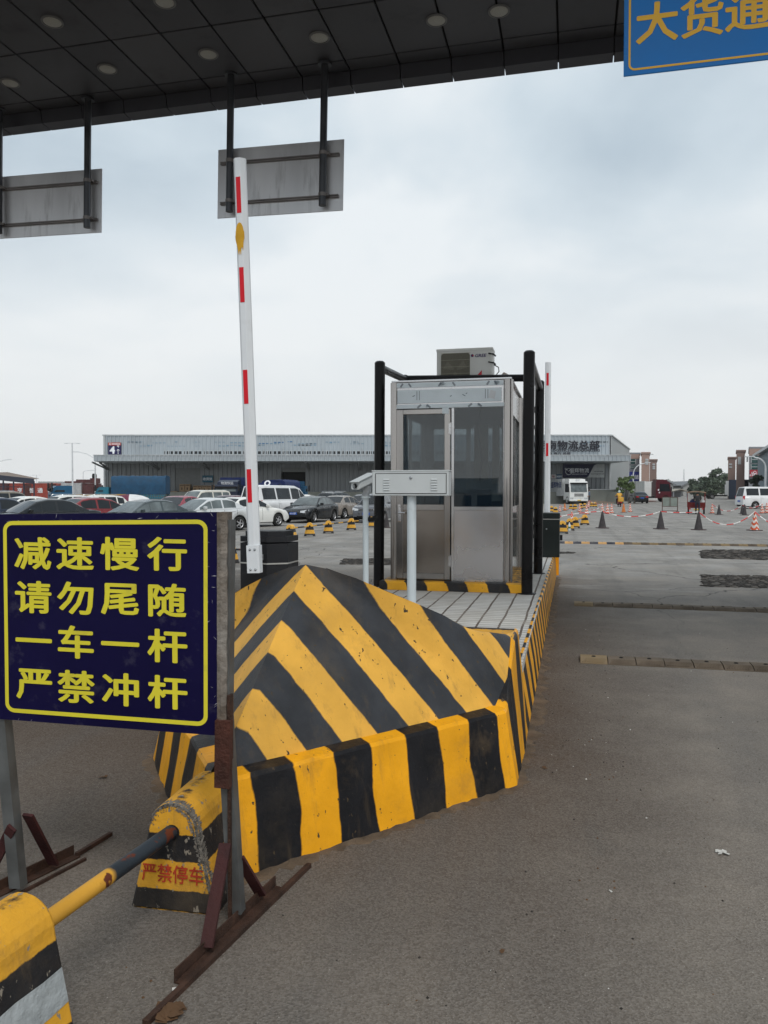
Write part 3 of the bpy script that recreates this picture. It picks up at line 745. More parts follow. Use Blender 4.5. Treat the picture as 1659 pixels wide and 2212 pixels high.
# ================================================================ air conditioner on the booth roof
ACW, ACD, ACH = .80, .30, .66
l_ = vu(on_u(943, 800, 11.13)); r_ = vu(on_u(1064, 800, 11.13)); ACW = r_[0] - l_[0]
ac = thing('air_conditioner', 'off white outdoor air conditioner unit sitting on the booth roof', 'air conditioner', W(l_[0], 11.13, BZ + BHT + .026), -TH)
m_acw = mat('ac_casing', (.63, .63, .60), .5, var=.06, dirt=.2, dirtcol=(.3, .28, .24))
c_ = MB(); c_.bevbox(0, 0, .04, ACW, ACD, ACH, .018); c_.box(.06, .03, 0, .12, ACD - .03, .04); c_.box(ACW - .12, .03, 0, ACW - .06, ACD - .03, .04); c_.bevbox(-.004, -.004, ACH - .035, ACW + .004, ACD + .004, ACH + .006, .006)
c_.build('casing', m_acw, ac)
gx0, gx1, gz0, gz1 = .065, ACW * .60, .12, .60
fr_ = MB(); round_frame(fr_, gx0 - .012, gz0 - .012, gx1 + .012, gz1 + .012, .05, .014, -.0045); fr_.build('grille_rim', m_acw, ac)
ga = MB(); ga.box(gx0, -.003, gz0, gx1, -.0015, gz1)
ga.build('fan_opening', mat('fan_dark', (.035, .033, .026), .8), ac)
fa = MB()
cxg, czg = (gx0 + gx1) / 2, (gz0 + gz1) / 2
for k in range(3):
    q = [(cxg + r * math.cos(a + k * 2.094), -.0045, czg + r * math.sin(a + k * 2.094)) for r, a in ((.03, 0), (.17, .2), (.18, .9), (.03, .9))]
    fa.add(q, [(0, 1, 2, 3)])
fa.build('fan_blade', mat('fan_grey', (.10, .095, .08), .7), ac)
gr = MB()
for k in range(43): x = gx0 + (gx1 - gx0) * k / 42; gr.box(x - .0014, -.0095, gz0, x + .0014, -.006, gz1)
for k in range(6): z = gz0 + (gz1 - gz0) * k / 5; gr.box(gx0, -.0105, z - .0018, gx1, -.009, z + .0018)
gr.build('grille', mat('grille_wire', (.40, .38, .30), .5), ac)
pn = MB(); round_frame(pn, gx1 + .055, .06, ACW - .045, ACH - .05, .012, .004, -.0035)
pn.build('service_panel', m_acw, ac)
lg = MB(); text_mb(lg, 'GREE', .062, (ACW - .165, -.001, .555), (1, 0, 0), (0, 0, 1), bold=.03, squash=1.1, shear=.2); lg.build('lettering', mat('badge_purple', (.05, .03, .12), .4), ac); lg = MB()
lg.lathe([(0, 0), (.021, 0)], 16, (ACW - .285, -.004, .557), axis='y')
lg.m(1); lg.add([(ACW - .285, -.006, .557), (ACW - .27, -.006, .545), (ACW - .263, -.006, .557), (ACW - .27, -.006, .572)], [(0, 1, 2, 3)])
lg.build('emblem', [mat('badge_purple', (.05, .03, .12), .4), mat('badge_red', (.55, .03, .05), .4)], ac)
lg = MB(); lg.add([(ACW - .22, -.005, .27), (ACW - .15, -.005, .27), (ACW - .15, -.005, .35)], [(0, 1, 2)]); lg.build('sticker', MATS['badge_red'], ac)
pp = MB()
for z in (.58, .46): pp = MB(); pp.bar((ACW - .06, -.008, z), (ACW + .012, -.006, z - .015), .006, .018); pp.bar((ACW + .008, -.004, z - .01), (ACW + .03, .12, z - .02), .012, .02); pp.build('strap', m_rubber, ac)
pp = MB(); pp.tube([(ACW + .005, .15, .44), (ACW + .07, .13, .40), (ACW + .08, .12, .34), (ACW + .03, .12, .28), (ACW + .06, .15, .05)], .007, 7)
pp.build('wire', m_rubber, ac)
pp = MB(); pp.tube([(ACW, .2, .28), (ACW + .06, .2, .24), (ACW + .12, .18, .02)], .02, 8); pp.tube([(ACW + .08, .16, -.01), (ACW + .09, .16, .24), (ACW + .15, .14, .30), (ACW + .24, .12, .25), (ACW + .28, .12, -.02)], .032, 10)
pp.build('pipe', mat('pipe_lagging', (.36, .30, .26), .8, var=.2), ac)

# ================================================================ reader cabinet and camera on posts
m_cab = mat('cabinet_paint', (.53, .56, .57), .45, var=.05, dirt=.08, dirtcol=(.4, .38, .33))
cl, crr = vu(on_u(804, 1045, 7.0)), vu(on_u(969, 1045, 7.0)); zt_, zb_ = on_u(886, 1017, 7.0).z, on_u(886, 1071, 7.0).z
cbw, cbh = crr[0] - cl[0], zt_ - zb_
cb = thing('reader_cabinet', 'light grey metal cabinet with louvres on a white round post', 'cabinet', W(cl[0], 7.0, ISL_H), -TH)
zz0 = zb_ - ISL_H
c_ = MB(); c_.bevbox(0, 0, zz0, cbw, .16, zz0 + cbh, .005); c_.bevbox(-.006, -.004, zz0 + cbh - .006, cbw + .006, .17, zz0 + cbh + .006, .003); c_.build('case', m_cab, cb)
d_ = MB(); d_.bevbox(.035, -.006, zz0 + .022, cbw - .025, .0, zz0 + cbh - .028, .002); dd = d_.build('door', m_cab, cb)
d_ = MB(); round_frame(d_, .028, zz0 + .016, cbw - .018, zz0 + cbh - .022, .004, .006, -.0015); d_.build('door_gap', m_seam, cb)
for x in (.135, cbw - .13):
    lv = MB()
    for k in range(5):
        z = zz0 + .05 + k * .023
        lv.prism([(-.006, z), (-.016, z + .002), (-.006, z + .013)], x - .028, x + .028, 'x')
    lv.build('louvre', m_cab, dd)
k_ = MB(); k_.lathe([(.0, -.014), (.012, -.014), (.014, -.006)], 14, (cbw * .5 + .01, 0, zz0 + cbh - .062), axis='y'); k_.build('lock', m_galv, dd)
p = MB(); p.cyl(cbw * .5, .08, 0, zz0, .042, 18); p.lathe([(.11, -.002), (.11, .012), (.042, .014)], 18, (cbw * .5, .08, 0)); p.build('post', mat('post_white', (.54, .60, .63), .4, var=.05, dirt=.1), cb)
cm = thing('surveillance_camera', 'pale camera in a weather housing on a thin white post', 'camera', W(*vu(on_u(790, 1150, 7.25))[:2], ISL_H), -TH)
p = MB(); p.cyl(0, 0, 0, 1.13, .028, 14); p.lathe([(.08, -.002), (.08, .01), (.028, .012)], 14); p.cyl(0, 0, 1.13, 1.145, .045, 14); p.build('post', MATS['post_white'], cm)
p = MB(); p.box(-.03, -.03, 1.145, .03, .03, 1.18); p.box(-.018, -.035, 1.18, .045, .03, 1.245); p.build('bracket', m_galv, cm)
hs = MB()
def sect(t):
    c = Vector((.03, .06, 1.315)).lerp(Vector((-.055, -.16, 1.245)), t)
    w, h = .042, .034
    return [c + Vector((sx * w, 0, sz * h)) for sx, sz in ((-1, -.7), (-.8, -1), (.8, -1), (1, -.7), (1, .7), (.75, 1.1), (-.75, 1.1), (-1, .7))]
hs.grid([sect(t / 4) for t in range(5)], close=True); hs.add(sect(0), [list(range(8))]); hs.add(sect(1), [list(range(8))[::-1]])
hs.build('housing', m_cab, cm)
vs_ = MB(); a, c = Vector((.04, .09, 1.37)), Vector((-.065, -.19, 1.28)); vs_.bar(a, c, .10, .007); vs_.build('sunshield', m_cab, cm)
p = MB(); p.lathe([(0, .0), (.022, .0), (.022, .01)], 14, (0, 0, 0)); o = p.build('lens', m_dark, cm, loc=(-.0565, -.164, 1.243), rot=(R(90), 0, R(-21)))
p = MB(); p.tube([(.028, 0, .93), (.07, 0, .93), (.11, .01, .96)], .022, 10); p.build('cable_joint', m_rubber, cm)

# ================================================================ barrier gates
m_armw = mat('barrier_arm_white', (.70, .73, .76), .4, var=.04, dirt=.12, dirtcol=(.45, .45, .45))
m_amber = stripes('amber_smear', (.62, .34, .03), (.62, .34, .03), chip=.0, dirt=.2)
def arm(parent, base, top, w, d, reds, name='arm', lr=True):
    """octagonal boom from base to top (local points) with red reflectors"""
    base, top = Vector(base), Vector(top); ax = (top - base); L_ = ax.length; ax = ax.normalized()
    ux = Vector((1, 0, 0)); ux = (ux - ax * ux.dot(ax)).normalized(); uy = ax.cross(ux).normalized()
    k = .36
    pr_ = [(-w / 2 + w * k * .55, -d / 2), (w / 2 - w * k * .95, -d / 2), (w / 2, -d / 2 + d * .5), (w / 2, d / 2 - d * .2), (w / 2 - w * k, d / 2), (-w / 2 + w * k, d / 2), (-w / 2, d / 2 - d * .2), (-w / 2, -d / 2 + d * .25)]
    m_ = MB(); rows = [[base + ax * (L_ * t) + ux * x + uy * y for x, y in pr_] for t in (0, 1)]
    m_.grid(rows, close=True); m_.add(rows[0], [list(range(8))]); m_.add(rows[1], [list(range(8))[::-1]])
    a_ = m_.build(name, m_armw, parent, bevel=.004)
    for t0, t1 in reds:
        q = MB(); pts = []
        xa, xb = -w / 2 + w * .24, w / 2 - w * .36
        for t, x in ((t0, xa), (t0, xb), (t1, xb), (t1, xa)): pts.append(base + ax * (L_ * t) + ux * x + uy * (-d / 2 - .0025))
        q.add(pts, [(0, 1, 2, 3)]); q.build('reflector', m_red, a_)
    return a_, base, ax, ux, uy, L_
hc = vu(gp(576, 1290, ISL_H)); HV, HU = -2.14, 6.55
hx = vu(on_u(576, 1165, HU))[0]
bg = thing('barrier_gate', 'raised white barrier arm on a black six sided housing beside the striped nose', 'barrier gate', W(hx, HU, ISL_H), -TH)
hb = MB(); HWD = .225
poly = [(-HWD, -.06), (-HWD + .02, -.10), (.07, -.17), (HWD, -.07), (HWD, .2), (-HWD, .2)]
hb.prism(poly, .0, .74, 'z')
hb.prism([(x * 1.0, y) for x, y in poly], .752, .80, 'z'); hb.prism([(x * .84, y * .8 + .02) for x, y in poly], .80, .845, 'z')
hb.build('housing', m_dark, bg, bevel=.01)
wb = MB(); wb.prism([(x * 1.006, y * 1.02) for x, y in poly], .56, .572, 'z'); wb.build('band', mat('aluminium_trim', (.5, .5, .48), .4, .6), bg)
bb = W(hx, HU, ISL_H)
def loc(p): d = p - bb; return Vector((d.dot(VV), d.dot(UU), d.z))
AU = HU - .30
a0 = loc(on_u(551, 1237, AU)); a1 = loc(on_u(518, 344, AU))
tt = lambda y: (1237 - y) / (1237 - 344)
wpx = .100
a_, base, ax, ux, uy, L_ = arm(bg, a0, a1, wpx, .075, [(tt(1084), tt(1012)), (tt(871), tt(798)), (tt(653), tt(578)), (tt(462), tt(385))])
# worn bracket shoe at the foot with four bolts, a smear of amber paint near the tip
q = MB()
rows = [[base + ax * z + ux * x + uy * y for x, y in ((-.056, -.042), (.05, -.042), (.056, -.03), (.056, .04), (-.056, .04))] for z in (-.0, .235)]
q.grid(rows, close=True); q.add(rows[1], [list(range(5))[::-1]]); q.add(rows[0], [list(range(5))]); q.build('arm_shoe', m_armw, a_, bevel=.005)
for z in (.03, .2):
    for x in (-.022, .022):
        p = base + ax * z + ux * x + uy * (-.044); s_ = MB(); s_.lathe([(0, -.007), (.008, -.005), (.012, .002)], 10, p, axis='y'); s_.build('bolt', m_galv, a_)
q = MB(); c0 = base + ax * (L_ * tt(512)) + uy * (-.0375 - .003)
pts = []
for k in range(40):
    a = 2 * math.pi * k / 40; up = math.sin(a); rx = .040 * (1 + .05 * random.uniform(-1, 1)) * (1 if up > 0 else 1 - .35 * up * up); ry = (.115 if up > 0 else .16 * random.uniform(.62, 1.12)) 
    pts.append(c0 + ux * (-.008 + rx * math.cos(a)) + ax * (ry * up))
q.add([c0] + pts, [(0, 1 + k, 1 + (k + 1) % 40) for k in range(40)]); q.build('paint_smear', m_amber, a_)
q = MB(); q.bar(base + ax * .12 + uy * .04, base + ax * .12 + uy * .26, .05, .05); q.build('hub', m_galv, bg)
v_, u_, _ = vu(gp(1190, 1204, ISL_H))
bg2 = thing('barrier_gate', 'black box barrier gate with a raised white arm at the far end of the island', 'barrier gate', W(v_ - .0, u_ + .2, ISL_H), -TH)
h2 = MB(); h2.bevbox(-.17, -.2, 0, .15, .2, .68, .008); h2.bevbox(-.175, -.205, .695, .155, .205, .80, .012); h2.build('housing', mat('dark_green_box', (.012, .017, .017), .4, var=.2), bg2)
l2 = MB(); l2.box(-.172, -.202, .682, .152, .202, .694); l2.build('trim_line', MATS['aluminium_trim'], bg2)
k2 = MB(); k2.lathe([(0, -.012), (.012, -.012), (.014, 0)], 12, (-.08, -.2, .51), axis='y'); k2.build('lock', m_galv, bg2)
bb = W(v_, u_ + .2, ISL_H)
b0 = loc(on_u(1182, 1120, u_ + .45)); b1 = loc(on_u(1184, 783, u_ + .45)); t2 = lambda y: (1120 - y) / (1120 - 783)
arm(bg2, b0, b1, .105, .07, [(t2(985), t2(957)), (t2(833), t2(806))])
p = MB(); p.bevbox(.155, -.06, .30, .2, .0, .40, .005); p.build('side_sensor', m_dark, bg2)
# ================================================================ warning board on its stand
m_navy = mat('board_navy', (.0045, .003, .034), .45, spec=.12, var=.2, scale=2, dirt=.12, dirtcol=(.09, .085, .12), dscale=9)
m_bdyel = mat('board_yellow', (.66, .58, .035), .45, var=.06, dirt=.12, dirtcol=(.3, .26, .06), dscale=7)
m_tape = mat('taped_timber', (.115, .09, .07), .6, var=.4, scale=16, bump=.6, bscale=30, dirt=.6, dirtcol=(.35, .33, .3))
m_leg = mat('stained_steel_leg', (.125, .13, .13), .5, .5, var=.3, scale=8, dirt=.35, dirtcol=(.09, .06, .045))
pL, pR = gp(40, 1930), gp(512, 1986)
dB = (pR - pL); dB.z = 0; SW = dB.length; rz = math.atan2(dB.y, dB.x)
ws = thing('warning_board', 'dark blue board with yellow characters on a rusty steel stand', 'warning board', (pL + pR) / 2, rz)
ux_ = dB.normalized(); uy_ = Vector((-ux_.y, ux_.x, 0))
def wloc(p): d = p - (pL + pR) / 2; return Vector((d.dot(ux_), d.dot(uy_), d.z))
def on_board(x, y, off=0.0):
    d = ray(x, y); o = (pL + pR) / 2 + uy_ * off; return wloc(EYE + d * ((o - EYE).dot(uy_) / d.dot(uy_)))
TL, TR, BR, BL = on_board(-9, 1111, -.03), on_board(469, 1106, -.03), on_board(469, 1589, -.03), on_board(-3, 1553, -.03)
bd = MB(); q = [BL, BR, TR, TL]; back = [p + Vector((0, .022, 0)) for p in q]
bd.add(q, [(0, 1, 2, 3)]); bd.add(back, [(3, 2, 1, 0)])
for i in range(4): j = (i + 1) % 4; bd.add([q[j], q[i], back[i], back[j]], [(0, 1, 2, 3)])
board = bd.build('board', m_navy, ws)
def bp(s, t, off=-.0015):                      # point on the board, s and t in 0..1 from its lower corner
    p = BL.lerp(BR, s).lerp(TL.lerp(TR, s), t); return p + Vector((0, off, 0))
fr = MB()
def rloop(x0, z0, x1, z1, r, off):
    pts = []
    for cx, cz, a0 in ((x1 - r, z1 - r, 0), (x0 + r, z1 - r, 90), (x0 + r, z0 + r, 180), (x1 - r, z0 + r, 270)):
        for k in range(7): a = R(a0 + 15 * k); pts.append(bp(cx + r * math.cos(a), cz + r * math.sin(a), off))
    return pts
fr.grid([rloop(.052, .0575, .943, .9475, .028, -.0015), rloop(.035, .038, .960, .967, .045, -.0015)], close=True); fr.build('border', m_bdyel, board)
tx = MB()
rowsT = ('减速慢行', '请勿尾随', '一车一杆', '严禁冲杆')
xd = (BR - BL).normalized(); up = (TL - BL).normalized()
tx_v = []
for r, line in enumerate(rowsT):
    for c, ch in enumerate(line):
        s = (.175, .372, .575, .785)[c]; t = (.812, .602, .394, .182)[r]
        text_mb(tx, ch, .131, bp(s, t, 0), xd, (0, 0, 1), bold=.026, squash=1.25)
tx.build('lettering', m_bdyel, board)
# scuffs and torn corners of the foil
sc_ = MB()
for k in range(26):
    e = random.random()
    s, t = (random.uniform(0, 1), random.choice((random.uniform(.965, .999), random.uniform(0, .03)))) if e < .5 else (random.uniform(.955, .998), random.uniform(0, 1))
    p = bp(s, t, -.001); a = random.uniform(0, 3.14); l = random.uniform(.004, .014)
    d = Vector((math.cos(a), 0, math.sin(a))) * l; n = Vector((-d.z, 0, d.x)) * random.uniform(.05, .16)
    sc_.add([p - d, p + n, p + d, p - n * .4], [(0, 1, 2, 3)])
sc_.build('scuff', mat('foil_scuff', (.42, .41, .45), .5, var=.3), board)
ed = MB(); e0, e1 = BR + Vector((.001, -.004, .0)), TR + Vector((.001, -.004, .0))
n = 22
rows = []
for i in range(n + 1):
    p = e0.lerp(e1, i / n); j = lambda s: random.uniform(-s, s)
    rows.append([p + Vector((0, j(.002), j(.003))), p + Vector((.017 + j(.002), -.004 + j(.002), 0)), p + Vector((.037 + j(.003), .004 + j(.002), 0)), p + Vector((.038 + j(.002), .05, 0)), p + Vector((.0, .05, 0))])
ed.grid(rows, close=False); ed.add([r for r in rows[-1]], [(0, 1, 2, 3, 4)]); ed.add([r for r in rows[0]], [(4, 3, 2, 1, 0)])
ed.build('taped_edge', m_tape, ws)
# legs
for side, (t0, b0) in enumerate((((5, 1545), (40, 1930)), ((486, 1540), (512, 1986)))):
    top = on_board(*t0, .0); bot = on_board(*b0, .0); bot.z = .03
    top2 = top + (top - bot).normalized() * .75
    top2 = top + Vector((.012, 0, .72)); l = MB(); l.bar(bot, top, .05, .045, up=(0, 1, 0)); l.bar(top + (bot - top).normalized() * .004, top2, .05, .045, up=(0, 1, 0)); l.build('leg', m_leg, ws)
top = on_board(484, 1590, -.035); bot = on_board(482, 1700, -.035)
l = MB(); l.bar(top + Vector((0, 0, .06)), bot, .058, .03, up=(0, 1, 0)); l.build('timber_splint', mat('old_timber', (.062, .022, .015), .8, var=.4, scale=12, bump=.5, dirt=.4), ws)
l = MB(); l.bar(on_board(497, 1500, -.02), on_board(499, 1990, -.02) + Vector((0, 0, .02)), .012, .03, up=(0, 1, 0)); l.build('flat_bar', m_rust, ws)
# angle iron feet and braces
def angle_iron(a, c, w=.045):
    m_ = MB(); a, c = Vector(a), Vector(c); d = (c - a).normalized(); s = d.cross(Vector((0, 0, 1)))
    m_.bar(a + Vector((0, 0, .004)), c + Vector((0, 0, .004)), w, .005); m_.bar(a - s * (w / 2 - .003) + Vector((0, 0, w / 2 + .002)), c - s * (w / 2 - .003) + Vector((0, 0, w / 2 + .002)), .005, w); return m_
wl = lambda x, y: wloc(gp(x, y))
fa, fb_ = wl(388, 2128), wl(604, 1918)
o = angle_iron(fa, fb_).build('foot_rail', m_rust, ws)
g0 = wl(300, 2215); g1 = wl(668, 1873)
m_ = MB(); m_.bar(g0 + Vector((.02, 0, .009)), g1 + Vector((.0, 0, .009)), .02, .018); m_.build('skid_bar', m_rust, ws)
la, lb = wl(-40, 1952), wl(166, 1850)
angle_iron(la, lb).build('foot_rail', m_rust, ws)
m_ = MB(); m_.bar(wl(-30, 1972) + Vector((0, 0, .006)), wl(185, 1858) + Vector((0, 0, .006)), .012); m_.bar(wl(165, 1852) + Vector((0, 0, .012)), wl(240, 1806) + Vector((0, 0, .012)), .017); m_.build('skid_bar', m_rust, ws)
for a, c, w in ((on_board(487, 1822, -.03), wl(446, 2066) + Vector((0, 0, .03)), .046), (on_board(516, 1852, .02), wl(564, 1950) + Vector((0, 0, .03)), .04), (on_board(60, 1760, .02), wl(116, 1882) + Vector((0, 0, .03)), .045), (on_board(26, 1788, -.03), wl(-24, 1905) + Vector((0, 0, .03)), .04)):
    m_ = MB(); m_.bar(a, c, w, .012, up=(0, 1, 0)); m_.build('brace', m_redoxide, ws)

# ================================================================ concrete stop blocks and the pipes through them
def block_prof(wb=.2, h=.47, r=.112, z1=.35, foot=True):
    p = [(-wb, 0), (wb, 0)] if not foot else [(-wb, 0), (-wb * .66, 0), (-wb * .52, .045), (wb * .52, .045), (wb * .66, 0), (wb, 0)]
    zc = h - r; a0 = math.atan2(wb - r, zc) * .9
    for k in range(13):
        a = a0 + (math.pi - 2 * a0) * k / 12 if False else (math.pi * k / 12)
        p.append((r * math.cos(a), zc + r * math.sin(a)))
    return p
def BANDS(z):
    K = ((-.1, .9), (0, 1.0), (.09, 2.0), (.22, 3.0), (.335, 4.0), (.47, 5.0), (1, 5.4))
    for (a, b), (c, d) in zip(K, K[1:]):
        if z <= c: return b + (d - b) * (z - a) / (c - a)
def stop_block(name, label, loc, rz, group, scale=1.0, dep=.27, mt=None, hole=True, text=None, fine=True, depscale=1, foot=True):
    t = thing(name, label, 'stop block', loc, rz, group, scale)
    b_ = MB(); pf = block_prof(foot=foot)
    # subdivide the outline so that bands sit on the flanks
    out = []
    for i in range(len(pf)):
        a, c = pf[i], pf[(i + 1) % len(pf)]; n = 5 if abs(c[1] - a[1]) > .2 else 1
        for k in range(n): out.append((a[0] + (c[0] - a[0]) * k / n, a[1] + (c[1] - a[1]) * k / n))
    pts = out; inner = [(x * .93, .006 + (z - .006) * .975) for x, z in pts]
    y = dep / 2
    rows = [[(x, -y, z) for x, z in inner], [(x, -y + .014, z) for x, z in pts], [(x, y - .014, z) for x, z in pts], [(x, y, z) for x, z in inner]]
    rows = [r[::-1] for r in rows]
    b_.grid(rows, [[BANDS(p[2]) for p in r] for r in rows], close=True)
    for r, fl in ((rows[0], 1), (rows[3], 0)):
        # faces built in horizontal slices so the bands stay level
        zs = sorted(set(round(p[2], 4) for p in r)); yv = r[0][1]
        arch = [p for p in r if True]
        def half(z):
            best = 0
            for i in range(len(r)):
                p, q = r[i], r[(i + 1) % len(r)]
                if min(p[2], q[2]) - 1e-6 <= z <= max(p[2], q[2]) + 1e-6:
                    if abs(q[2] - p[2]) < 1e-6: best = max(best, abs(p[0]), abs(q[0]))
                    else: best = max(best, abs(p[0] + (q[0] - p[0]) * (z - p[2]) / (q[2] - p[2])))
            return best
        zt = max(zs); z0 = .051 if foot else .0062
        sl = [z0 + (zt - z0) * k / 24 for k in range(25)]
        A = [[(-half(z), yv, z), (half(z), yv, z)] for z in sl]
        if not fl: A = [a[::-1] for a in A]
        b_.grid(A, [[BANDS(z)] * 2 for z in sl])
        for s in (-1, 1) if foot else ():
            pl_ = [(s * .187, yv, .006), (s * .125, yv, .006), (s * .098, yv, .051), (s * half(.051), yv, .051)]
            b_.add(pl_ if (s > 0) == (fl == 0) else pl_[::-1], [(0, 1, 2, 3)], [BANDS(p[2]) for p in pl_])
    body = b_.build('body', mt or m_hazdirty, t)
    if hole:
        for yv, s in ((-y - .002, -1), (y + .002, 1)):
            h = MB(); h.lathe([(0, 0), (.034, 0)], 16, (0, yv, .345), axis='y'); h.build('pipe_hole', m_seam, t)
    if text:
        tb = MB(); text_mb(tb, text[0], .085, (0.0, -y, .165), (1, 0, 0), (0, 0, 1), bold=.012, squash=.85, push=.004); tb.build('lettering', mat('red_stencil', (.36, .035, .015), .7, var=.4, scale=30), t)
    return t
m_pipe = stripes('pipe_paint', (.60, .31, .04), (.025, .032, .04), wobble=.05, chip=1.45, chipcol=(.11, .03, .016), chipscale=11, rough=.5, dirt=.35, dirtcol=(.12, .035, .02))
def pipe(label, a, c, r, nb, g0=0, group=None, name='striped_pipe'):
    a, c = Vector(a), Vector(c); t = thing(name, label, 'barrier pipe', (a + c) / 2, 0, group)
    m_ = MB(); n = max(2, nb * 4); o = (a + c) / 2
    m_.tube([a.lerp(c, k / n) - o for k in range(n + 1)], r, 14, True, [g0 + nb * k / n for k in range(n + 1)]); m_.build('pipe', m_pipe, t); return t
# the two in the foreground
P1 = Vector((-.768, 3.135, 0)); P0 = Vector((-1.085, 2.14, 0)); rzb = R(-19); RZ1 = R(-11)
b1 = stop_block('stop_block', 'chipped concrete stop block with red characters behind the warning board leg', P1, RZ1, 'foreground stop blocks', .88, .42, None, True, ('严禁停车',), foot=False)
b0 = stop_block('stop_block', 'yellow stop block with a silver band, cut by the corner of the frame', P0, rzb, 'foreground stop blocks', .92, .30, None, False, foot=False)
sv = MB(); ps_ = []
for s in (1,):
    for z, k in ((.155, 0), (.255, 1)): ps_.append((.2 - (.2 - .113) * z / .355 + .0025, z))
(xa, za), (xb, zb2) = ps_
sv.grid([[(xa, -.137, za - .01), (xa, -.05, za), (xa, .06, za - .004), (xa, .137, za)], [(xb, -.137, zb2), (xb, -.05, zb2 + .006), (xb, .06, zb2), (xb, .137, zb2 + .003)]])
sv.build('silver_band', mat('silver_tape', (.40, .43, .44), .45, .2, var=.25, scale=9, bump=.5, bscale=25, dirt=.45, dirtcol=(.25, .25, .22), dscale=8), b0)
# broken rim showing the aggregate
ch_ = MB()
def rim_pt(k, f):                              # along the arch from one springing over the top and down the other flank
    if k < .62: a = R(172 - 172 * k / .62); return (.112 * f * math.cos(a), .358 + .112 * f * math.sin(a))
    z = .358 - (k - .62) / .38 * .27; return ((.2 - (.2 - .113) * z / .355) * (1 - (1 - f) * .7), z)
rowsb = []; nb_ = 150
for i in range(nb_ + 1):
    k = i / nb_; wv = random.uniform(.68, .82) if .34 < k < .85 else random.uniform(.84, .94); jj = lambda s: random.uniform(-s, s)
    (xo_, zo_), (xm_, zm_), (xi_, zi_) = rim_pt(k, 1.0), rim_pt(k, (1 + wv) / 2), rim_pt(k, wv)
    rowsb.append([(xo_ + .003, -.172 + jj(.016), zo_ + .003), (xo_ * .985 + jj(.001), -.2085, zo_ - .003), (xi_ + jj(.004), -.2112, zi_ + jj(.004))])
ch_.grid(rowsb)
for k in range(420):
    x, z = rim_pt(random.random() ** .8, random.uniform(.74, 1.0)); s = random.uniform(.002, .006); c = Vector((x, -.210 + random.uniform(-.002, .003), z))
    vs = [c + Vector((random.uniform(-s, s), random.uniform(-s, s), random.uniform(-s, s))) for _ in range(6)]
    ch_.add(vs, [(0, 1, 2), (0, 2, 3), (0, 3, 4), (0, 4, 5), (5, 1, 0), (1, 2, 5), (2, 3, 5), (3, 4, 5)])
ch_.build('broken_rim', mat('broken_concrete', (.22, .20, .175), .95, var=.5, scale=40, bump=1., bscale=120, dirt=.4, dscale=20), b1)
def blk_pt(P, rz, sc, y, z): return P + Matrix.Rotation(rz, 3, 'Z') @ Vector((0, y * sc, z * sc))
pipe('pipe painted black and worn yellow between the two foreground blocks', blk_pt(P0, rzb, .92, .10, .33), blk_pt(P1, RZ1, .88, -.16, .345), .027, 2, 0.0)
# rows out in the yard
rows_ = {'yard': [(628, 1164), (669, 1158), (709.5, 1152), (759, 1145), (802, 1140)]}
GL = 'stop blocks across the parking yard'
labs = ['yard stop block nearest the black gate housing', 'yard stop block with small red writing on its yellow band', 'yard stop block between the written one and the lone wide gap',
        'yard stop block beyond the wide gap, under the beige car', 'yard stop block half hidden by the black guard post']
pos = [gp(x, y) for x, y in rows_['yard']]
for i, (p, lb) in enumerate(zip(pos, labs)):
    d = (pos[min(i + 1, 4)] - pos[max(i - 1, 0)]); rz_ = math.atan2(d.y, d.x) - R(90)
    stop_block('stop_block', lb, p, R(8 - 3 * i) + (R(-25) if i == 0 else 0), GL, 1.02, .24, m_haz, True)
for i, lb in enumerate(['striped pipe joining the block by the gate housing to the written block', 'striped pipe joining the written block to the third block', 'long striped pipe across the wide gap of the block row', 'striped pipe running behind the camera post']):
    a, c = pos[i] + Vector((0, 0, .35)), pos[i + 1] + Vector((0, 0, .35)); pipe(lb, a, c, .026, 3 + (i == 2) * 2, 0, 'pipes through the yard stop blocks')
pn_ = gp(497, 1216); stop_block('stop_block', 'stop block peeping out beside the board edge', pn_, R(20), GL, .95, .24, m_haz, True)
pipe('short dark pipe end between board and gate housing', pn_ + Vector((.1, .02, .3)), pn_ + Vector((.75, .1, .27)), .022, 1, 1)
ex = [(1215, 1153), (1230, 1146), (1242.5, 1141), (1263, 1134)]
labs = ['front stop block of the row by the far gate box, beside the bottle', 'second stop block behind the bottle', 'third stop block before the pipe', 'last stop block at the end of the pipe, nearest the cones']
pos2 = [gp(x, y) for x, y in ex]
for i, (p, lb) in enumerate(zip(pos2, labs)):
    stop_block('stop_block', lb, p, R(-6 + (-8 if i in (1, 2) else 0)), 'stop blocks by the exit lane', 1.03, .22, m_haz, True)
pipe('pale yellow pipe between the last two exit lane blocks', pos2[2] + Vector((0, .0, .36)), pos2[3] + Vector((0, 0, .36)), .032, 1, 0)
pipe('short pipe end poking between the middle exit lane blocks', pos2[1] + Vector((.05, .1, .36)), pos2[2] + Vector((0, 0, .36)), .03, 1, 0)
fb = [(1191, 1106, 'far stop block beside the white truck wheels, leftmost of its cluster'), (1200, 1109, 'far stop block in front, nearest the raised gate arm'), (1233, 1101, 'far stop block of the close pair beneath the truck cab'), (1242, 1101, 'far stop block touching its neighbour beneath the truck cab'),
      (1254, 1099, 'far stop block beneath the truck headlight'), (1263, 1098, 'far stop block beside the leaning striped cone'), (1278, 1095, 'far stop block of the pair by the standing man'), (1285, 1095, 'far stop block at the outer end by the dock ramp')]
for x, y, lb in fb: stop_block('stop_block', lb, gp(x, y), R(random.uniform(-15, 15)), 'far stop blocks by the white truck', 1.0, .24, m_haz, False)

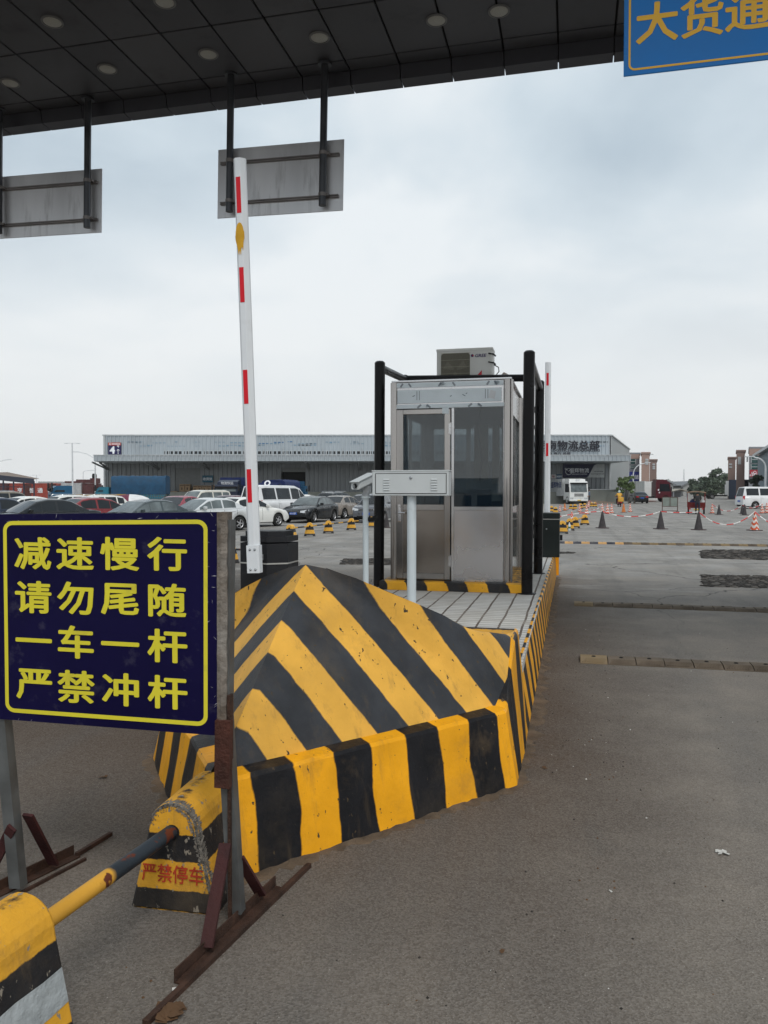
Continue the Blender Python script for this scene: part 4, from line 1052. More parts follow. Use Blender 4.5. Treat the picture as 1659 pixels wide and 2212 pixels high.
# ================================================================ water bottle
bo = thing('water_bottle', 'half empty clear water bottle standing beside the front stop block', 'bottle', gp(1230, 1147), 0, None, 1.5)
b_ = MB(); b_.lathe([(.001, 0), (.032, .002), (.034, .02), (.034, .14), (.028, .175), (.013, .2), (.013, .212)], 14); body = b_.build('body', glass('clear_plastic', (.75, .78, .78), .25, .1), bo)
b_ = MB(); b_.cyl(0, 0, .208, .225, .015, 12); b_.build('cap', m_white, bo)
b_ = MB(); b_.lathe([(.0345, .07), (.0345, .115)], 14); b_.build('label_band', mat('bottle_label', (.05, .16, .08), .5), bo)

# ================================================================ rubber speed humps
m_hump = stripes('hump_rubber', (.24, .175, .095), (.10, .078, .058), wobble=.04, chip=.3, chipcol=(.05, .045, .04), rough=.8, dirt=1., dirtcol=(.17, .135, .10), soft=.05)
m_hump2 = stripes('hump_rubber_far', (.55, .33, .14), (.06, .062, .075), wobble=.04, chip=.2, rough=.8, dirt=.5, dirtcol=(.28, .24, .2))
def speed_hump(label, v0, u0, n, seg, w, h, m, pat, drift=0.0, z=0):
    t = thing('speed_hump', label, 'speed hump', W(v0, u0), -TH, 'rubber speed humps across the exit lane')
    for k in range(n):
        s = MB(); x0, x1 = k * seg + .004, (k + 1) * seg - .004; jy, jz = random.uniform(-.008, .008) + drift * k, random.uniform(-.003, .003)
        prof = [(-w / 2, -.01), (-w / 2, .006), (-w / 2 + .03, .016), (-w * .22, h), (w * .22, h), (w / 2 - .03, .016), (w / 2, .006), (w / 2, -.01)]
        rows = [[(x, y + jy, zz + jz if zz > 0 else zz) for y, zz in prof] for x in (x0, x1)]
        g = pat[k % len(pat)]
        s.grid(rows, [[g] * 8] * 2); s.add(rows[0], [list(range(8))[::-1]], [g] * 8); s.add(rows[1], [list(range(8))], [g] * 8)
        for q in range(9):                     # moulded grip ribs and the fixing bolt
            x = x0 + .02 + q * (seg - .05) / 9; a, c = (x, -w * .46 + jy, .014), (x + .035, -w * .24 + jy, h + .001)
            s.bar(a, c, .010, .006, g=(g, g))
        sgm = s.build('segment', m if k < 8 or seg > .245 else m_hump, t)
        b_ = MB(); b_.lathe([(0, h + .001 + jz), (.012, h + .001 + jz), (.016, h + .006 + jz), (.022, h - .002 + jz)], 12, ((x0 + x1) / 2, jy - .0, 0)); b_.build('bolt', m_seam, sgm)
a = vu(gp(1253, 1433)); c = vu(gp(1659, 1453))
rot = math.atan2(c[1] - a[1], c[0] - a[0])
speed_hump('worn brown speed hump nearest the camera, its end by the kerb', a[0], a[1] + .17, 9, .25, .33, .036, m_hump, [.5, 1.5, 1.5, 1.5, 1.5, 1.5, 1.5, 1.5, 1.5], math.tan(rot) * .25)
a = vu(gp(1240, 1309)); c = vu(gp(1659, 1324)); rot = math.atan2(c[1] - a[1], c[0] - a[0])
speed_hump('dusty grey speed hump with one yellow end, between the other two', a[0], a[1] + .17, 14, .26, .33, .036, m_hump, [.5, 1.5, 1.5, 1.5, 1.5, 1.5, 1.5, 1.5, 1.5, 1.5, 1.5], math.tan(rot) * .26)
a = vu(gp(1202, 1174)); c = vu(gp(1659, 1181)); rot = math.atan2(c[1] - a[1], c[0] - a[0])
speed_hump('far speed hump in fresh yellow and black squares past the gate box', a[0], a[1] + .17, 44, .245, .36, .055, m_hump2, [1.5, .5], math.tan(rot) * .245)

# ================================================================ broken road patches
m_rub = mat('broken_asphalt', (.018, .016, .015), .95, var=.5, scale=9, bump=1., bscale=25)
m_stone = mat('loose_stone', (.03, .026, .023), .9, var=.55, scale=5, bump=.4)
m_stone2 = mat('pale_stone', (.09, .08, .07), .9, var=.3, scale=5)
def patch(name, corners, n, s0, s1, slab=True):
    pts = [gp(x, y) for x, y in corners]; m_ = MB()
    c = sum(pts, Vector()) / len(pts); ring = []
    for i in range(len(pts)):
        a, b2 = pts[i], pts[(i + 1) % len(pts)]
        for k in range(14): p = a.lerp(b2, k / 14); ring.append(p + Vector((random.uniform(-.06, .06), random.uniform(-.1, .1), .004)) - c)
    m_.add(ring, [list(range(len(ring)))]); 
    for k in range(n):
        m_.m(random.choice((1, 1, 1, 2)))
        i = random.random(), random.random()
        p = pts[0].lerp(pts[1], i[0]).lerp(pts[3].lerp(pts[2], i[0]), i[1]) - c
        s = random.uniform(s0, s1); z = s * .22
        vs = [p + Vector((s * math.cos(a) * random.uniform(.6, 1.1), s * math.sin(a) * random.uniform(.6, 1.1), 0)) for a in [q * 1.257 + random.random() for q in range(5)]]
        t_ = [v.lerp(p, .35) + Vector((0, 0, z * random.uniform(.7, 1.2))) for v in vs]
        m_.add(vs + t_, [(q, (q + 1) % 5, 5 + (q + 1) % 5, 5 + q) for q in range(5)] + [(5, 6, 7, 8, 9)])
    return tag(m_.build(name, [m_rub, m_stone, m_stone2], None, loc=c), kind='stuff')
patch('rubble_patch', [(1519, 1267), (1700, 1271), (1690, 1245), (1518, 1243)], 900, .03, .10)
patch('rubble_patch', [(1517, 1206), (1690, 1211), (1690, 1189), (1517, 1189)], 900, .04, .13)
patch('rubble_strip', [(735, 1219), (860, 1221), (860, 1206), (740, 1208)], 350, .02, .09)
patch('rubble_strip', [(1207, 1196), (1240, 1195.5), (1240, 1193), (1207, 1192)], 60, .02, .07)

# ================================================================ cones and red-white chain
m_cstripe = stripes('cone_bands', (.58, .10, .04), (.62, .60, .57), wobble=.2, wscale=6, chip=.3, chipcol=(.25, .1, .07), rough=.6, dirt=.5, dirtcol=(.2, .1, .07))
m_cdark = mat('cone_grime', (.045, .040, .042), .7, var=.35, scale=8, dirt=.3, dirtcol=(.11, .08, .07))
m_cor = mat('cone_orange', (.56, .17, .045), .7, var=.2, scale=6, dirt=.4, dirtcol=(.2, .09, .05))
m_cbase = mat('cone_base', (.05, .03, .032), .8, var=.3)
def cone(label, x, y, kind, h=.72, lean=0., group='traffic cones in the yard'):
    t = thing('traffic_cone', label, 'traffic cone', gp(x, y), R(random.uniform(0, 40)), group, h / .72)
    t.rotation_euler = (0, R(lean), random.uniform(0, .6))
    b_ = MB(); b_.bevbox(-.21, -.21, 0, .21, .21, .03, .012); b_.build('base', m_cbase, t)
    b_ = MB(); n = 24; prof = [(.165, .03)] + [(.155 - .125 * k / 14, .05 + .64 * k / 14) for k in range(15)] + [(.028, .705), (.012, .72), (.001, .722)]
    o = len(b_.v)
    b_.lathe(prof, n, g=lambda z: 1)
    if kind == 's':                            # slanting reflective bands
        for i in range(len(b_.v)):
            px, py, pz = b_.v[i]; a = math.atan2(py, px); b_.g[i] = 1.2 + pz / .095 + .9 * abs(math.sin(a * 2))
    b_.build('cone_body', {'s': m_cstripe, 'd': m_cdark, 'o': m_cor}[kind], t)
    return t
CN = [(1301, 1141, 'd', .74, 'blackened cone behind the far gate box, alone before the stop blocks'), (1427, 1143, 'd', .76, 'blackened cone in front of the notice frame'), (1509, 1145, 'd', .76, 'grimy grey cone in front of the red tricycle'), (1630, 1146, 's', .78, 'red and white cone in front of the white van wheel'),
      (835, 1140, 'd', .62, 'dark cone beside the booth corner and the grey car'), (1235, 1131, 's', .60, 'red topped cone peeping over the exit lane stop blocks'),
      (1301, 1106, 's', .66, 'striped cone with dark foot, first of the trio before the rider'), (1312, 1110, 's', .72, 'chevron striped cone in the middle of the trio before the rider'), (1321, 1109, 's', .68, 'faded red cone closing the trio before the rider'),
      (1347, 1107, 'o', .66, 'plain orange cone beneath the small trees'), (1361, 1106, 's', .64, 'broad striped cone under the black parked car'),
      (1252, 1106, 's', .62, 'white banded cone before the truck bumper'), (1267, 1111, 's', .66, 'striped cone nearest the far stop blocks'), (1270, 1097, 's', .70, 'tilted striped cone by the standing man'), (1220, 1103, 'o', .60, 'orange cone with a worn top beside the truck wheel'), (1209, 1105, 's', .50, 'low faded red cone at the truck steps'),
      (1538, 1109, 's', .68, 'striped cone beside the tricycle wheel'), (1553, 1112, 'd', .68, 'dark cone between tricycle and van'), (1603, 1110, 'd', .62, 'dim red brown cone in the van shadow'), (1608, 1113, 'd', .72, 'grey cone before the rear wheel of the van'), (1646, 1109, 's', .72, 'striped cone before the van side, front of two'), (1656, 1108, 's', .74, 'striped cone before the van side, behind its neighbour'),
      (1571, 1083, 'o', .7, 'tiny far cone beside the distant white truck'), (1581, 1083, 'o', .7, 'tiny far cone at the distant kerb')]
CN = CN[:-2] + [(1583 - 2, 1084, 'o', .7, 'tiny far cone behind the van roof line')][:0]
tops = {}
for x, y, k, h, lb in CN:
    t = cone(lb, x, y, k, h, lean=(14 if 'tilted' in lb else 0)); tops[(x, y)] = t.location + Vector((0, 0, h * .97))
for i, (x, y, lb) in enumerate(((1568 - 1, 1081, ''),)): pass
m_chain = stripes('chain_plastic', (.66, .05, .05), (.74, .72, .70), wobble=.0, chip=0, dirt=.15, rough=.5)
def chain(label, a, c, sag, r=.018, bands=8):
    a, c = Vector(a), Vector(c); t = thing('barrier_chain', label, 'barrier chain', (a + c) / 2, 0, 'red and white barrier chains')
    o = (a + c) / 2; n = 40; pts = []
    for k in range(n + 1):
        s = k / n; p = a.lerp(c, s); p.z -= sag * 4 * s * (1 - s); p.z = max(p.z, .03); pts.append(p - o)
    m_ = MB(); m_.tube(pts, [r * (1 + .25 * (k % 2)) for k in range(n + 1)], 6, True, [bands * k / n for k in range(n + 1)]); m_.build('links', m_chain, t)
T = lambda *k: tops[k]
chain('red and white chain from the far gate box to the lone blackened cone', gp(1200, 1118, .45), T(1301, 1141), -.05)
chain('red and white chain from the lone blackened cone to the cone by the notice frame', T(1301, 1141), T(1427, 1143), .22)
chain('short red and white chain between the two grimy cones before the tricycle', T(1427, 1143), T(1509, 1145), .04, bands=6)
chain('deeply sagging red and white chain from the tricycle cone to the striped cone', T(1509, 1145), T(1630, 1146), .52)
chain('red and white chain dropping out of the frame past the striped cone', T(1630, 1146), gp(1760, 1150, .4), .25)
chain('far chain between the tricycle cone and the dim cone under the van', T(1538, 1109), T(1603, 1110), .45)
chain('far chain along the van from the dim cone', T(1603, 1110), T(1646, 1109), .25, bands=6)
chain('thin far chain between two cones before the dock', T(1267, 1111), T(1301, 1106), .4, .013)
chain('thin far chain behind the rider towards the broad striped cone', T(1270, 1097), T(1361, 1106), .3, .013, 10)
chain('thin far chain lying low by the truck', T(1209, 1105), T(1267, 1111), .35, .013)

# ================================================================ litter and grit
m_leaf = mat('dry_leaf', (.10, .055, .028), .9, var=.4); m_paper = mat('litter_paper', (.52, .51, .48), .8, var=.2)
def scrap(name, label, x, y, s, m, n=6, flat=.35, cat='litter'):
    t = MB()
    for k in range(n):
        c = Vector((random.uniform(-s, s), random.uniform(-s, s), s * .2)) * .7; a = random.uniform(0, 6.28)
        d = Vector((math.cos(a), math.sin(a), random.uniform(-.2, .2))) * s * random.uniform(.4, 1); e = Vector((-math.sin(a), math.cos(a), random.uniform(-.3, .5))) * s * random.uniform(.3, .6)
        vs = [c - d - e, c + d - e, c + d * .8 + e, c - d * .9 + e]
        for v in vs: v.z = max(.003, v.z * flat + .006)
        t.add(vs, [(0, 1, 2, 3)])
    return tag(t.build(name, m, None, loc=gp(x, y)), label, cat)
scrap('paper_scrap', 'crumpled pale scrap on the open asphalt', 1562, 1845, .02, m_paper, 9, .7)
scrap('paper_scrap', 'small white chip on the bare asphalt below the road patch', 1322, 1928, .008, m_paper, 2)
scrap('paper_scrap', 'white crumb caught on the rusty foot rail', 403, 2090, .012, m_paper, 8, 1.2)
scrap('paper_scrap', 'pale stub at the tip of the rusty foot rail', 385, 2140, .012, m_paper, 6, 1.0)
scrap('leaf_clump', 'dry brown tuft lying against the skid bar', 365, 2192, .035, m_leaf, 26, .8)
scrap('dry_leaf', 'curled dark leaf on the ground behind the board', 222, 1681, .02, m_leaf, 4, 1.)
scrap('brown_flake', 'brown flake on the asphalt in front of the striped kerb', 1082, 2058, .012, m_leaf, 3)
scrap('twig_bit', 'thin dark splinter beside the kerb', 1172, 1660, .02, m_leaf, 2)
gr_ = MB(); gr_.m(0)
for k in range(1500):
    u = random.uniform(1.6, 9.5); v = random.uniform(-2.6, 4.2)
    if -2.6 < v < -.2 and u > 2.9: continue
    if random.random() < .35 and u > 4.4: v = random.uniform(-.22, .4)
    s = random.choice((.002, .003, .003, .004, .006)); p = W(v, u); gr_.cur = random.choice((0,) * 10 + (1,) * 6 + (2,))
    vs = [p + Vector((s * math.cos(a), s * math.sin(a), 0)) for a in (0, 1.6, 3.1, 4.6)] + [p + Vector((0, 0, s))]
    gr_.add(vs, [(0, 1, 4), (1, 2, 4), (2, 3, 4), (3, 0, 4)])
tag(gr_.build('grit', [m_stone, m_leaf, m_paper], None), kind='stuff')
db = MB()  # dust along the kerb foot, added also as painted contact shade
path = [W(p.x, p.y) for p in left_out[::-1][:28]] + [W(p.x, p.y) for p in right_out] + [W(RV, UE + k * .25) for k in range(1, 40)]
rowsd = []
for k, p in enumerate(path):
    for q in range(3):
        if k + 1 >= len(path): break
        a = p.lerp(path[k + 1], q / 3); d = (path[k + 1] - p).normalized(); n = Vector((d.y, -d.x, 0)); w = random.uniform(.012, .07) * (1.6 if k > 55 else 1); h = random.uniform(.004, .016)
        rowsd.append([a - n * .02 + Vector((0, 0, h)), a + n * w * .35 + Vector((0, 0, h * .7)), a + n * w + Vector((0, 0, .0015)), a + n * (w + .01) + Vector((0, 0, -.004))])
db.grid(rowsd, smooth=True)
tag(db.build('kerb_dust_shade', mat('kerb_dust_shade', (.115, .082, .055), .95, var=.35, scale=9, bump=.8, bscale=60)), kind='stuff')
sp_ = scrap('paint_spill', 'spilt yellow paint at the foot of the striped kerb', 1140, 1718, .001, MATS['amber_smear'], 1)
# ================================================================ cars
def paint(name, col, metal=.0, rough=.28, dirt=.12):
    return mat('car_' + name, col, rough, metal, var=.04, scale=1.5, dirt=dirt, dirtcol=tuple(.6 * c + .06 for c in col), coat=.45)
m_win = mat('car_glass', (.014, .018, .022), .08, var=.3, scale=1.2, spec=.35)
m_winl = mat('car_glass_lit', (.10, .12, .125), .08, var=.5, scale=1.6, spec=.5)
m_chrome = mat('car_chrome', (.55, .56, .57), .2, 1.)
m_rim = mat('alloy_rim', (.42, .42, .43), .35, .8)
m_head = mat('headlamp_lens', (.62, .64, .66), .12, .3)
m_tail = mat('taillamp_lens', (.42, .012, .02), .2)
m_plate = mat('blue_plate', (.02, .09, .40), .4); m_plw = mat('plate_white', (.75, .77, .8), .5)
m_under = mat('underbody', (.012, .012, .013), .9)
# x of: front, cowl, roof front, roof rear, deck; z of: nose, hood, belt, roof, deck
KIND = {
 'sedan': dict(L=4.55, W=1.78, low=[(2.27, .52), (2.22, .66), (2.05, .78), (1.5, .89), (.98, .96), (-.4, .97), (-1.55, 1.02), (-1.95, 1.03), (-2.2, .98), (-2.27, .70)], roof=[(.98, .96), (.25, 1.37), (-.2, 1.45), (-.75, 1.44), (-1.05, 1.38), (-1.68, 1.03)], cut=(.98, .18, -1.02, -1.68), pil=[(.10, -.42), (-.50, -1.16)], wheels=(1.38, -1.32)),
 'suv': dict(L=4.5, W=1.84, low=[(2.25, .6), (2.2, .8), (2.0, .94), (1.5, 1.02), (1.05, 1.07), (-.4, 1.08), (-1.6, 1.12), (-2.1, 1.12), (-2.22, 1.05), (-2.25, .7)], roof=[(1.05, 1.07), (.42, 1.56), (-.1, 1.67), (-1.2, 1.66), (-1.7, 1.58), (-2.15, 1.12)], cut=(1.05, .38, -1.68, -2.15), pil=[(.22, -.4), (-.48, -1.2), (-1.28, -1.72)], wheels=(1.36, -1.34)),
 'van': dict(L=4.9, W=1.72, low=[(2.45, .6), (2.43, .85), (2.36, 1.0), (2.2, 1.10), (2.0, 1.12), (0, 1.12), (-2.0, 1.12), (-2.4, 1.12), (-2.44, 1.0), (-2.45, .6)], roof=[(2.16, 1.12), (1.5, 1.84), (1.1, 1.96), (-1.8, 1.98), (-2.2, 1.94), (-2.42, 1.12)], cut=(2.16, 1.42, -2.22, -2.42), pil=[(1.35, .55), (.42, -.85), (-.98, -2.12)], wheels=(1.55, -1.35)),
 'mpv': dict(L=4.2, W=1.64, low=[(2.1, .6), (2.08, .8), (1.95, .95), (1.6, 1.03), (1.35, 1.06), (0, 1.06), (-1.6, 1.06), (-2.0, 1.06), (-2.08, 1.0), (-2.1, .6)], roof=[(1.5, 1.04), (.8, 1.68), (.4, 1.76), (-1.5, 1.76), (-1.8, 1.70), (-2.06, 1.06)], cut=(1.5, .74, -1.82, -2.06), pil=[(.62, -.15), (-.25, -1.0), (-1.1, -1.72)], wheels=(1.2, -1.25)),
}
def interp(pts, x):
    pts = sorted(pts)
    if x <= pts[0][0]: return pts[0][1]
    for (a, b), (c, d) in zip(pts, pts[1:]):
        if x <= c: return b + (d - b) * (x - a) / (c - a) if c > a else d
    return pts[-1][1]
def wheel_mb(rimc=5, r=.315, w=.2):
    t = MB(); t.lathe([(r * .66, -w / 2), (r * .93, -w / 2), (r, -w * .32), (r, w * .32), (r * .93, w / 2), (r * .66, w / 2), (r * .6, 0), (r * .66, -w / 2)], 22, axis='y')
    q = MB(); q.lathe([(r * .66, -w * .5), (r * .63, -w * .36), (r * .56, -w * .3)], 22, axis='y'); q.lathe([(.0, -w * .42), (r * .16, -w * .42), (r * .18, -w * .3)], 14, axis='y')
    for k in range(rimc):
        a = 2 * math.pi * k / rimc; d = Vector((math.cos(a), 0, math.sin(a))); q.bar(d * r * .1 + Vector((0, -w * .38, 0)), d * r * .64 + Vector((0, -w * .34, 0)), r * .16, .02, up=(0, 1, 0))
    k_ = MB(); k_.lathe([(0, -w * .2), (r * .64, -w * .2)], 20, axis='y'); return t, q, k_
CARG = 'cars parked in the yard'
def car(label, px, py, hd, kind, col, sc=.9, name='parked_car', cat='car', tint=None, plate=None, group=CARG, rails=False, high=False, loc=None):
    K = KIND[kind]; hw = K['W'] / 2; Lh = K['L'] / 2; x0 = -Lh; x1 = Lh; wz = .315
    t = thing(name, label, cat, loc if loc is not None else gp(px, py), R(hd), group, sc)
    win = tint or m_win
    xs = set([x for x, _ in K['low']] + [x for x, _ in K['roof']] + list(K['cut']) + [p for a in K['pil'] for p in a])
    for wx in K['wheels']:
        for k in range(-8, 9): xs.add(round(wx + .385 * math.sin(math.pi / 2 * k / 8), 4))
    k = -Lh
    while k < Lh: xs.add(round(k, 3)); k += .16
    xs = sorted(x for x in xs if x0 <= x <= x1)
    sill = .24
    def plan(x):
        e = max(0, (abs(x) - (Lh - .75)) / .75); return hw * (1 - .17 * e ** 2.2)
    low = []
    for x in xs:
        h = plan(x); zt = interp(K['low'], x); zb = sill + (.12 * max(0, (abs(x) - (Lh - .35)) / .35))
        for wx in K['wheels']:
            if abs(x - wx) < .386: zb = max(zb, wz + math.sqrt(max(0, .386 ** 2 - (x - wx) ** 2)))
        zb = min(zb, zt - .06)
        zm = [zb, zb + (zt - zb) * .16, zb + (zt - zb) * .5, zb + (zt - zb) * .72, zt - .045 if zt - .045 > zb else zt, zt - .008, zt + .012]
        yy = [h * .965, h * .99, h, h * .985, h * .955, h * .90, 0]
        low.append([(x, y, z) for y, z in zip(yy, zm)])
    body = MB()
    Lr = [[(x, -y, z) for x, y, z in r] for r in low]
    body.grid([r for r in low], smooth=True); body.grid([r[::-1] for r in Lr], smooth=True)
    for r, rl, fl in ((low[0], Lr[0], 0), (low[-1], Lr[-1], 1)):
        ring = r + rl[-2::-1]; body.add(ring if not fl else ring[::-1], [list(range(len(ring)))])
    # greenhouse
    ca, cb, cc, cd = K['cut']; gl = {'windscreen': MB(), 'rear_window': MB()}; sides = [MB() for _ in K['pil'] for _ in (0, 1)]
    gx = [x for x in xs if cd - 1e-6 <= x <= ca + 1e-6]
    def sec(x):
        zb = interp(K['low'], x) - .02; zr = max(interp(K['roof'], x), zb + .004); h = plan(x)
        f = lambda z: h * (.935 - .235 * max(0, (z - .98)) / .5 * (.6 if kind in ('van', 'mpv') else 1))
        zs = [zb, zb + (zr - zb) * .12, zb + (zr - zb) * .84, zr - .03 * min(1, (zr - zb) / .2), zr + .0]
        ys = [f(z) for z in zs]; ys[4] -= .07
        return [(x, y, z) for y, z in zip(ys, zs)] + [(x, ys[4] * .5, zr + .018), (x, 0, zr + .025)]
    S = [sec(x) for x in gx]
    for i in range(len(gx) - 1):
        xm = (gx[i] + gx[i + 1]) / 2
        for sgn in (1, -1):
            A = [(x, sgn * y, z) for x, y, z in S[i]]; B = [(x, sgn * y, z) for x, y, z in S[i + 1]]
            for j in range(6):
                q = [A[j], A[j + 1], B[j + 1], B[j]]
                if sgn > 0: q = q[::-1]
                q = q[::-1] if True else q
                dst = body
                if j == 1:
                    for k, (a, b) in enumerate(K['pil']):
                        if b - 1e-6 <= xm <= a + 1e-6: dst = sides[2 * k + (0 if sgn > 0 else 1)]
                    # front quarter between screen and door glass
                    if xm > K['pil'][0][0] + .02 and xm < ca - .25 and kind in ('sedan', 'suv', 'mpv', 'van'): dst = sides[0 if sgn > 0 else 1]
                if j in (4, 5):
                    if xm > cb: dst = gl['windscreen']
                    elif xm < cc: dst = gl['rear_window']
                dst.add(q, [(0, 1, 2, 3)], smooth=True)
    bo = body.build('body', col, t)
    for nm, g in gl.items():
        if g.f: g.build(nm, win, t)
    for g in sides:
        if g.f: g.build('side_window', win, t)
    un = MB(); un.box(-Lh + .2, -hw * .86, .2, Lh - .2, hw * .86, .62); un.build('underbody', m_under, t)
    # seams and sills
    sm_ = MB()
    for sgn in (1, -1):
        for k, (a, b) in enumerate(K['pil'][:2]):
            for x in ((a + .12 if k == 0 else a + .03), b - .03 if k == 1 else None):
                if x is None: continue
                r = [low[min(range(len(xs)), key=lambda i: abs(xs[i] - x))]][0]
                for p, q in zip(r[1:4], r[2:5]): sm_.bar((p[0], sgn * (p[1] + .001), p[2]), (q[0], sgn * (q[1] + .001), q[2]), .012, .006, up=(0, 1, 0))
    sm_.build('door_seam', m_under, t)
    for sgn in (1, -1):
        for k, (a, b) in enumerate(K['pil'][:2]):
            hz = interp(K['low'], b) - .14; hx = b + .16; d = MB(); y = sgn * (plan(hx) * .985); d.bar((hx - .08, y, hz), (hx + .08, y, hz), .03, .025, up=(0, 1, 0)); d.build('door_handle', m_chrome if k == 0 else col, t)
        mx = ca - .42; d = MB(); y = sgn * (plan(mx) * .93 + .11); z = interp(K['low'], mx) + .07; d.bevbox(mx - .06, y - .09, z - .06, mx + .06, y + .09, z + .07, .025); d.build('mirror', col if col not in (m_white,) else col, t)
    # lamps, grille, plates
    zn = interp(K['low'], Lh - .22)
    for sgn in (1, -1):
        tall = kind in ('van', 'mpv', 'suv')
        h_ = MB(); yo = plan(Lh - .12); h_.grid([[(Lh - .30 if not tall else Lh - .16, sgn * (yo + .03), zn - .03), (Lh - .06, sgn * (yo - .12), zn - .06), (Lh + .012, sgn * (yo - .36), zn - .10)], [(Lh - .24 if not tall else Lh - .12, sgn * (yo + .03), zn - .17), (Lh - .02, sgn * (yo - .12), zn - .21), (Lh + .016, sgn * (yo - .36), zn - .19)]]); h_.build('headlight', m_head, t)
        zt = interp(K['low'], -Lh + .12); yo = plan(-Lh + .1)
        h_ = MB()
        if kind == 'sedan': h_.grid([[(-Lh + .34, sgn * (yo + .025), zt - .08), (-Lh + .04, sgn * (yo - .05), zt - .07), (-Lh - .012, sgn * (yo - .36), zt - .10)], [(-Lh + .26, sgn * (yo + .03), zt - .22), (-Lh + .0, sgn * (yo - .05), zt - .25), (-Lh - .014, sgn * (yo - .36), zt - .22)]])
        else: h_.grid([[(-Lh + .16, sgn * (yo + .02), zt + .05), (-Lh - .012, sgn * (yo - .06), zt + .05)], [(-Lh + .12, sgn * (yo + .025), zt - .28), (-Lh - .012, sgn * (yo - .07), zt - .28)]])
        h_.build('taillight', m_tail, t)
    g = MB(); g.bevbox(Lh - .04, -.42, zn - .19, Lh + .018, .42, zn - .10, .01); g.bevbox(Lh - .04, -.55, .33, Lh + .015, .55, .42, .01); g.m(1)
    for k in range(4): g.box(Lh + .017, -.40, zn - .185 + k * .022, Lh + .024, .40, zn - .177 + k * .022)
    g.build('grille', [m_under, m_chrome], t)
    for s in (1, -1):
        p = MB(); p.box(s * (Lh + .004), -.22, .47 if s > 0 else .62, s * (Lh + .026), .22, .60 if s > 0 else .75); pl = p.build('license_plate', m_plate, t)
        if plate and s > 0: q = MB(); text_mb(q, plate, .125, (Lh + .0265, 0, .535), (0, 1, 0), (0, 0, 1), bold=.015, squash=.8); q.build('lettering', m_plw, pl)
    for wx in K['wheels']:
        for sgn in (1, -1):
            a, b, c = wheel_mb(); rot = (0, 0, 0) if sgn < 0 else (0, 0, math.pi)
            w = a.build('wheel', m_rubber, t, loc=(wx, sgn * (hw - .115), wz), rot=rot); r = b.build('rim', m_rim, w); c.build('brake_disc', m_under, w)
    if rails:
        for sgn in (1, -1): p = MB(); zr = interp(K['roof'], -.3); p.tube([(.3, sgn * hw * .62, zr - .02), (.2, sgn * hw * .62, zr + .06), (-1.2, sgn * hw * .62, zr + .06), (-1.4, sgn * hw * .62, zr - .04)], .02, 6); p.build('roof_rail', m_chrome, t)
    return t
c_black = paint('black', (.010, .012, .014)); c_beige = paint('beige', (.27, .235, .205), .4); c_grey = paint('grey', (.115, .12, .135), .4); c_navy = paint('navy', (.025, .035, .06), .3)
c_dgrey = paint('dark_grey', (.045, .048, .052), .3); c_wht = paint('white', (.72, .72, .69)); c_silver = paint('silver', (.60, .62, .63), .2); c_red = paint('dark_red', (.20, .018, .022)); c_red2 = paint('red', (.24, .015, .035))
c_slate = paint('slate', (.05, .065, .07), .3); c_sand = paint('sand', (.24, .215, .175), .2); c_maroon = paint('maroon', (.10, .03, .045)); c_van = paint('van_white', (.70, .71, .72))
car('black saloon with a blue plate facing us at the end of the front row', 672, 1127, -110, 'sedan', c_black, .9, plate='A·51C87', tint=m_winl)
car('beige saloon seen from behind beside the black one with the blue plate', 741, 1119, 64, 'sedan', c_beige, .90, tint=m_win)
car('grey car facing us behind the guard post and camera pole', 812, 1127, -104, 'suv', c_grey, .86, plate='A·7320')
car('dark blue car facing us, half hidden beyond the beige saloon', 786, 1114, -104, 'sedan', c_navy, .93)
car('dark estate with roof rails behind the beige saloon', 730, 1110, 62, 'suv', c_dgrey, .90, rails=True)
car('white saloon roof between the white van and the dark estate', 668, 1108, -15, 'sedan', c_wht, .90)
car('tall white minibus with dark rear glass behind the barrier arm', 596, 1124, 62, 'van', c_van, .95, 'parked_van', 'van', group='vans parked in the yard')
car('white saloon with a red tail lamp behind the foot of the barrier arm', 532, 1138, 54, 'sedan', c_wht, .90)
car('silver white saloon facing us beside the edge of the warning board', 440, 1147, -132, 'sedan', c_silver, .90, tint=m_winl)
car('dark slate saloon with clear windows above the middle of the board', 305, 1158, -128, 'sedan', c_slate, .88, tint=m_winl)
car('dark red saloon seen from behind above the board', 212, 1150, 50, 'sedan', c_red, .92)
car('black saloon with chrome window line above the corner of the board', 80, 1161, -135, 'sedan', c_black, .90)
car('black car nose cut by the frame edge at the end of the row', -42, 1156, -135, 'sedan', c_navy, .93)
car('white crossover with roof rails behind the dark red saloon', 200, 1130, -128, 'suv', c_wht, .82, rails=True)
car('white crossover farther back behind the black saloon', 132, 1128, -128, 'suv', c_wht, .82, rails=True)
car('white saloon roof showing low behind the black saloon', 42, 1138, -128, 'sedan', c_wht, .92)
car('sand coloured boxy off roader at the frame edge by the containers', 14, 1118, 60, 'mpv', c_sand, .88, rails=True)
car('bright red saloon from behind, between slate saloon and cream minivan', 400, 1130, 72, 'sedan', c_red2, .92)
car('cream white minivan in front of the carton stacks', 440, 1118, -122, 'mpv', paint('cream', (.62, .60, .53)), .92, 'parked_van', 'van', group='vans parked in the yard', tint=m_winl)
car('maroon saloon roof just behind the silver white saloon', 508, 1122, 60, 'sedan', c_maroon, .92)
car('white minibus side on in the exit road, cut by the frame', 1652, 1098.5, 4, 'van', c_van, .98, 'driving_van', 'van', group=None)
car('black saloon parked under the small trees, seen from behind', 1379, 1087, 84, 'sedan', c_black, 1.0)

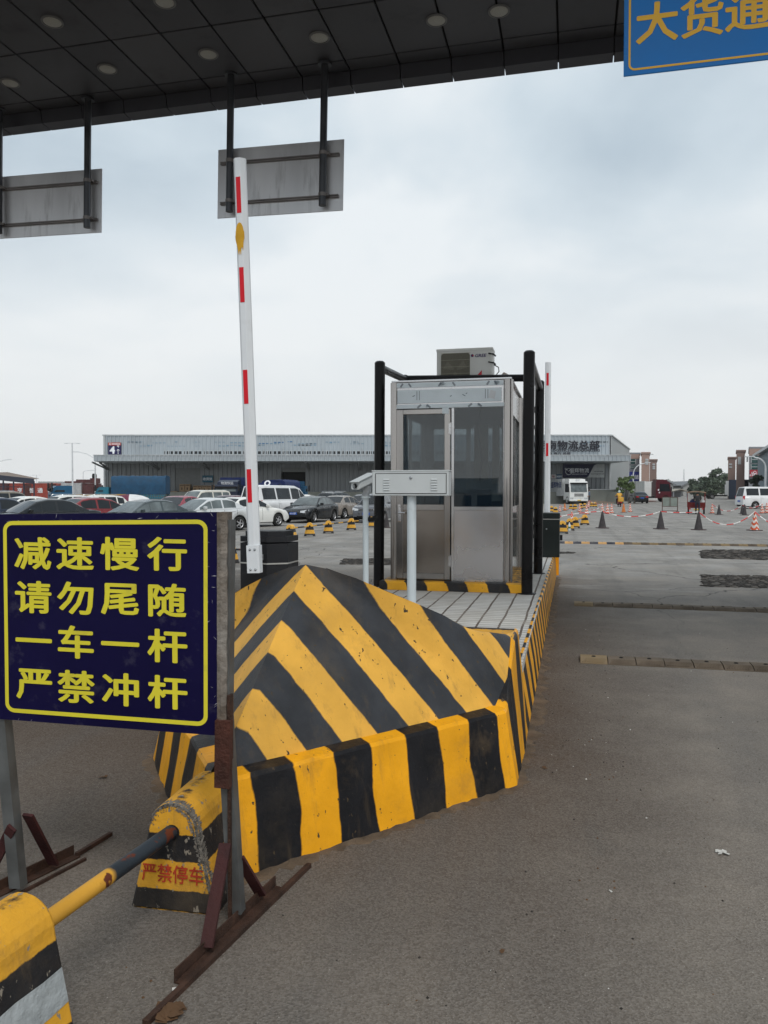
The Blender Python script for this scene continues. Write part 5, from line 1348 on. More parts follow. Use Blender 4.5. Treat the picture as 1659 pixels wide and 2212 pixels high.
# ================================================================ lorries
def lorry(name, label, loc, hd, cabc, W_=2.4, Hc=2.7, Lc=1.9, cargo=None, Lg=6, Hg=3.0, cargom=None, group='lorries in the yard', sc=1., fairing=None, text=None, sidetext=None, bump=None, base=.95, dir_=1):
    t = thing(name, label, 'lorry', loc, R(hd), group, sc); hw = W_ / 2
    # x forward; cab from 0 to Lc, cargo behind
    c = MB(); prof = [(0, .55), (Lc, .55), (Lc + .04, .9), (Lc + .03, 1.45), (Lc - .18, Hc - .12), (Lc - .34, Hc), (0, Hc)]
    c.prism(prof, -hw, hw, 'y'); cab = c.build('cab', cabc, t, bevel=.05)
    a = Vector((Lc + .034, 0, 1.52)); b = Vector((Lc - .155, 0, Hc - .22)); n = Vector((.03, 0, .006))
    g = MB(); g.add([a + Vector((0, -hw * .88, 0)) + n, a + Vector((0, hw * .88, 0)) + n, b + Vector((0, hw * .82, 0)) + n, b + Vector((0, -hw * .82, 0)) + n], [(0, 1, 2, 3)]); g.build('windscreen', m_winl, t)
    g = MB(); g.bevbox(Lc - .30, -hw * .9, Hc - .30, Lc + .10, hw * .9, Hc - .16, .02); g.build('sun_visor', m_under, t)
    for s in (1, -1):
        g = MB(); y = s * (hw + .006); g.add([(.5, y, 1.5), (Lc - .14, y, 1.5), (Lc - .3, y, Hc - .3), (.5, y, Hc - .3)], [(0, 1, 2, 3)]); g.build('side_window', m_win, t)
        g = MB(); g.bevbox(Lc - .06, s * (hw + .06) - .04, 1.55, Lc + .04, s * (hw + .2), 2.15, .02); g.build('mirror', m_dark, t)
        g = MB(); g.bevbox(Lc - .02, s * hw * .60, .62, Lc + .06, s * hw * .95, .82, .01) if s > 0 else g.bevbox(Lc - .02, -hw * .95, .62, Lc + .06, -hw * .60, .82, .01); g.build('headlight', m_head, t)
    g = MB(); g.bevbox(Lc - .3, -hw * 1.01, .38, Lc + .1, hw * 1.01, .60, .03); g.build('bumper', bump or cabc, t)
    g = MB()
    for k in range(3): g.bevbox(Lc + .02, -hw * .5, .98 + .13 * k, Lc + .055, hw * .5, 1.06 + .13 * k, .01)
    g.build('grille', m_under, t)
    p = MB(); p.box(Lc + .10, -.24, .42, Lc + .115, .24, .55); p.build('license_plate', mat('yellow_plate', (.62, .42, .05), .5), t)
    if fairing:
        f = MB(); f.prism([(.1, Hc + .01), (Lc - .45, Hc + .01), (Lc - .55, Hc + .28), (.5, Hc + fairing), (.1, Hc + fairing)], -hw * .86, hw * .86, 'y'); fo = f.build('roof_fairing', cabc, t, bevel=.07)
        if text: q = MB(); text_mb(q, text, .3, (Lc - .47, 0, Hc + .17), (0, 1, 0), (.3, 0, 1), bold=.02, push=.07); q.build('lettering', m_plw, fo)
    f = MB(); f.box(-Lg, -.42, .55, Lc - .3, .42, .80); f.build('chassis', m_under, t)
    x0 = -.25
    if cargo == 'box':
        g = MB(); g.bevbox(x0 - Lg, -hw - .05, base, x0, hw + .05, Hg, .02); bo = g.build('cargo_box', cargom, t)
        r = MB()
        for k in range(int(Lg / .6) + 1):
            for s in (1, -1): r.box(x0 - k * .6 - .03, s * (hw + .05) - .02, base + .05, x0 - k * .6 + .03, s * (hw + .05) + .02, Hg - .05)
        r.build('box_rib', cargom, bo)
        if sidetext:
            q = MB(); text_mb(q, sidetext, .85, (x0 - 2.0, -hw - .075, (base + Hg) / 2 + .35), (1, 0, 0), (0, 0, 1), bold=.02); text_mb(q, sidetext, .85, (x0 - 2.0, hw + .075, (base + Hg) / 2 + .35), (-1, 0, 0), (0, 0, 1), bold=.02); q.build('lettering', mat('blue_letter', (.05, .08, .2), .5), bo)
    elif cargo == 'tarp':
        g = MB(); n = 26; rows = []
        for k in range(n + 1):
            x = x0 - Lg * k / n; w = .025 * math.sin(k * 2.3) + .02 * math.sin(k * 5.1)
            rows.append([(x, -hw - .06 + w, 1.25 + .05 * math.sin(k * 1.7)), (x, -hw - .03 + w * .6, 2.0), (x, -hw + w * .3, Hg - .16), (x, -hw + .2, Hg + w), (x, 0, Hg + .06 + w), (x, hw - .2, Hg + w), (x, hw - w * .3, Hg - .16), (x, hw + .03 - w * .6, 2.0), (x, hw + .06 - w, 1.25 + .05 * math.cos(k * 1.9))])
        g.grid(rows, smooth=True); g.add(rows[0], [list(range(9))]); g.add(rows[-1], [list(range(9))[::-1]]); g.build('tarpaulin', cargom, t)
        s_ = MB(); s_.box(x0 - Lg, -hw, base - .1, x0, hw, base)
        for s in (1, -1):
            for k in range(int(Lg / .22)): s_.box(x0 - .05 - k * .22, s * hw - .02, base, x0 - k * .22 + .03, s * hw + .02, 1.35)
            s_.box(x0 - Lg, s * hw - .015, 1.12, x0, s * hw + .015, 1.17)
        s_.build('side_slats', cabc, t)
    elif cargo == 'cage':
        s_ = MB(); s_.box(x0 - Lg, -hw, base - .1, x0, hw, base)
        for s in (1, -1):
            for k in range(int(Lg / .3) + 1): s_.bar((x0 - k * .3, s * hw, base), (x0 - k * .3, s * hw, Hg), .05)
            for k in range(7): s_.bar((x0 - Lg, s * hw, base + .1 + k * (Hg - base - .1) / 6.2), (x0, s * hw, base + .1 + k * (Hg - base - .1) / 6.2), .05)
        for k in range(8): y = -hw + W_ * k / 7; s_.bar((x0 - Lg, y, base), (x0 - Lg, y, Hg), .05)
        for k in range(7): s_.bar((x0 - Lg, -hw, base + .1 + k * (Hg - base - .1) / 6.2), (x0 - Lg, hw, base + .1 + k * (Hg - base - .1) / 6.2), .05)
        s_.build('cage', cabc, t)
        g = MB(); rows = []
        for k in range(12):
            x = x0 - Lg * k / 11; w = .06 * math.sin(k * 2.1); rows.append([(x, -hw + .06, base + .1), (x, -hw + .08, Hg - .15 + w), (x, 0, Hg + .12 + w), (x, hw - .08, Hg - .15 + w), (x, hw - .06, base + .1)])
        g.grid(rows); g.add(rows[0], [list(range(5))]); g.add(rows[-1], [list(range(5))[::-1]]); g.build('load_sheet', cargom, t)
    elif cargo == 'flat':
        g = MB(); g.box(x0 - Lg, -hw, base, x0, hw, base + .1)
        for s in (1, -1): g.box(x0 - Lg, s * hw - .03, base + .1, x0, s * hw + .03, base + .55)
        g.build('drop_sides', cargom, t)
    for wx in ([Lc - .75] + ([-Lg * .35, -Lg * .35 - 1.2] if Lg > 5 else []) + [-Lg + 1.2 + x0] + ([-Lg + 2.4 + x0] if Lg > 7 else [])):
        for s in (1, -1):
            a, b, k_ = wheel_mb(8, .5 if W_ > 2.1 else .38, .3); rot = (0, 0, 0) if s < 0 else (0, 0, math.pi)
            w = a.build('wheel', m_rubber, t, loc=(wx, s * (hw - .15), .5 if W_ > 2.1 else .38), rot=rot); b.build('rim', m_rim, w); k_.build('hub_disc', m_under, w)
    return t
m_tarp = mat('blue_tarp', (.010, .055, .115), .6, var=.25, scale=3, bump=.5, bscale=4)
m_tarp2 = mat('dark_blue_tarp', (.008, .018, .085), .6, var=.3, scale=3, bump=.4, bscale=4)
m_teal = mat('teal_cab', (.02, .15, .22), .4, var=.1, dirt=.2); m_bluecab = mat('blue_cab', (.015, .09, .18), .4, var=.1, dirt=.2); m_navycab = mat('navy_cab', (.012, .018, .04), .35, var=.1)
m_trw = mat('lorry_white', (.72, .73, .72), .4, var=.05, dirt=.2, dirtcol=(.45, .43, .4)); m_boxg = mat('cargo_grey', (.52, .54, .55), .5, .1, var=.12, dirt=.3, dirtcol=(.36, .35, .34))
def behind(px, Y): p = at(px, 1060, Y); p.z = 0; return p
lorry('tarp_lorry', 'teal cabbed lorry under a big blue tarpaulin by the warehouse', behind(241, 76), 184, m_teal, 2.1, 1.95, 1.2, 'tarp', 5.1, 2.98, m_tarp)
lorry('box_lorry', 'navy cabbed box lorry facing us beside the cartons', behind(500, 74), -98, m_navycab, 2.25, 2.15, 1.6, 'box', 4.2, 2.85, m_tarp2, fairing=.45, text='物流快运', base=.8)
lorry('cage_lorry', 'blue caged lorry backing to the open warehouse door', behind(637, 82), 84, m_bluecab, 2.1, 2.1, 1.5, 'cage', 4.6, 2.55, m_tarp2)
lg_ = lorry('tarp_lorry', 'blue sheeted lorry with a white ring emblem above the white minibus', behind(588, 72), -104, m_tarp2, 2.3, 2.0, 1.5, 'tarp', 4.0, 2.55, m_tarp2, fairing=.3)
q = MB(); q.lathe([(.16, 0), (.30, 0)], 24, (0, 0, 0), axis='x'); q.add([(.005, .1, -.1), (.005, .2, -.25), (.005, .3, -.22), (.005, .18, -.05)], [(0, 1, 2, 3)]); q.build('emblem', m_plw, lg_, loc=(1.15, 0, 2.27), rot=(0, R(-25), 0))
lorry('flat_lorry', 'small blue lorry with yellow drop sides behind the white crossovers', behind(152, 56), -150, m_bluecab, 1.75, 1.95, 1.35, 'flat', 3.4, 1.6, mat('yellow_boards', (.42, .25, .06), .7, var=.3), base=.8)
lorry('box_lorry', 'white box lorry with blue characters parked at the dock', behind(1237, 95), -80, m_trw, 2.45, 2.85, 1.9, 'box', 8.5, 3.2, m_boxg, fairing=.35, text='盛辉', sidetext='盛辉物流', base=1.0, sc=.95)
# tractor units and trailers down the road
m_redcab = mat('red_cab', (.085, .010, .018), .35, var=.15)
t_ = lorry('tractor_lorry', 'dark red tractor unit side on in the far road', behind(1412, 112), -4, m_redcab, 2.4, 2.85, 2.1, None, 3.2, 1, None, group='lorries down the far road', fairing=.35)
q = MB()
for x, z, s in ((.3, 1.55, .35), (.42, 1.2, .28)): q.add([(x, -1.206, z), (x + .16, -1.206, z + s * .4), (x + .1, -1.206, z + s), (x - .06, -1.206, z + s * .5)], [(0, 1, 2, 3)])
q.build('cab_marking', m_plw, t_)
def container(label, loc, rz, L_, H_, W_, m, name='shipping_container', z0=.0, doors=False, group='containers beyond the yard', text=None, bars=()):
    t = thing(name, label, 'container', loc + Vector((0, 0, z0)), rz, group)
    b_ = MB(); n = int(L_ / .14)
    for s in (1, -1):                           # corrugated long sides
        pts = []
        for k in range(n + 1):
            x = -L_ / 2 + L_ * k / n; y = s * (W_ / 2 - (.03 if (k // 2) % 2 else 0)); pts.append((x, y))
        rows = [[(x, y, .08) for x, y in pts], [(x, y, H_ - .08) for x, y in pts]]
        b_.grid(rows if s < 0 else [rows[1], rows[0]])
    for x in (-L_ / 2, L_ / 2): b_.add([(x, -W_ / 2, .05), (x, W_ / 2, .05), (x, W_ / 2, H_ - .05), (x, -W_ / 2, H_ - .05)], [(0, 1, 2, 3)])
    b_.add([(-L_ / 2, -W_ / 2, H_ - .04), (L_ / 2, -W_ / 2, H_ - .04), (L_ / 2, W_ / 2, H_ - .04), (-L_ / 2, W_ / 2, H_ - .04)], [(0, 1, 2, 3)])
    body = b_.build('shell', m, t)
    f = MB()
    for x in (-L_ / 2, L_ / 2):
        for y in (-W_ / 2, W_ / 2): f.box(x - .07, y - .07, 0, x + .07, y + .07, H_)
    for y in (-W_ / 2, W_ / 2):
        for z in (.0, H_ - .12): f.box(-L_ / 2 + .07, y - .05, z, L_ / 2 - .07, y + .05, z + .12)
    f.build('corner_frame', m, t)
    for bx in bars:
        d = MB()
        for k in range(4): d.tube([(bx + k * .3, -W_ / 2 - .06, .1), (bx + k * .3, -W_ / 2 - .06, H_ - .1)], .03, 6)
        d.bar((bx - .1, -W_ / 2 - .05, H_ * .5), (bx + 1., -W_ / 2 - .05, H_ * .5), .05); d.box(bx - .3, -W_ / 2 - .03, .1, bx + 1.2, -W_ / 2 - .015, H_ - .1)
        d.build('lock_bars', mat('bar_rust', (.09, .03, .025), .7), t)
    if text:
        q = MB()
        for x, ch, s in text: text_mb(q, ch, s, (x, -W_ / 2 - .02, H_ * .55), (1, 0, 0), (0, 0, 1), bold=.02, push=.03)
        q.build('lettering', m_plw, t)
    if doors:
        d = MB()
        for k in (-.75, -.35, .35, .75): d.tube([(L_ / 2 + .04, k, .1), (L_ / 2 + .04, k, H_ - .1)], .03, 6)
        d.build('lock_bars', m_galv, t)
    return t
m_cred = mat('container_red', (.30, .055, .038), .6, var=.15, dirt=.4, dirtcol=(.12, .03, .03)); m_cgrey = mat('container_grey', (.42, .43, .44), .6, var=.12, dirt=.3); m_clil = mat('container_lilac', (.26, .25, .29), .6, var=.12, dirt=.3)
m_cbr = mat('container_brown', (.085, .03, .032), .7, var=.3, dirt=.4); m_cdb = mat('container_blue', (.05, .065, .10), .6, var=.15)
container('long red container with white brush characters behind the yard', behind(66, 148), R(4), 10.6, 3.0, 2.44, m_cred, bars=(-.6, 3.9), text=((-1.5, '亨', 1.0), (.7, '恒', 1.0), (2.2, '通', 1.0)))
container('dark red container end beyond the long red one at the frame edge', behind(-18, 146), R(4), 6.1, 3.0, 2.44, m_cbr)
container('pale grey container standing high behind the red one', behind(114, 172), R(2), 5.2, 3.6, 2.44, m_cgrey)
container('small lilac grey container beside the white one', behind(138, 150), R(3), 2.6, 2.75, 2.44, m_clil, doors=False)
container('white container showing its doors beneath the brown crates', behind(165, 142), R(-84), 6.1, 3.0, 3.3, m_cgrey, doors=True)
container('brown red container next to the lamp post', behind(199, 140), R(8), 2.6, 2.9, 2.44, m_cbr)
container('low purple red container by the warehouse corner', behind(216, 138), R(8), 1.6, 2.3, 2.44, m_redoxide)
jk = thing('crate_pile', 'dark crates and spare tyres piled on top of the white container', 'pile', behind(180, 141) + Vector((0, 0, 2.98)), 0)
b_ = MB()
for x0, x1, z0, z1 in ((-3, .2, 0, .32), (-1.0, 1.5, .32, .62), (1.5, 2.8, -.05, .85), (.2, 1.5, 0, .32)): b_.bevbox(x0, -.8, z0, x1, .8, z1, .03)
b_.build('crates', m_cbr, jk)
b_ = MB(); b_.lathe([(.2, -.25), (.5, -.25), (.5, .25), (.2, .25)], 14, (2.0, 0, 1.2), axis='x'); b_.build('tyre', m_rubber, jk)
container('white trailer box with red inside behind the red tractor', behind(1390, 118), R(-80), 5, 2.9, 2.3, m_trw, group='trailers down the far road', name='trailer_box', z0=.1)
container('grey container with small lettering beside the small trees', behind(1374, 120), R(-2), 2.6, 2.5, 2.2, m_cgrey, group='trailers down the far road', text=((0, '物流', .7),))
container('dark red trailer body between white frame and red cab', behind(1399, 121), R(-2), 1.6, 2.9, 2.2, m_cred, group='trailers down the far road')
container('white trailer with faint lettering far along the road', behind(1551, 230), R(0), 5.2, 2.2, 2.5, m_trw, group='trailers down the far road', name='trailer_box', z0=.9, text=((.6, '货运专线', .7),))
container('blue green crate body before the big trees', behind(1518, 235), R(0), 2.6, 2.6, 2.4, mat('teal_body', (.06, .11, .11), .7, var=.2), group='trailers down the far road')
container('dark blue container stacked under the brown tower', behind(1605, 150), R(10), 4.2, 3.7, 2.4, m_cdb, group='trailers down the far road')
lorry('tractor_lorry', 'white tractor unit at the head of the distant white trailer', behind(1570, 152), -6, m_trw, 2.4, 2.8, 1.9, None, 4.0, 1, None, group='lorries down the far road', fairing=.7)
# ================================================================ warehouse
m_clad = mat('grey_cladding', (.39, .43, .46), .5, .3, var=.06, scale=.25, dirt=.15, dirtcol=(.22, .24, .26), dscale=.2)
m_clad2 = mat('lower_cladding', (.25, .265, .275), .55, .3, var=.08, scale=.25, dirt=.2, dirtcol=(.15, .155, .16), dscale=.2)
m_cladend = mat('end_cladding', (.46, .48, .48), .55, .2, var=.05, scale=.2)
m_trim = mat('pale_trim', (.45, .47, .48), .5, .3); m_dockw = mat('dock_wall', (.155, .165, .15), .85, var=.15, scale=.6, dirt=.3)
def wpt(x, Y, y=None): return at(x, y or 1060, Y)
YF = 100.0
xl, xr = wpt(225, YF).x, wpt(1319, YF).x; ZR = at(800, 941, YF).z
wh = thing('warehouse', 'long grey corrugated warehouse with a deep loading canopy', 'warehouse', ((xl + xr) / 2, YF, 0), 0)
o = Vector(((xl + xr) / 2, YF, 0)); hwid = (xr - xl) / 2
Zc_top, Zc_bot = at(800, 983.5, 94).z, at(800, 996, 94).z
ZW = at(800, 1001, YF).z
DOCK = 1.45
doors_ = [(at(379, 1060, YF).x - o.x, at(433, 1060, YF).x - o.x, at(400, 1011, YF).z), (at(608, 1060, YF).x - o.x, at(660, 1060, YF).x - o.x, at(630, 1010, YF).z)]
def corrugated(mb, x0, x1, z0, z1, y=0, pitch=.34, d=.035):
    n = max(1, int((x1 - x0) / pitch)); pts = []
    for k in range(n):
        a = x0 + (x1 - x0) * k / n; w = (x1 - x0) / n
        pts += [(a, y), (a + w * .62, y), (a + w * .70, y - d), (a + w * .92, y - d)]
    pts.append((x1, y)); mb.grid([[(x, yy, z0) for x, yy in pts], [(x, yy, z1) for x, yy in pts]])
ub = MB(); corrugated(ub, -hwid, hwid, ZW - .02, ZR, pitch=.5, d=.10); ub.build('upper_cladding', m_clad, wh)
lb_ = MB(); xsd = [-hwid] + [v for d in doors_ for v in d[:2]] + [hwid]
for k in range(0, len(xsd), 2): corrugated(lb_, xsd[k], xsd[k + 1], DOCK, ZW, y=.03, pitch=.56, d=.12)
for a, b, z in doors_: corrugated(lb_, a, b, z, ZW, y=.03, pitch=.52)
lb_.build('lower_cladding', m_clad2, wh)
backL, backR = wpt(1359, 131).x - 64 - o.x, wpt(1359, 131).x - o.x
zb_end = at(1359, 971, 131).z
e_ = MB(); e_.add([(hwid, 0, 0), (backR, 31, 0), (backR, 31, zb_end), (hwid, 0, ZR)], [(0, 1, 2, 3)]); e_.add([(-hwid, 0, 0), (backL, 31, 0), (backL, 31, zb_end), (-hwid, 0, ZR)], [(3, 2, 1, 0)]); e_.add([(backL, 31, 0), (backR, 31, 0), (backR, 31, zb_end), (backL, 31, zb_end)], [(0, 1, 2, 3)])
n_ = 46
for k in range(n_):
    a, b = k / n_, (k + .25) / n_; P = lambda t, z: (hwid + (backR - hwid) * t + .03, 31 * t, z)
    e_.add([P(a, 0), P(b, 0), P(b, ZR + (zb_end - ZR) * b), P(a, ZR + (zb_end - ZR) * a)], [(0, 1, 2, 3)])
e_.build('end_wall', m_cladend, wh)
r_ = MB(); r_.add([(-hwid, .05, ZR - .1), (hwid, .05, ZR - .1), (backR, 31, zb_end - .1), (backL, 31, zb_end - .1)], [(0, 1, 2, 3)]); r_.build('roof', m_trim, wh)
tr = MB(); tr.box(-hwid - .15, -.12, ZR - .02, hwid + .1, .1, ZR + .13); tr.bar((hwid + .05, 0, ZR + .05), (backR + .05, 31, zb_end + .05), .25, .15); tr.box(-hwid - .02, -.1, 0, -hwid + .22, -.036, ZR - .02); tr.box(hwid - .2, -.1, 0, hwid + .0, -.036, ZR - .02)
tr.build('edge_trim', m_trim, wh)
# long streaky faded lettering below the parapet
fd = MB()
for k in range(70):
    x = random.uniform(-hwid + 2.5, hwid - 1); z = ZR - random.choice((.85, .95, 1.25, 1.35, 1.05)); l = random.uniform(.4, 2.4)
    fd.box(x, -.045, z, min(x + l, hwid - .4), -.042, z + random.uniform(.04, .10))
fd.build('faded_stripe', mat('faded_blue', (.17, .27, .36), .6, var=.2), wh)
for x0, x1, z in ((560, 578, .95), (591, 613, .80), (622, 632, .72)):
    a, b = at(x0, 1060, YF).x - o.x, at(x1, 1060, YF).x - o.x; f_ = MB(); f_.box(a, -.05, ZR - z - .1, b, -.046, ZR - z); f_.build('blue_dash', mat('blue_dash', (.05, .15, .3), .6), wh)
# canopy
cl_, cr_ = at(203, 1060, 94).x - o.x, at(1362, 1060, 94).x - o.x
cn = MB(); corrugated(cn, cl_, cr_, Zc_bot, Zc_top, y=-6, pitch=.5, d=.09)
cn.add([(cl_, -6, Zc_bot + .0), (cr_, -6, Zc_bot + .0), (hwid, 0.0, ZW), (-hwid, 0.0, ZW)], [(3, 2, 1, 0)])
cn.add([(cl_, -6, Zc_top), (cr_, -6, Zc_top), (hwid, -.04, Zc_top + .1), (-hwid, -.04, Zc_top + .1)], [(0, 1, 2, 3)])
cn.add([(cr_, -6, Zc_bot), (hwid, 0, ZW), (hwid, 0, Zc_top + .1), (cr_, -6, Zc_top)], [(0, 1, 2, 3)]); cn.add([(cl_, -6, Zc_bot), (-hwid, 0, ZW), (-hwid, 0, Zc_top + .1), (cl_, -6, Zc_top)], [(3, 2, 1, 0)])
cn.build('loading_canopy', m_clad, wh)
gt = MB(); gt.box(cl_ - .05, -6.08, Zc_top - .02, cr_ + .05, -5.9, Zc_top + .07); gt.build('gutter', m_trim, wh)
for k in range(9):
    x = at(235 + k * 108.5 * 1.0, 1060, YF).x - o.x; p = MB(); p.bar((x, -3.2, Zc_bot - .05), (x, 0, ZW - .75), .14, .2); p.bar((x, -.1, ZW - .8), (x, -5.6, Zc_bot - .12), .12, .18); p.build('canopy_bracket', m_clad2, wh)
for k in range(19):
    x = at(355 + k * 42.5, 1060, YF).x - o.x; w = 42.5 / 1700 * YF * .97
    p = MB()
    for q in range(4):
        a = x + w * q / 4; p.box(a + .06, -.09, Zc_top + .42, a + w / 4 - .06, -.07, Zc_top + .78)
    p.m(1); p.box(x, -.068, Zc_top + .34, x + w, -.05, Zc_top + .86); p.bar((x + w * .1, -.1, Zc_top + .3), (x + w * .06, -.1, Zc_top + 1.15), .06)
    p.build('clerestory_window', [m_win, m_trim], wh)
dk = MB(); dk.box(-hwid, -3.2, -.05, hwid, .0, DOCK); dk.build('loading_dock', m_dockw, wh)
for (a, b, z), op in zip(doors_, (0, 1)):
    d = MB()
    if op: d.box(a, .06, z - .55, b, .2, z); d.m(1); d.box(a, 1.2, DOCK, b, 1.3, z)
    else:
        d.box(a, .06, DOCK, b, .15, z)
        for k in range(int((z - DOCK) / .16)): d.box(a, .04, DOCK + k * .16, b, .06, DOCK + k * .16 + .05)
    d.build('roller_door', [mat('roller_slats', (.20, .21, .21), .6, .3), m_seam], wh)
# number board by the corner
nb_ = thing('number_board', 'dark blue number board with a big white 4 and a red header', 'sign', at(247.5, 968, YF - .2), 0)
l, r2 = at(233, 968, YF - .2), at(261, 968, YF - .2); w = (r2.x - l.x); zt = at(247, 956, YF).z - at(247, 968, YF).z; zb = at(247, 982, YF).z - at(247, 968, YF).z
p = MB(); p.bevbox(-w / 2, -.02, zb, w / 2, .1, zt, .01); p.build('board', mat('board_blue', (.018, .016, .07), .4), nb_)
p = MB(); p.box(-w / 2, -.03, zt - .36, w / 2, -.021, zt); p.build('header', mat('header_red', (.42, .07, .045), .4), nb_)
q = MB(); text_mb(q, '4', 1.25, (-.28, -.022, (zb + zt - .36) / 2), (1, 0, 0), (0, 0, 1), bold=.05); text_mb(q, '号', .36, (.45, -.022, .25), (1, 0, 0), (0, 0, 1), bold=.03); text_mb(q, '仓', .22, (.45, -.022, -.62), (1, 0, 0), (0, 0, 1), bold=.02)
q.lathe([(.08, 0), (.15, 0)], 14, (.45, -.026, -.28), axis='y'); q.lathe([(.09, 0), (.14, 0)], 14, (-w / 2 + .28, -.034, zt - .18), axis='y'); q.box(-w / 2 + .5, -.034, zt - .24, w / 2 - .1, -.031, zt - .13)
q.build('lettering', m_plw, nb_)
# roof-front lettering
lt = thing('roof_lettering', 'black company characters fixed across the warehouse front above the canopy', 'lettering', at(1247, 965, YF - .3), 0)
m_let = mat('letter_black', (.018, .018, .026), .5)
zc = 0; x0, x1 = at(1157, 965, YF - .3).x - lt.location.x, at(1296, 965, YF - .3).x - lt.location.x
hz = at(0, 952.5, YF - .3).z - at(0, 970, YF - .3).z; cz_ = at(0, 961, YF - .3).z - lt.location.z
n = 6; step = (x1 - x0) / n
for k, chh in enumerate('湖南物流总部'):
    q = MB(); text_mb(q, chh, hz * 1.12, (x0 + step * (k + .5), 0, cz_), (1, 0, 0), (0, 0, 1), bold=.035, squash=1.18); q.build('character', m_let, lt)
q = MB(); w_ = text_mb(q, 'HUNAN LOGISTICS HEADQUARTERS', 1, (0, 50, 0), (1, 0, 0), (0, 0, 1), bold=.03)
q = MB(); hz2 = .33; text_mb(q, 'HUNAN LOGISTICS HEADQUARTERS', hz2 / .73, ((x0 + x1) / 2, 0, at(0, 973.3, YF - .3).z - lt.location.z), (1, 0, 0), (0, 0, 1), bold=.035, squash=(x1 - x0) / (w_ * hz2 / .73)); q.build('small_characters', m_let, lt)
q = MB(); text_mb(q, '物流 南方 总部', .34, (at(1203, 980, YF).x - lt.location.x, 0, at(0, 979.5, YF - .3).z - lt.location.z), (1, 0, 0), (0, 0, 1), bold=.04, squash=1.5); q.build('small_characters', m_let, lt)
# billboard under the canopy
bbY = YF - .25
bx0, bx1 = at(1216, 1000, bbY), at(1306, 1000, bbY); bzt, bzb = at(0, 1002.5, bbY).z, at(0, 1031.5, bbY).z
bb_ = thing('billboard', 'navy and white billboard with a winged horse under the warehouse canopy', 'billboard', Vector(((bx0.x + bx1.x) / 2, bbY, 0)), 0)
w = (bx1.x - bx0.x) / 2; bzc = (bzt + bzb) / 2
p = MB(); p.box(-w, 0, bzb, w, .12, bzt); p.build('panel', mat('billboard_white', (.46, .48, .48), .5), bb_)
p = MB(); p.add([(-w, -.004, bzb), (w * .12, -.004, bzb), (w * .22, -.004, bzb + .12), (w * .50, -.004, bzt - .15), (w * .62, -.004, bzt), (-w, -.004, bzt)], [(0, 1, 2, 3, 4, 5)]); p.build('navy_field', mat('billboard_navy', (.012, .014, .05), .5), bb_)
q = MB(); text_mb(q, '盛辉物流', .62, (-w * .21, -.006, bzc + .05), (1, 0, 0), (0, 0, 1), bold=.015); text_mb(q, 'SHENGHUI LOGISTICS', .17, (-w * .21, -.006, bzc - .42), (1, 0, 0), (0, 0, 1), bold=.02, squash=1.15)
q.lathe([(.36, 0), (.42, 0)], 24, (-w * .72, -.008, bzc - .1), axis='y')
for k in range(5): a = .5 + k * .22; q.add([(-w * .72, -.012, bzc), (-w * .72 - .6 * math.cos(a), -.012, bzc + .62 * math.sin(a) * (1 - k * .12)), (-w * .72 - .5 * math.cos(a - .12), -.012, bzc + .45 * math.sin(a - .12))], [(0, 1, 2)])
q.add([(-w * .72 - .1, -.013, bzc - .15), (-w * .72 + .3, -.013, bzc + .1), (-w * .72 + .38, -.013, bzc + .35), (-w * .72 + .2, -.013, bzc + .2)], [(0, 1, 2, 3)])
q.build('lettering', m_plw, bb_)
q = MB(); text_mb(q, '400-830-5656', .2, (w * .72, -.006, bzc - .08), (1, 0, 0), (0, 0, 1), bold=.02); text_mb(q, 'www.shenghui56.com', .19, (w * .66, -.006, bzc - .4), (1, 0, 0), (0, 0, 1), bold=.02); q.build('contact_line', m_let, bb_)
def small_sign(label, x0, x1, y0, y1, Y, m, draw=None, name='wall_sign'):
    c = at((x0 + x1) / 2, (y0 + y1) / 2, Y); w = (at(x1, 0, Y).x - at(x0, 0, Y).x) / 2; h = (at(0, y0, Y).z - at(0, y1, Y).z) / 2
    t = thing(name, label, 'sign', c, 0); p = MB(); p.bevbox(-w, 0, -h, w, .06, h, .008); p.build('plate', m, t)
    if draw: draw(t, w, h)
    return t
def d_no(t, w, h):
    q = MB(); q.lathe([(h * .45, 0), (h * .62, 0)], 20, (0, -.01, 0), axis='y'); q.bar((-h * .38, -.012, h * .38), (h * .38, -.012, -h * .38), h * .14, .004); q.build('ban_ring', mat('sign_red', (.4, .03, .04), .5), t)
    q = MB(); q.box(-h * .28, -.008, -h * .2, h * .3, -.005, h * .2); q.build('pictogram', m_let, t)
def d_txt(s, size, m=None, y=0):
    def f(t, w, h): q = MB(); text_mb(q, s, size, (0, -.002, y), (1, 0, 0), (0, 0, 1), bold=.02); q.build('lettering', m or m_plw, t)
    return f
small_sign('white no entry sign beside the navy billboard', 1190, 1201, 1025, 1034, YF - .3, mat('sign_grey', (.5, .5, .5), .5), d_no)
small_sign('small blue sign between the ban sign and the billboard', 1202.5, 1214, 1024.5, 1034, YF - .3, mat('sign_teal', (.02, .08, .16), .5), d_txt('装卸区', .28))
small_sign('teal notice panel on the wall over the tarpaulin lorry', 437, 460, 1027, 1042, YF - .3, mat('notice_teal', (.02, .10, .16), .5), d_txt('收货处', .4))
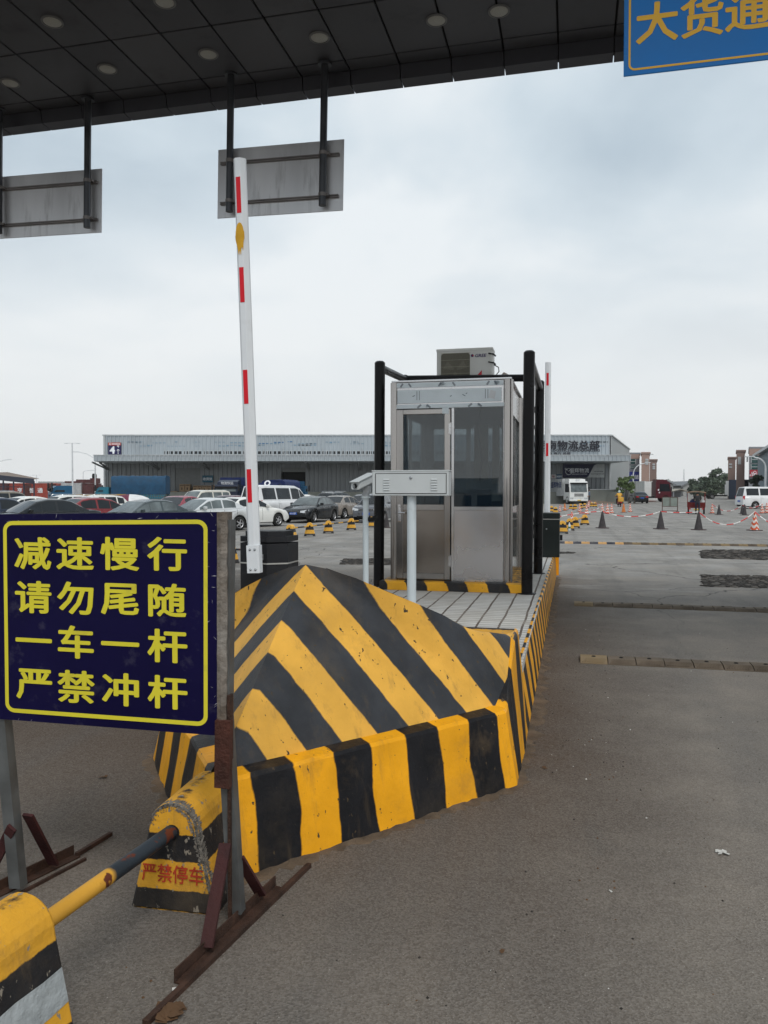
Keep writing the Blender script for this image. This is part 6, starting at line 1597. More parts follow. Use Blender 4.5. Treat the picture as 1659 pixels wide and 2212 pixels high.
# ramp by the dock, plinth wall end
dw = MB(); a, b = at(1262, 1060, 95.5), at(1336, 1060, 97.5)
dk2 = thing('dock_ramp', 'low grey green dock wall with a sloping ramp by the standing man', 'ramp', Vector((a.x, a.y, 0)), math.atan2(b.y - a.y, b.x - a.x))
Lw = (b - a).length; zt = at(0, 1058, 96).z
p = MB(); p.box(0, 0, -.05, Lw * .92, .3, zt); p.build('wall', m_dockw, dk2)
p = MB(); p.prism([(-.2, -.05), (Lw * .95, -.05), (Lw * .95, .12), (-.2, .55)], -.35, -.01, 'y'); p.build('slope', mat('ramp_concrete', (.24, .19, .155), .9, var=.2), dk2)
p = MB(); p.bar((.0, .1, zt + .04), (Lw * .92, .1, zt + .04), .3, .08); p.build('coping', m_trim, dk2)
# cartons on the dock
m_cart = mat('cardboard', (.27, .185, .11), .8, var=.15, scale=4); m_ctape = mat('carton_mark', (.05, .03, .02), .8)
def carton(label, x0, x1, y0, y1, Y=98.0):
    c = at((x0 + x1) / 2, y1, Y); w = (at(x1, 0, Y).x - at(x0, 0, Y).x) / 2; h = at(0, y0, Y).z - at(0, y1, Y).z
    t = thing('carton', label, 'carton', c, R(random.uniform(-4, 4)), 'cartons stacked on the dock'); p = MB(); p.bevbox(-w, -.6, 0, w, .6, h, .015); b = p.build('box', m_cart, t)
    q = MB(); q.box(-w * .8, -.607, h * .80, w * .8, -.602, h * .9); q.box(-w * .25, -.607, h * .25, w * .25, -.602, h * .55); q.build('printed_mark', m_ctape, b)
rowsC = [('tall stack', [(390.5, 401, 1046, 1062), (401.5, 412.5, 1046, 1062), (391, 401, 1062.5, 1077), (402, 412, 1062.5, 1077)]), ('row behind the minivan roof', [(419, 428.5, 1049, 1062.5), (429, 438.5, 1049, 1062.5), (439, 448.5, 1049, 1062.5), (449.5, 459, 1049, 1062.5), (460, 471, 1048, 1062.5)]), ('stack next to the tarpaulin', [(363, 373.5, 1061, 1077), (374, 384.5, 1061, 1077)])]
desc = {0: ['top carton nearest the tarpaulin in the tall stack', 'top carton nearest the roller door middle in the tall stack', 'lower carton under the tarpaulin side of the tall stack', 'lower carton under the far side of the tall stack'], 1: ['first carton of the five in a row, beside the tall stack', 'second carton of the five in a row', 'middle carton of the five in a row', 'fourth carton of the five in a row', 'last carton of the five, against the navy lorry'], 2: ['carton touching the blue tarpaulin lorry tail', 'carton between the tarpaulin lorry and the tall stack']}
for i, (nm, l) in enumerate(rowsC):
    for j, (x0, x1, y0, y1) in enumerate(l): carton(desc[i][j], x0, x1, y0, y1, 98.6)

# ================================================================ parasol, notice frame, tricycle, people
pr = thing('parasol', 'big maroon and white parasol open low behind the parked cars', 'parasol', behind(280, 47), 0)
m_mar = mat('parasol_maroon', (.13, .025, .05), .7); m_pw = mat('parasol_white', (.66, .66, .66), .7)
b_ = MB(); n = 24; prof = [(1.25, 1.0), (1.1, 1.16), (.75, 1.30), (.35, 1.37), (.01, 1.39)]
for k in range(n):
    a0, a1 = 2 * math.pi * k / n, 2 * math.pi * (k + 1) / n; b_.m(0 if math.cos((a0 + a1) / 2) < .22 else 1)
    w = (1, .97)[k % 2]; w2 = (1, .97)[(k + 1) % 2]
    b_.grid([[(r * w * math.cos(a0), r * w * math.sin(a0), z) for r, z in prof], [(r * w2 * math.cos(a1), r * w2 * math.sin(a1), z) for r, z in prof]])
b_.build('canopy', [m_mar, m_pw], pr); b_ = MB(); b_.cyl(0, 0, 0, 1.38, .025, 8); b_.build('pole', m_galv, pr)
nf = thing('notice_frame', 'grey green notice panel in a thin steel frame standing in the road', 'notice stand', behind(1447.5, 60), 0)
w = at(1464, 0, 60).x - at(1431, 0, 60).x; ztp, zmid = at(0, 1074, 60).z, at(0, 1094, 60).z
p = MB()
for s in (-1, 1): p.bar((s * w / 2, 0, 0), (s * w / 2, 0, ztp), .05); p.bar((s * w / 2, -.3, .02), (s * w / 2, .3, .02), .04)
for z in (ztp, zmid, .06): p.bar((-w / 2, 0, z), (w / 2, 0, z), .045)
p.bar((0, -.02, zmid), (0, -.02, ztp), .04); p.build('frame', mat('frame_brown', (.09, .06, .05), .7), nf)
p = MB(); p.box(-w / 2, -.01, zmid, w / 2, .01, ztp); p.build('panel', mat('notice_green', (.19, .22, .20), .6, var=.15), nf)
tY = 54.5
tr_ = thing('cargo_tricycle', 'red cargo tricycle with a canopy roof driving away down the road', 'tricycle', behind(1504, tY), R(69))
m_tr = mat('tricycle_red', (.15, .012, .012), .5, var=.2, dirt=.3)
p = MB(); hw = .56
p.box(-.9, -hw, .42, .6, hw, .47); p.box(-.9, -hw, .47, -.86, hw, .80)
for s in (-1, 1): p.box(-.86, s * hw - .02, .47, .6, s * hw + .02, .82)
p.box(.56, -hw, .47, .6, hw, .82)
for k in range(3): p.box(-.915, -hw, .5 + k * .1, -.905, hw, .53 + k * .1)
p.build('cargo_bed', m_tr, tr_)
p = MB()
for x in (-.86, .75):
    for s in (-1, 1): p.bar((x, s * hw, .6), (x, s * hw, 1.52), .035)
p.build('roof_frame', m_tr, tr_)
p = MB(); p.grid([[(x, y, z) for y, z in ((-.62, 1.50), (-.3, 1.56), (0, 1.58), (.3, 1.56), (.62, 1.50))] for x in (-1.0, -.1, .9)]); p.grid([[(-1.0, y, z) for y, z in ((-.62, 1.50), (-.3, 1.56), (0, 1.58), (.3, 1.56), (.62, 1.50))], [(-1.0, y, z) for y, z in ((-.62, 1.43), (-.3, 1.49), (0, 1.51), (.3, 1.49), (.62, 1.43))]]); p.build('roof', mat('tricycle_roof', (.26, .18, .13), .8, var=.2), tr_)
for x, y in ((-.45, -.5), (-.45, .5), (1.3, 0)):
    a, b, c = wheel_mb(6, .24, .11); w_ = a.build('wheel', m_rubber, tr_, loc=(x, y, .24)); b.build('rim', m_rim, w_)
for s in (-1, 1): p = MB(); p.box(-.93, s * .42 - .07, .32, -.90, s * .42 + .07, .40); p.build('taillight', m_tail, tr_)
p = MB(); p.box(-.915, -.16, .27, -.90, .16, .37); p.build('license_plate', mat('yellow_plate', (.62, .42, .05), .5), tr_)
p = MB(); p.tube([(1.3, 0, .3), (1.15, 0, .95)], .04, 8); p.bar((1.1, -.35, 1.0), (1.1, .35, 1.0), .04); p.build('handlebar', m_dark, tr_)
for nm, lb, y, z, mm in (('cargo_bundle', 'dark bundle lying in the red tricycle bed', .3, .5, m_tarp2), ('cargo_sack', 'pale sack in the red tricycle bed beside the dark bundle', -.3, .5, m_cgrey)):
    b_ = MB(); b_.lathe([(.01, 0), (.2, .02), (.24, .2), (.2, .42), (.05, .5)], 10); bo_ = b_.build(nm, mm, None, loc=tr_.location + Vector((-y, -.2, z))); tag(bo_, lb, 'bundle')

def person(label, loc, rz, pose, cloth, sc=1.0, extra=None, name='person'):
    """pose: joint -> (x, y, z); grown with a skin modifier, then painted by zone"""
    J = dict(pose); bones = [('pelvis', 'waist'), ('waist', 'chest'), ('chest', 'neck'), ('neck', 'head'), ('head', 'crown'),
             ('chest', 'shl'), ('shl', 'ell'), ('ell', 'wrl'), ('wrl', 'hal'), ('chest', 'shr'), ('shr', 'elr'), ('elr', 'wrr'), ('wrr', 'har'),
             ('pelvis', 'hil'), ('hil', 'knl'), ('knl', 'anl'), ('anl', 'tol'), ('pelvis', 'hir'), ('hir', 'knr'), ('knr', 'anr'), ('anr', 'tor')]
    rad = dict(pelvis=.15, waist=.135, chest=.155, neck=.058, head=.092, crown=.07, shl=.075, shr=.075, ell=.048, elr=.048, wrl=.033, wrr=.033, hal=.034, har=.034, hil=.10, hir=.10, knl=.065, knr=.065, anl=.045, anr=.045, tol=.04, tor=.04)
    for s in 'lr':                              # five short fingers per hand
        w, h = Vector(J['wr' + s]), Vector(J['ha' + s]); d = (h - w).normalized(); sd = d.cross(Vector((0, 1, 0))).normalized() if abs(d.y) < .9 else Vector((1, 0, 0))
        for k in range(5):
            key = 'f%d%s' % (k, s); J[key] = tuple(h + d * (.07 if k else .04) + sd * (.02 * (k - 2.2)) + Vector((0, .01, 0))); bones.append(('ha' + s, key)); rad[key] = .009
    names = list(J); idx = {n: i for i, n in enumerate(names)}
    me = bpy.data.meshes.new('body'); me.from_pydata([J[n] for n in names], [(idx[a], idx[b]) for a, b in bones], [])
    tmp = bpy.data.objects.new('tmp', me); COL.objects.link(tmp)
    tmp.modifiers.new('skin', 'SKIN'); sv_ = me.skin_vertices[0].data
    for n, i in idx.items(): sv_[i].radius = (rad[n], rad[n]); sv_[i].use_root = (n == 'pelvis')
    s2 = tmp.modifiers.new('sub', 'SUBSURF'); s2.levels = 1; s2.render_levels = 1
    dg = bpy.context.evaluated_depsgraph_get(); dg.update(); bm = bpy.data.meshes.new_from_object(tmp.evaluated_get(dg))
    COL.objects.unlink(tmp); bpy.data.objects.remove(tmp); bpy.data.meshes.remove(me)
    t = thing(name, label, 'person', loc, rz, None, sc)
    for m in cloth: bm.materials.append(m)      # 0 skin, 1 top, 2 trousers, 3 shoes, 4 hair
    ph = Vector(J['head']); pp_ = Vector(J['pelvis'])
    zones = {'0': ['head', 'neck', 'wrl', 'wrr', 'hal', 'har'], '1': ['chest', 'waist', 'shl', 'shr', 'ell', 'elr'], '2': ['pelvis', 'hil', 'hir', 'knl', 'knr'], '3': ['anl', 'anr', 'tol', 'tor'], '4': ['crown']}
    for p in bm.polygons:
        c = p.center; best = min(((Vector(J[n]) - c).length / (1.6 if n in ('waist', 'chest') else 1), int(z)) for z, l in zones.items() for n in l)[1]
        p.material_index = best; p.use_smooth = True
    ob = bpy.data.objects.new('body', bm); COL.objects.link(ob); ob.parent = t
    if extra: extra(t, J)
    return t
m_skin = mat('skin', (.34, .19, .12), .6); m_hair = mat('hair', (.012, .01, .01), .6); m_shoe = mat('shoe', (.02, .02, .022), .6)
m_shirtb = mat('blue_shirt', (.10, .14, .20), .8); m_trou = mat('dark_trousers', (.018, .02, .032), .8); m_jack = mat('black_jacket', (.014, .014, .016), .7); m_yelj = mat('yellow_jacket', (.62, .34, .05), .7, var=.1)
def hairdo(t, J):
    h = MB(); c = Vector(J['head']); h.lathe([(.1, -.02), (.115, .05), (.085, .13), (.03, .16), (.001, .165)], 12, c); h.build('hair', m_hair, t)
    f = MB(); f.lathe([(.001, -.03), (.014, -.02), (.012, .02), (.001, .03)], 8, c + Vector((0, .1, -.01))); f.build('nose', m_skin, t)
stand = dict(pelvis=(0, 0, .95), waist=(0, .01, 1.12), chest=(0, .0, 1.34), neck=(0, .0, 1.50), head=(0, .03, 1.60), crown=(0, .02, 1.69), shl=(-.19, 0, 1.42), ell=(-.25, -.02, 1.14), wrl=(-.22, .12, .95), hal=(-.21, .16, .88), shr=(.19, 0, 1.42), elr=(.25, -.04, 1.14), wrr=(.2, .1, .96), har=(.18, .15, .9), hil=(-.1, 0, .88), knl=(-.1, .03, .48), anl=(-.1, -.01, .08), tol=(-.11, .14, .03), hir=(.1, 0, .88), knr=(.11, .05, .48), anr=(.12, .04, .08), tor=(.13, .19, .03))
person('man in a blue grey shirt standing beside the white lorry cab', behind(1273, 92), R(80), stand, [m_skin, m_shirtb, m_trou, m_shoe, m_hair], 1.02, hairdo)
trk = dict(stand); trk.update(waist=(0, .04, 1.1), chest=(0, .14, 1.30), neck=(0, .22, 1.43), head=(0, .28, 1.51), crown=(0, .29, 1.6), shl=(-.2, .14, 1.36), ell=(-.25, .3, 1.16), wrl=(-.2, .5, 1.05), hal=(-.19, .57, 1.03), shr=(.2, .14, 1.36), elr=(.25, .3, 1.16), wrr=(.2, .5, 1.05), har=(.19, .57, 1.03), knr=(.11, -.06, .48), anr=(.1, -.22, .14), tor=(.1, -.12, .03))
person('man in black pushing at the tail of the red tricycle', behind(1507, tY - 1.35), R(-21), trk, [m_skin, m_jack, m_trou, m_shoe, m_hair], .90, hairdo)
# scooter and rider
sY = 79
sco = thing('motor_scooter', 'small red scooter with a yellow box ridden away by the helmeted rider', 'scooter', behind(1338, sY), R(84))
for x in (-.55, .6): a, b, c = wheel_mb(5, .24, .1); w_ = a.build('wheel', m_rubber, sco, loc=(x, 0, .24)); b.build('rim', m_rim, w_)
p = MB(); p.prism([(-.75, .35), (-.5, .3), (.2, .28), (.45, .35), (.62, .95), (.5, 1.0), (.3, .45), (.05, .42), (-.05, .74), (-.7, .72)], -.14, .14, 'y'); p.build('body', mat('scooter_red', (.22, .03, .025), .5), sco, bevel=.03)
p = MB(); p.bevbox(-.68, -.15, .73, -.02, .15, .80, .03); p.build('seat', m_black, sco)
p = MB(); p.bar((.5, -.36, 1.02), (.5, .36, 1.02), .04); p.build('handlebar', m_dark, sco)
p = MB(); p.bevbox(-.95, -.26, .5, -.62, .26, .95, .04); p.build('tail_box', m_yelj, sco)
p = MB(); p.bevbox(-.97, -.08, .38, -.93, .08, .46, .01); p.build('taillight', m_tail, sco)
def helmet(t, J):
    h = MB(); h.lathe([(.11, -.06), (.135, .0), (.13, .08), (.09, .15), (.001, .18)], 14, J['head']); h.build('helmet', mat('helmet_mint', (.42, .5, .48), .3), t)
sit = dict(stand); sit.update(pelvis=(0, -.1, .86), waist=(0, -.1, 1.0), chest=(0, -.03, 1.2), neck=(0, .0, 1.36), head=(0, .03, 1.46), crown=(0, .03, 1.54), shl=(-.2, -.02, 1.28), ell=(-.32, .14, 1.08), wrl=(-.33, .36, 1.05), hal=(-.33, .42, 1.05), shr=(.2, -.02, 1.28), elr=(.32, .14, 1.08), wrr=(.33, .36, 1.05), har=(.33, .42, 1.05), hil=(-.11, -.06, .82), knl=(-.2, .34, .72), anl=(-.22, .3, .3), tol=(-.22, .44, .28), hir=(.11, -.06, .82), knr=(.2, .34, .72), anr=(.22, .3, .3), tor=(.22, .44, .28))
person('rider in a yellow jacket and pale helmet on the red scooter', behind(1337, sY) + Vector((.0, -.12, 0)), R(-6), sit, [m_skin, m_yelj, m_trou, m_shoe, m_hair], 1.0, helmet)

# ================================================================ far buildings
m_pink = mat('pink_render', (.34, .235, .20), .85, var=.06, scale=.2); m_pinkd = mat('brown_pink_render', (.235, .165, .145), .85, var=.06, scale=.2); m_bgrey = mat('grey_render', (.22, .23, .25), .8, var=.08, scale=.2); m_bgl = mat('green_glass', (.03, .075, .075), .15, var=.3, scale=.4); m_bgs = mat('far_shed_blue', (.15, .20, .235), .6, .2, var=.06)
def bld(name, label, Y, x0, x1, ytop, dep, m, parts=(), cat='building', skew=0):
    a, b = at(x0, 1060, Y), at(x1, 1060, Y); h = at(0, ytop, Y).z
    t = thing(name, label, cat, Vector(((a.x + b.x) / 2, Y, 0)), 0); w = (b.x - a.x) / 2; skew = skew or dep * a.x / Y
    p = MB(); p.prism([(-w, 0), (w, 0), (w + skew, dep), (-w + skew, dep)], -.1, h, 'z'); p.build('walls', m, t)
    p = MB(); p.prism([(-w - .15, -.15), (w + .15, -.15), (w + .15 + skew, dep), (-w - .15 + skew, dep)], h + .005, h + .3, 'z'); p.build('parapet', m, t)
    for (px0, px1, py0, py1, mm, nm) in parts:
        xa, xb = at(px0, 0, Y).x - t.location.x, at(px1, 0, Y).x - t.location.x; za, zb = at(0, py1, Y).z, at(0, py0, Y).z
        q = MB(); q.box(xa, -.12, za, xb, -.004, zb); pn = q.build(nm, mm, t)
        if nm == 'window':
            g = MB(); n = max(1, int((xb - xa) / 1.5)); 
            for k in range(n + 1): x = xa + (xb - xa) * k / n; g.box(x - .06, -.16, za, x + .06, -.122, zb)
            g.box(xa, -.16, (za + zb) / 2 - .05, xb, -.122, (za + zb) / 2 + .05); g.build('frame', m_trim, pn)
    return t
def vents(t, Y, xs, ys, s=.55):
    for x in xs:
        for y in ys: c = at(x, y, Y) - t.location; q = MB(); q.box(c.x - s * .5, -.1, c.z - s * .3, c.x + s * .5, -.004, c.z + s * .3); q.build('vent', m_trim, t)
b1_ = bld('office_block', 'pinkish office block with green glazing behind the small trees', 150, 1359, 1381, 981, 20, m_bgrey, [(1359, 1381, 981, 991, m_pink, 'top_band'), (1360, 1372, 992, 1002, m_bgl, 'window'), (1360, 1374, 1006, 1012, m_bgl, 'window')])
b2_ = bld('stair_tower', 'tallest of the three pink stair towers beside the office block', 146, 1385, 1402.5, 980, 12, m_pink); vents(b2_, 146, (1397,), (993, 998, 1002))
p = MB(); c = at(1405, 981, 146) - b2_.location; p.box(c.x - .2, -.2, c.z - .1, c.x + .5, .2, c.z); p.build('roof_spout', m_trim, b2_)
b3_ = bld('stair_tower', 'lower pink stair tower behind the red tractor', 165, 1403, 1418, 995, 12, m_pinkd); vents(b3_, 165, (1412,), (1003, 1008, 1012))
small_sign('blue sign panel low on the pinkish office block', 1359, 1380, 1019, 1042, 149, mat('sign_royal', (.02, .03, .22), .5), d_txt('仓储', .9), 'facade_sign')
b4_ = bld('office_block', 'brown pink office block with a green glass front by the arm lamp', 135, 1617, 1650, 969, 20, m_bgrey, [(1617, 1650, 969, 984, m_pink, 'top_band'), (1621, 1636, 985, 1000, m_bgl, 'window'), (1621, 1636, 1003, 1014, m_bgl, 'window'), (1611.5, 1614, 986, 998, m_bgl, 'window')])
bld('stair_tower', 'broad brown tower between the small tower and the office block', 139, 1590, 1608, 975.5, 10, m_pinkd); b6_ = bld('stair_tower', 'short brown tower next to the big trees', 155, 1572, 1588, 990, 10, m_pinkd); vents(b6_, 155, (1578,), (1003, 1009))
vents([o for o in bpy.data.objects if o.get('label', '').startswith('broad brown tower')][0], 139, (1597,), (989, 993, 997, 1001))
def d_cloud(t, w, h):
    q = MB(); q.lathe([(h * .32, 0), (h * .45, 0)], 18, (.2, -.01, h * .25), axis='y'); q.lathe([(h * .2, 0), (h * .3, 0)], 14, (-.25, -.012, h * .12), axis='y'); q.box(-.4, -.012, -h * .06, .6, -.008, h * .04); text_mb(q, '云仓物流', .38, (0, -.002, -h * .5), (1, 0, 0), (0, 0, 1), bold=.03); q.build('emblem', m_plw, t)
small_sign('red sign with a white cloud emblem on the brown office block', 1619.5, 1636.5, 1015, 1030, 134.5, mat('sign_crimson', (.36, .02, .035), .5), d_cloud, 'facade_sign')
fs2 = thing('metal_shed', 'blue grey metal shed with a sloping roof edge cut by the frame', 'building', (0, 0, 0), 0)
A_, B_ = Vector((at(1637, 0, 118).x, 118, 0)), Vector((at(1637, 0, 118).x - 19.2, 70, 0)); he = at(0, 984, 118).z
n = 60; p = MB(); pts = []
for k in range(n + 1):
    q = A_.lerp(B_, k / n); pts += [q, q + Vector((.3, .75, 0)), q + Vector((.45, .6, 0)) - (A_ - B_) * .006]
p.grid([[(q.x, q.y, 0) for q in pts], [(q.x, q.y, he) for q in pts]]); p.add([A_, A_ + Vector((30, -8, 0)), A_ + Vector((30, -8, he)), A_ + Vector((0, 0, he))], [(0, 1, 2, 3)]); p.build('walls', m_bgs, fs2)
p = MB(); E1, E2 = A_ + Vector((-.5, .5, he)), B_ + Vector((-.5, 0, he)); p.add([E1, E2, E2 + Vector((16, -6, 3.5)), E1 + Vector((16, -6, 3.5))], [(0, 1, 2, 3)]); p.bar(E1, E2, .25, .35); p.build('roof', m_trim, fs2)
def house(label, Y, x0, x1, yeave, yridge):
    a, b = at(x0, 1060, Y), at(x1, 1060, Y); t = thing('gabled_house', label, 'house', Vector(((a.x + b.x) / 2, Y, 0)), 0); w = (b.x - a.x) / 2; ze, zr = at(0, yeave, Y).z, at(0, yridge, Y).z
    p = MB(); p.prism([(-w, -1), (w, -1), (w, ze), (0, zr), (-w, ze)], 0, 22, 'y'); p.build('walls', mat('house_wall', (.33, .33, .32), .8), t)
    p = MB()
    for s in (-1, 1): p.add([(0, -.5, zr + .2), (0, 22, zr + .2), (s * (w + .8), 22, ze - .1), (s * (w + .8), -.5, ze - .1)], [(0, 1, 2, 3)]); p.add([(0, -.5, zr + .2), (s * (w + .8), -.5, ze - .1), (s * (w + .8), -.5, ze - .5), (0, -.5, zr - .25)], [(0, 1, 2, 3)])
    p.build('roof', mat('house_roof', (.17, .18, .19), .8), t)
    for s in (-.5, .1): q = MB(); q.box(s * w, -.1, ze * .35, s * w + w * .3, -.01, ze * .65); q.build('window', m_win, t)
house('pale gabled house beyond the red tractor', 230, 1424, 1454, 1046, 1038.5); house('pale gabled house against the big trees', 230, 1476, 1506, 1048, 1040.5); house('low wide house filling the gap between the two gabled ones', 260, 1452, 1480, 1046, 1044)
sh = thing('low_shelter', 'low shelter with a shallow gable roof in the far road', 'shelter', behind(1470, 190), 0)
p = MB(); p.prism([(-1.8, 1.4), (0, 1.9), (1.8, 1.4), (1.8, 1.55), (0, 2.1), (-1.8, 1.55)], 0, 4, 'y'); p.build('roof', mat('shelter_roof', (.3, .28, .24), .8), sh)
p = MB()
for x in (-1.6, 1.6): p.box(x - .1, .1, 0, x + .1, .3, 1.45)
p.box(-1.6, 3.8, 0, 1.6, 3.9, 1.4); p.build('posts', m_bgrey, sh)
# open shed on the far side of the yard
ds_ = thing('open_shed', 'open sided shed with a brown roof behind the red container', 'shed', behind(20, 128), 0)
x0, x1 = at(-40, 0, 128).x - ds_.location.x, at(73, 0, 128).x - ds_.location.x
p = MB(); za, zb = at(0, 1021, 128).z, at(0, 1036, 128).z; p.add([(x0, 0, za), (x1, 0, zb), (x1 - 3, 9, zb + .3), (x0, 9, za + .3)], [(0, 1, 2, 3)]); p.build('roof', mat('shed_roof', (.19, .15, .125), .8), ds_)
p = MB(); p.bar((x0, 0, za - .5), (x1, 0, zb - .28), .15, .85); p.build('eaves_beam', mat('shed_beam', (.035, .04, .06), .7), ds_)
p = MB()
for k in range(6): x = x0 + (x1 - x0) * (k + .05) / 5.1; p.bar((x, .3, 0), (x, .3, zb - .2 + (x1 - x) * .1), .18)
p.bar((x0, .3, 2.3), (x1, .3, 2.2), .1); p.build('posts', MATS['shed_beam'], ds_)

# ================================================================ street lamps
m_lampw = mat('lamp_white', (.62, .64, .66), .4)
LG = 'street lamps round the yard'
def lamp(label, x, ytop, Y, arm=0, double=False, r=.09, curve=True, drop=.6):
    t = thing('street_lamp', label, 'street lamp', behind(x, Y), 0, LG); h = at(0, ytop, Y).z
    p = MB()
    if arm and curve:
        pts = [(0, 0, 0), (0, 0, h - drop)]; s = 1 if arm > 0 else -1
        for k in range(1, 7): a = math.pi / 2 * k / 6; pts.append((s * drop * (1 - math.cos(a)), 0, h - drop + drop * math.sin(a)))
        pts.append((arm, 0, h + .12)); p.tube(pts, [r] * 2 + [r * .75] * 7, 10)
    else:
        p.tube([(0, 0, 0), (0, 0, h)], [r, r * .7], 10)
        if arm: p.tube([(0, 0, h - .5), (arm * .5, 0, h + .1), (arm, 0, h + .35)], r * .5, 8)
    p.build('pole', m_lampw, t)
    for s in ((1, -1) if double else (1,)):
        e = Vector((arm, 0, h + (.12 if curve else .35))) if arm else Vector((s * .55, 0, h - .05))
        q = MB(); d = (1 if arm > 0 else -1) if arm else s
        if double: q.bar((0, 0, h - .1), (s * .5, 0, h), .05)
        l = .55 if double else .8; q.bevbox(min(e.x, e.x + d * l), -.14, e.z - .04, max(e.x, e.x + d * l), .14, e.z + .05, .02); q.build('lamp_head', m_lampw, t)
lamp('tall white double headed lamp mast in front of the containers', 157, 957, 110, 0, True, .13)
lamp('slim lamp with a long arm next to the warehouse corner', 206, 982, 100, -2.1, curve=False)
lamp('far lamp with a curled arm between mast and warehouse', 180, 1017, 180, 2.2)
lamp('short double lamp post behind the red container', 79.5, 1026, 200, 0, True, .12)
lamp('lamp arm reaching in from the frame edge over the shed', -14, 998, 120, 2.0, curve=False)
lamp('white swan neck lamp in front of the pinkish office block', 1367.5, 1001, 110, 1.6, drop=1.6)
lamp('white swan neck lamp against the blue grey shed', 1653.5, 989, 75, -1.2, drop=1.0, r=.1)

# ================================================================ trees, hills
def leaf_mat(name, c0, c1, scale=.6):
    m, nt, N, L, P = _nodes(name); tc = N.new('ShaderNodeTexCoord'); n = _noise(N, L, tc.outputs['Object'], scale, 4, .65)
    oi = N.new('ShaderNodeNewGeometry'); mx = N.new('ShaderNodeMath'); mx.operation = 'MULTIPLY_ADD'; mx.inputs[1].default_value = .45; L.new(oi.outputs['Random Per Island'], mx.inputs[0]); L.new(n, mx.inputs[2])
    L.new(_mixc(N, L, _ramp(N, L, mx.outputs[0], .45, 1.0), c0, c1), P.inputs['Base Color']); P.inputs['Roughness'].default_value = .75; return m
m_lf1 = leaf_mat('far_foliage', (.04, .06, .042), (.10, .135, .085)); m_lf2 = leaf_mat('near_foliage', (.075, .12, .045), (.20, .28, .11), 1.2); m_lf3 = leaf_mat('dark_foliage', (.010, .022, .012), (.04, .065, .03), 1.)
m_bark = mat('bark', (.10, .08, .06), .9, var=.3)
def tree(label, Y, x, ytop, wpx, m, ybase=None, n=1400, leaf=.3, trunk=.3, group=None, crown0=.3, name='leafy_tree', blobs=9, stems=1):
    t = thing(name, label, 'tree', behind(x, Y), 0, group); H = at(0, ytop, Y).z; wd = wpx / 1700 * Y / 2
    tr = MB(); bl = []
    for s in range(stems):
        ox = 0 if stems == 1 else (s / (stems - 1) - .5) * wd * 1.1
        tr.tube([(ox, 0, -.05), (ox + random.uniform(-.1, .1), 0, H * crown0), (ox + random.uniform(-.2, .2), 0, H * .8)], [trunk, trunk * .7, trunk * .2], 8)
    for k in range(blobs):
        a = random.uniform(0, 6.28); rr = wd * random.uniform(.1, .72); z = H * random.uniform(crown0 + .1, .88)
        lim = wd * (1.05 - .75 * max(0, (z / H - .55)) / .45); rr = min(rr, lim * .8)
        c = Vector((rr * math.cos(a), rr * math.sin(a), z)); r = wd * random.uniform(.24, .46)
        if c.z + r * .8 > H: c.z = H - r * .8
        bl.append((c, r)); tr.tube([(0, 0, min(c.z * .75, H * .5)), (c.x * .5, c.y * .5, c.z * .85), tuple(c)], [trunk * .35, trunk * .22, trunk * .08], 5)
    tr.build('trunk', m_bark, t)
    lf = MB()
    for k in range(n):
        c, r = random.choice(bl); d = Vector((random.gauss(0, 1), random.gauss(0, 1), random.gauss(0, 1))).normalized(); p = c + Vector((d.x, d.y, d.z * .8)) * r * random.uniform(.35, 1.08)
        if p.z < H * crown0 * .7: p.z = H * crown0 + random.uniform(0, .3)
        s = leaf * random.uniform(.5, 1.2); a = Vector((random.gauss(0, 1), random.gauss(0, 1), random.gauss(0, .6))).normalized(); b = a.cross(d + Vector((.01, .3, .5))).normalized()
        lf.add([p - a * s, p + b * s * .55, p + a * s, p - b * s * .5], [(0, 1, 2, 3)])
    lf.build('crown', m, t); return t
TG = 'big trees closing the far road'
for args in (('tallest domed tree of the far wood', 205, 1543, 1010, 46, m_lf1, 1), ('broad low tree at the outer end of the far wood', 215, 1499, 1034, 40, m_lf1, 2), ('rounded tree between the low one and the tallest', 212, 1521, 1027, 36, m_lf1, 3), ('dark tree tucked behind the short brown tower', 220, 1566, 1021, 40, m_lf1, 4), ('bushy tree low before the tallest one', 190, 1537, 1034, 50, m_lf1, 5), ('bushy tree behind the pale gabled house', 200, 1512, 1040, 40, m_lf1, 6)):
    tree(args[0], args[1], args[2], args[3], args[4], args[5], n=4200, leaf=.38, trunk=.3, group=TG, crown0=.1, blobs=26)
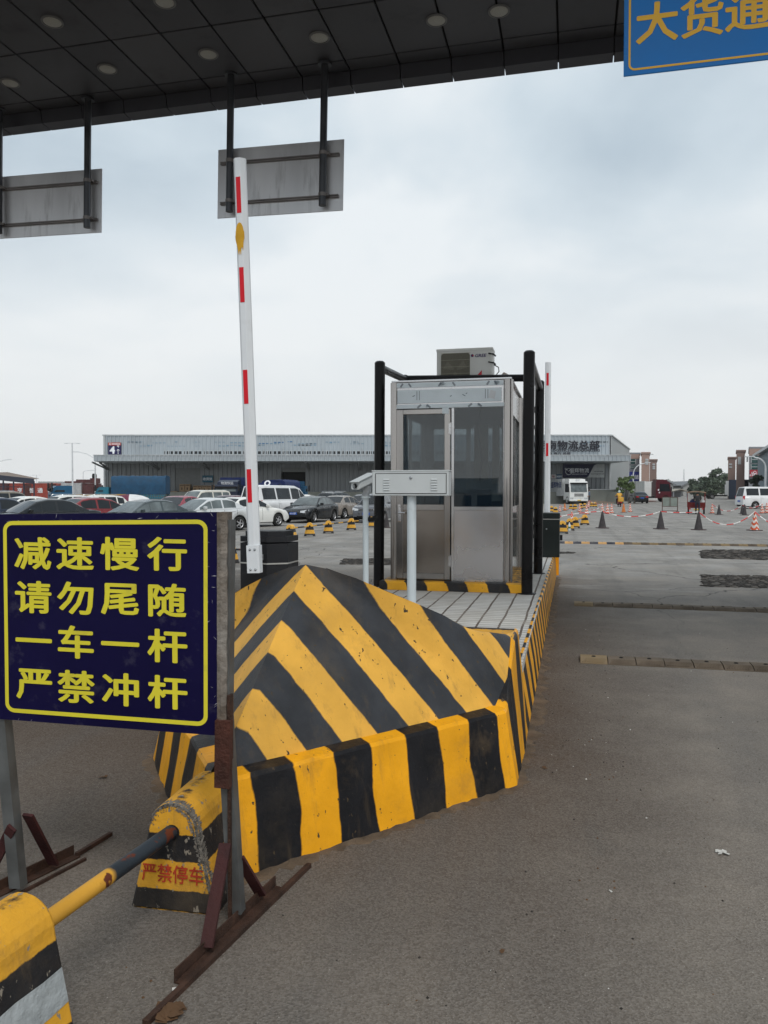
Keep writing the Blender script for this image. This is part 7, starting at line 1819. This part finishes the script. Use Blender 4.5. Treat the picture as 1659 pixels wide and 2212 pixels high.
for lb, x, yt, wp in (('small green tree nearest the warehouse end wall', 1340, 1022, 17), ('small green tree in the middle of the young row', 1352, 1024, 18), ('small green tree at the outer end above the black car', 1365, 1022, 19)):
    tree(lb, 97, x, yt, wp * 1.12, m_lf2, n=1900, leaf=.17, trunk=.05, group='young trees by the warehouse end', crown0=.28, blobs=16, stems=2)
tree('dark rounded tree under the red cloud sign', 100, 1634, 1021, 38, m_lf3, n=1800, leaf=.2, trunk=.12, crown0=.2, blobs=14)
hb_ = MB(); pts = [(1180, 1052), (1300, 1050), (1390, 1046), (1420, 1041), (1432, 1037), (1444, 1036), (1455, 1041), (1462, 1044), (1475, 1042), (1490, 1038), (1502, 1040), (1530, 1045), (1600, 1046), (1750, 1050)]
rows = []
for Yh, f in ((2600, 1), (3000, .5), (3400, 0)): rows.append([Vector((at(x, 1060, Yh).x, Yh, -2 if f == 1 else (at(0, y, 3000).z if f == .5 else -2))) for x, y in pts])
fine = []
for r in rows:
    q = []
    for a, b in zip(r, r[1:]):
        for k in range(6): p = a.lerp(b, k / 6); q.append(p + (Vector((0, 0, random.uniform(-4, 4))) if p.z > 0 else Vector()))
    q.append(r[-1]); fine.append(q)
hb_.grid(fine, smooth=True); tag(hb_.build('hills', mat('hill_scrub', (.06, .075, .06), .95, var=.3, scale=.004)), kind='structure')
tw = thing('radio_mast', 'thin lattice mast on the skyline above the hills', 'mast', behind(1477, 900), 0)
p = MB(); hh = at(0, 1014, 900).z
for s in (-1, 1): p.tube([(s * 1.2, 0, 0), (s * .15, 0, hh)], .18, 4)
for k in range(14): z = hh * k / 14; w = 1.2 - 1.05 * k / 14; p.bar((-w, 0, z), (w * .95, 0, z + hh / 14), .2)
p.build('lattice', m_galv, tw)
# haze
hz_ = MB(); hz_.box(-4300, -700, -60, 4300, 6600, 400)
m, nt, N, L, P = _nodes('haze_air'); N.remove(P); v = N.new('ShaderNodeVolumePrincipled'); v.inputs['Density'].default_value = HAZE; v.inputs['Color'].default_value = (.985, .99, 1, 1); v.inputs['Anisotropy'].default_value = .0
L.new(v.outputs[0], N['Material Output'].inputs['Volume'])
if HAZE > 0: tag(hz_.build('haze', m), kind='stuff')
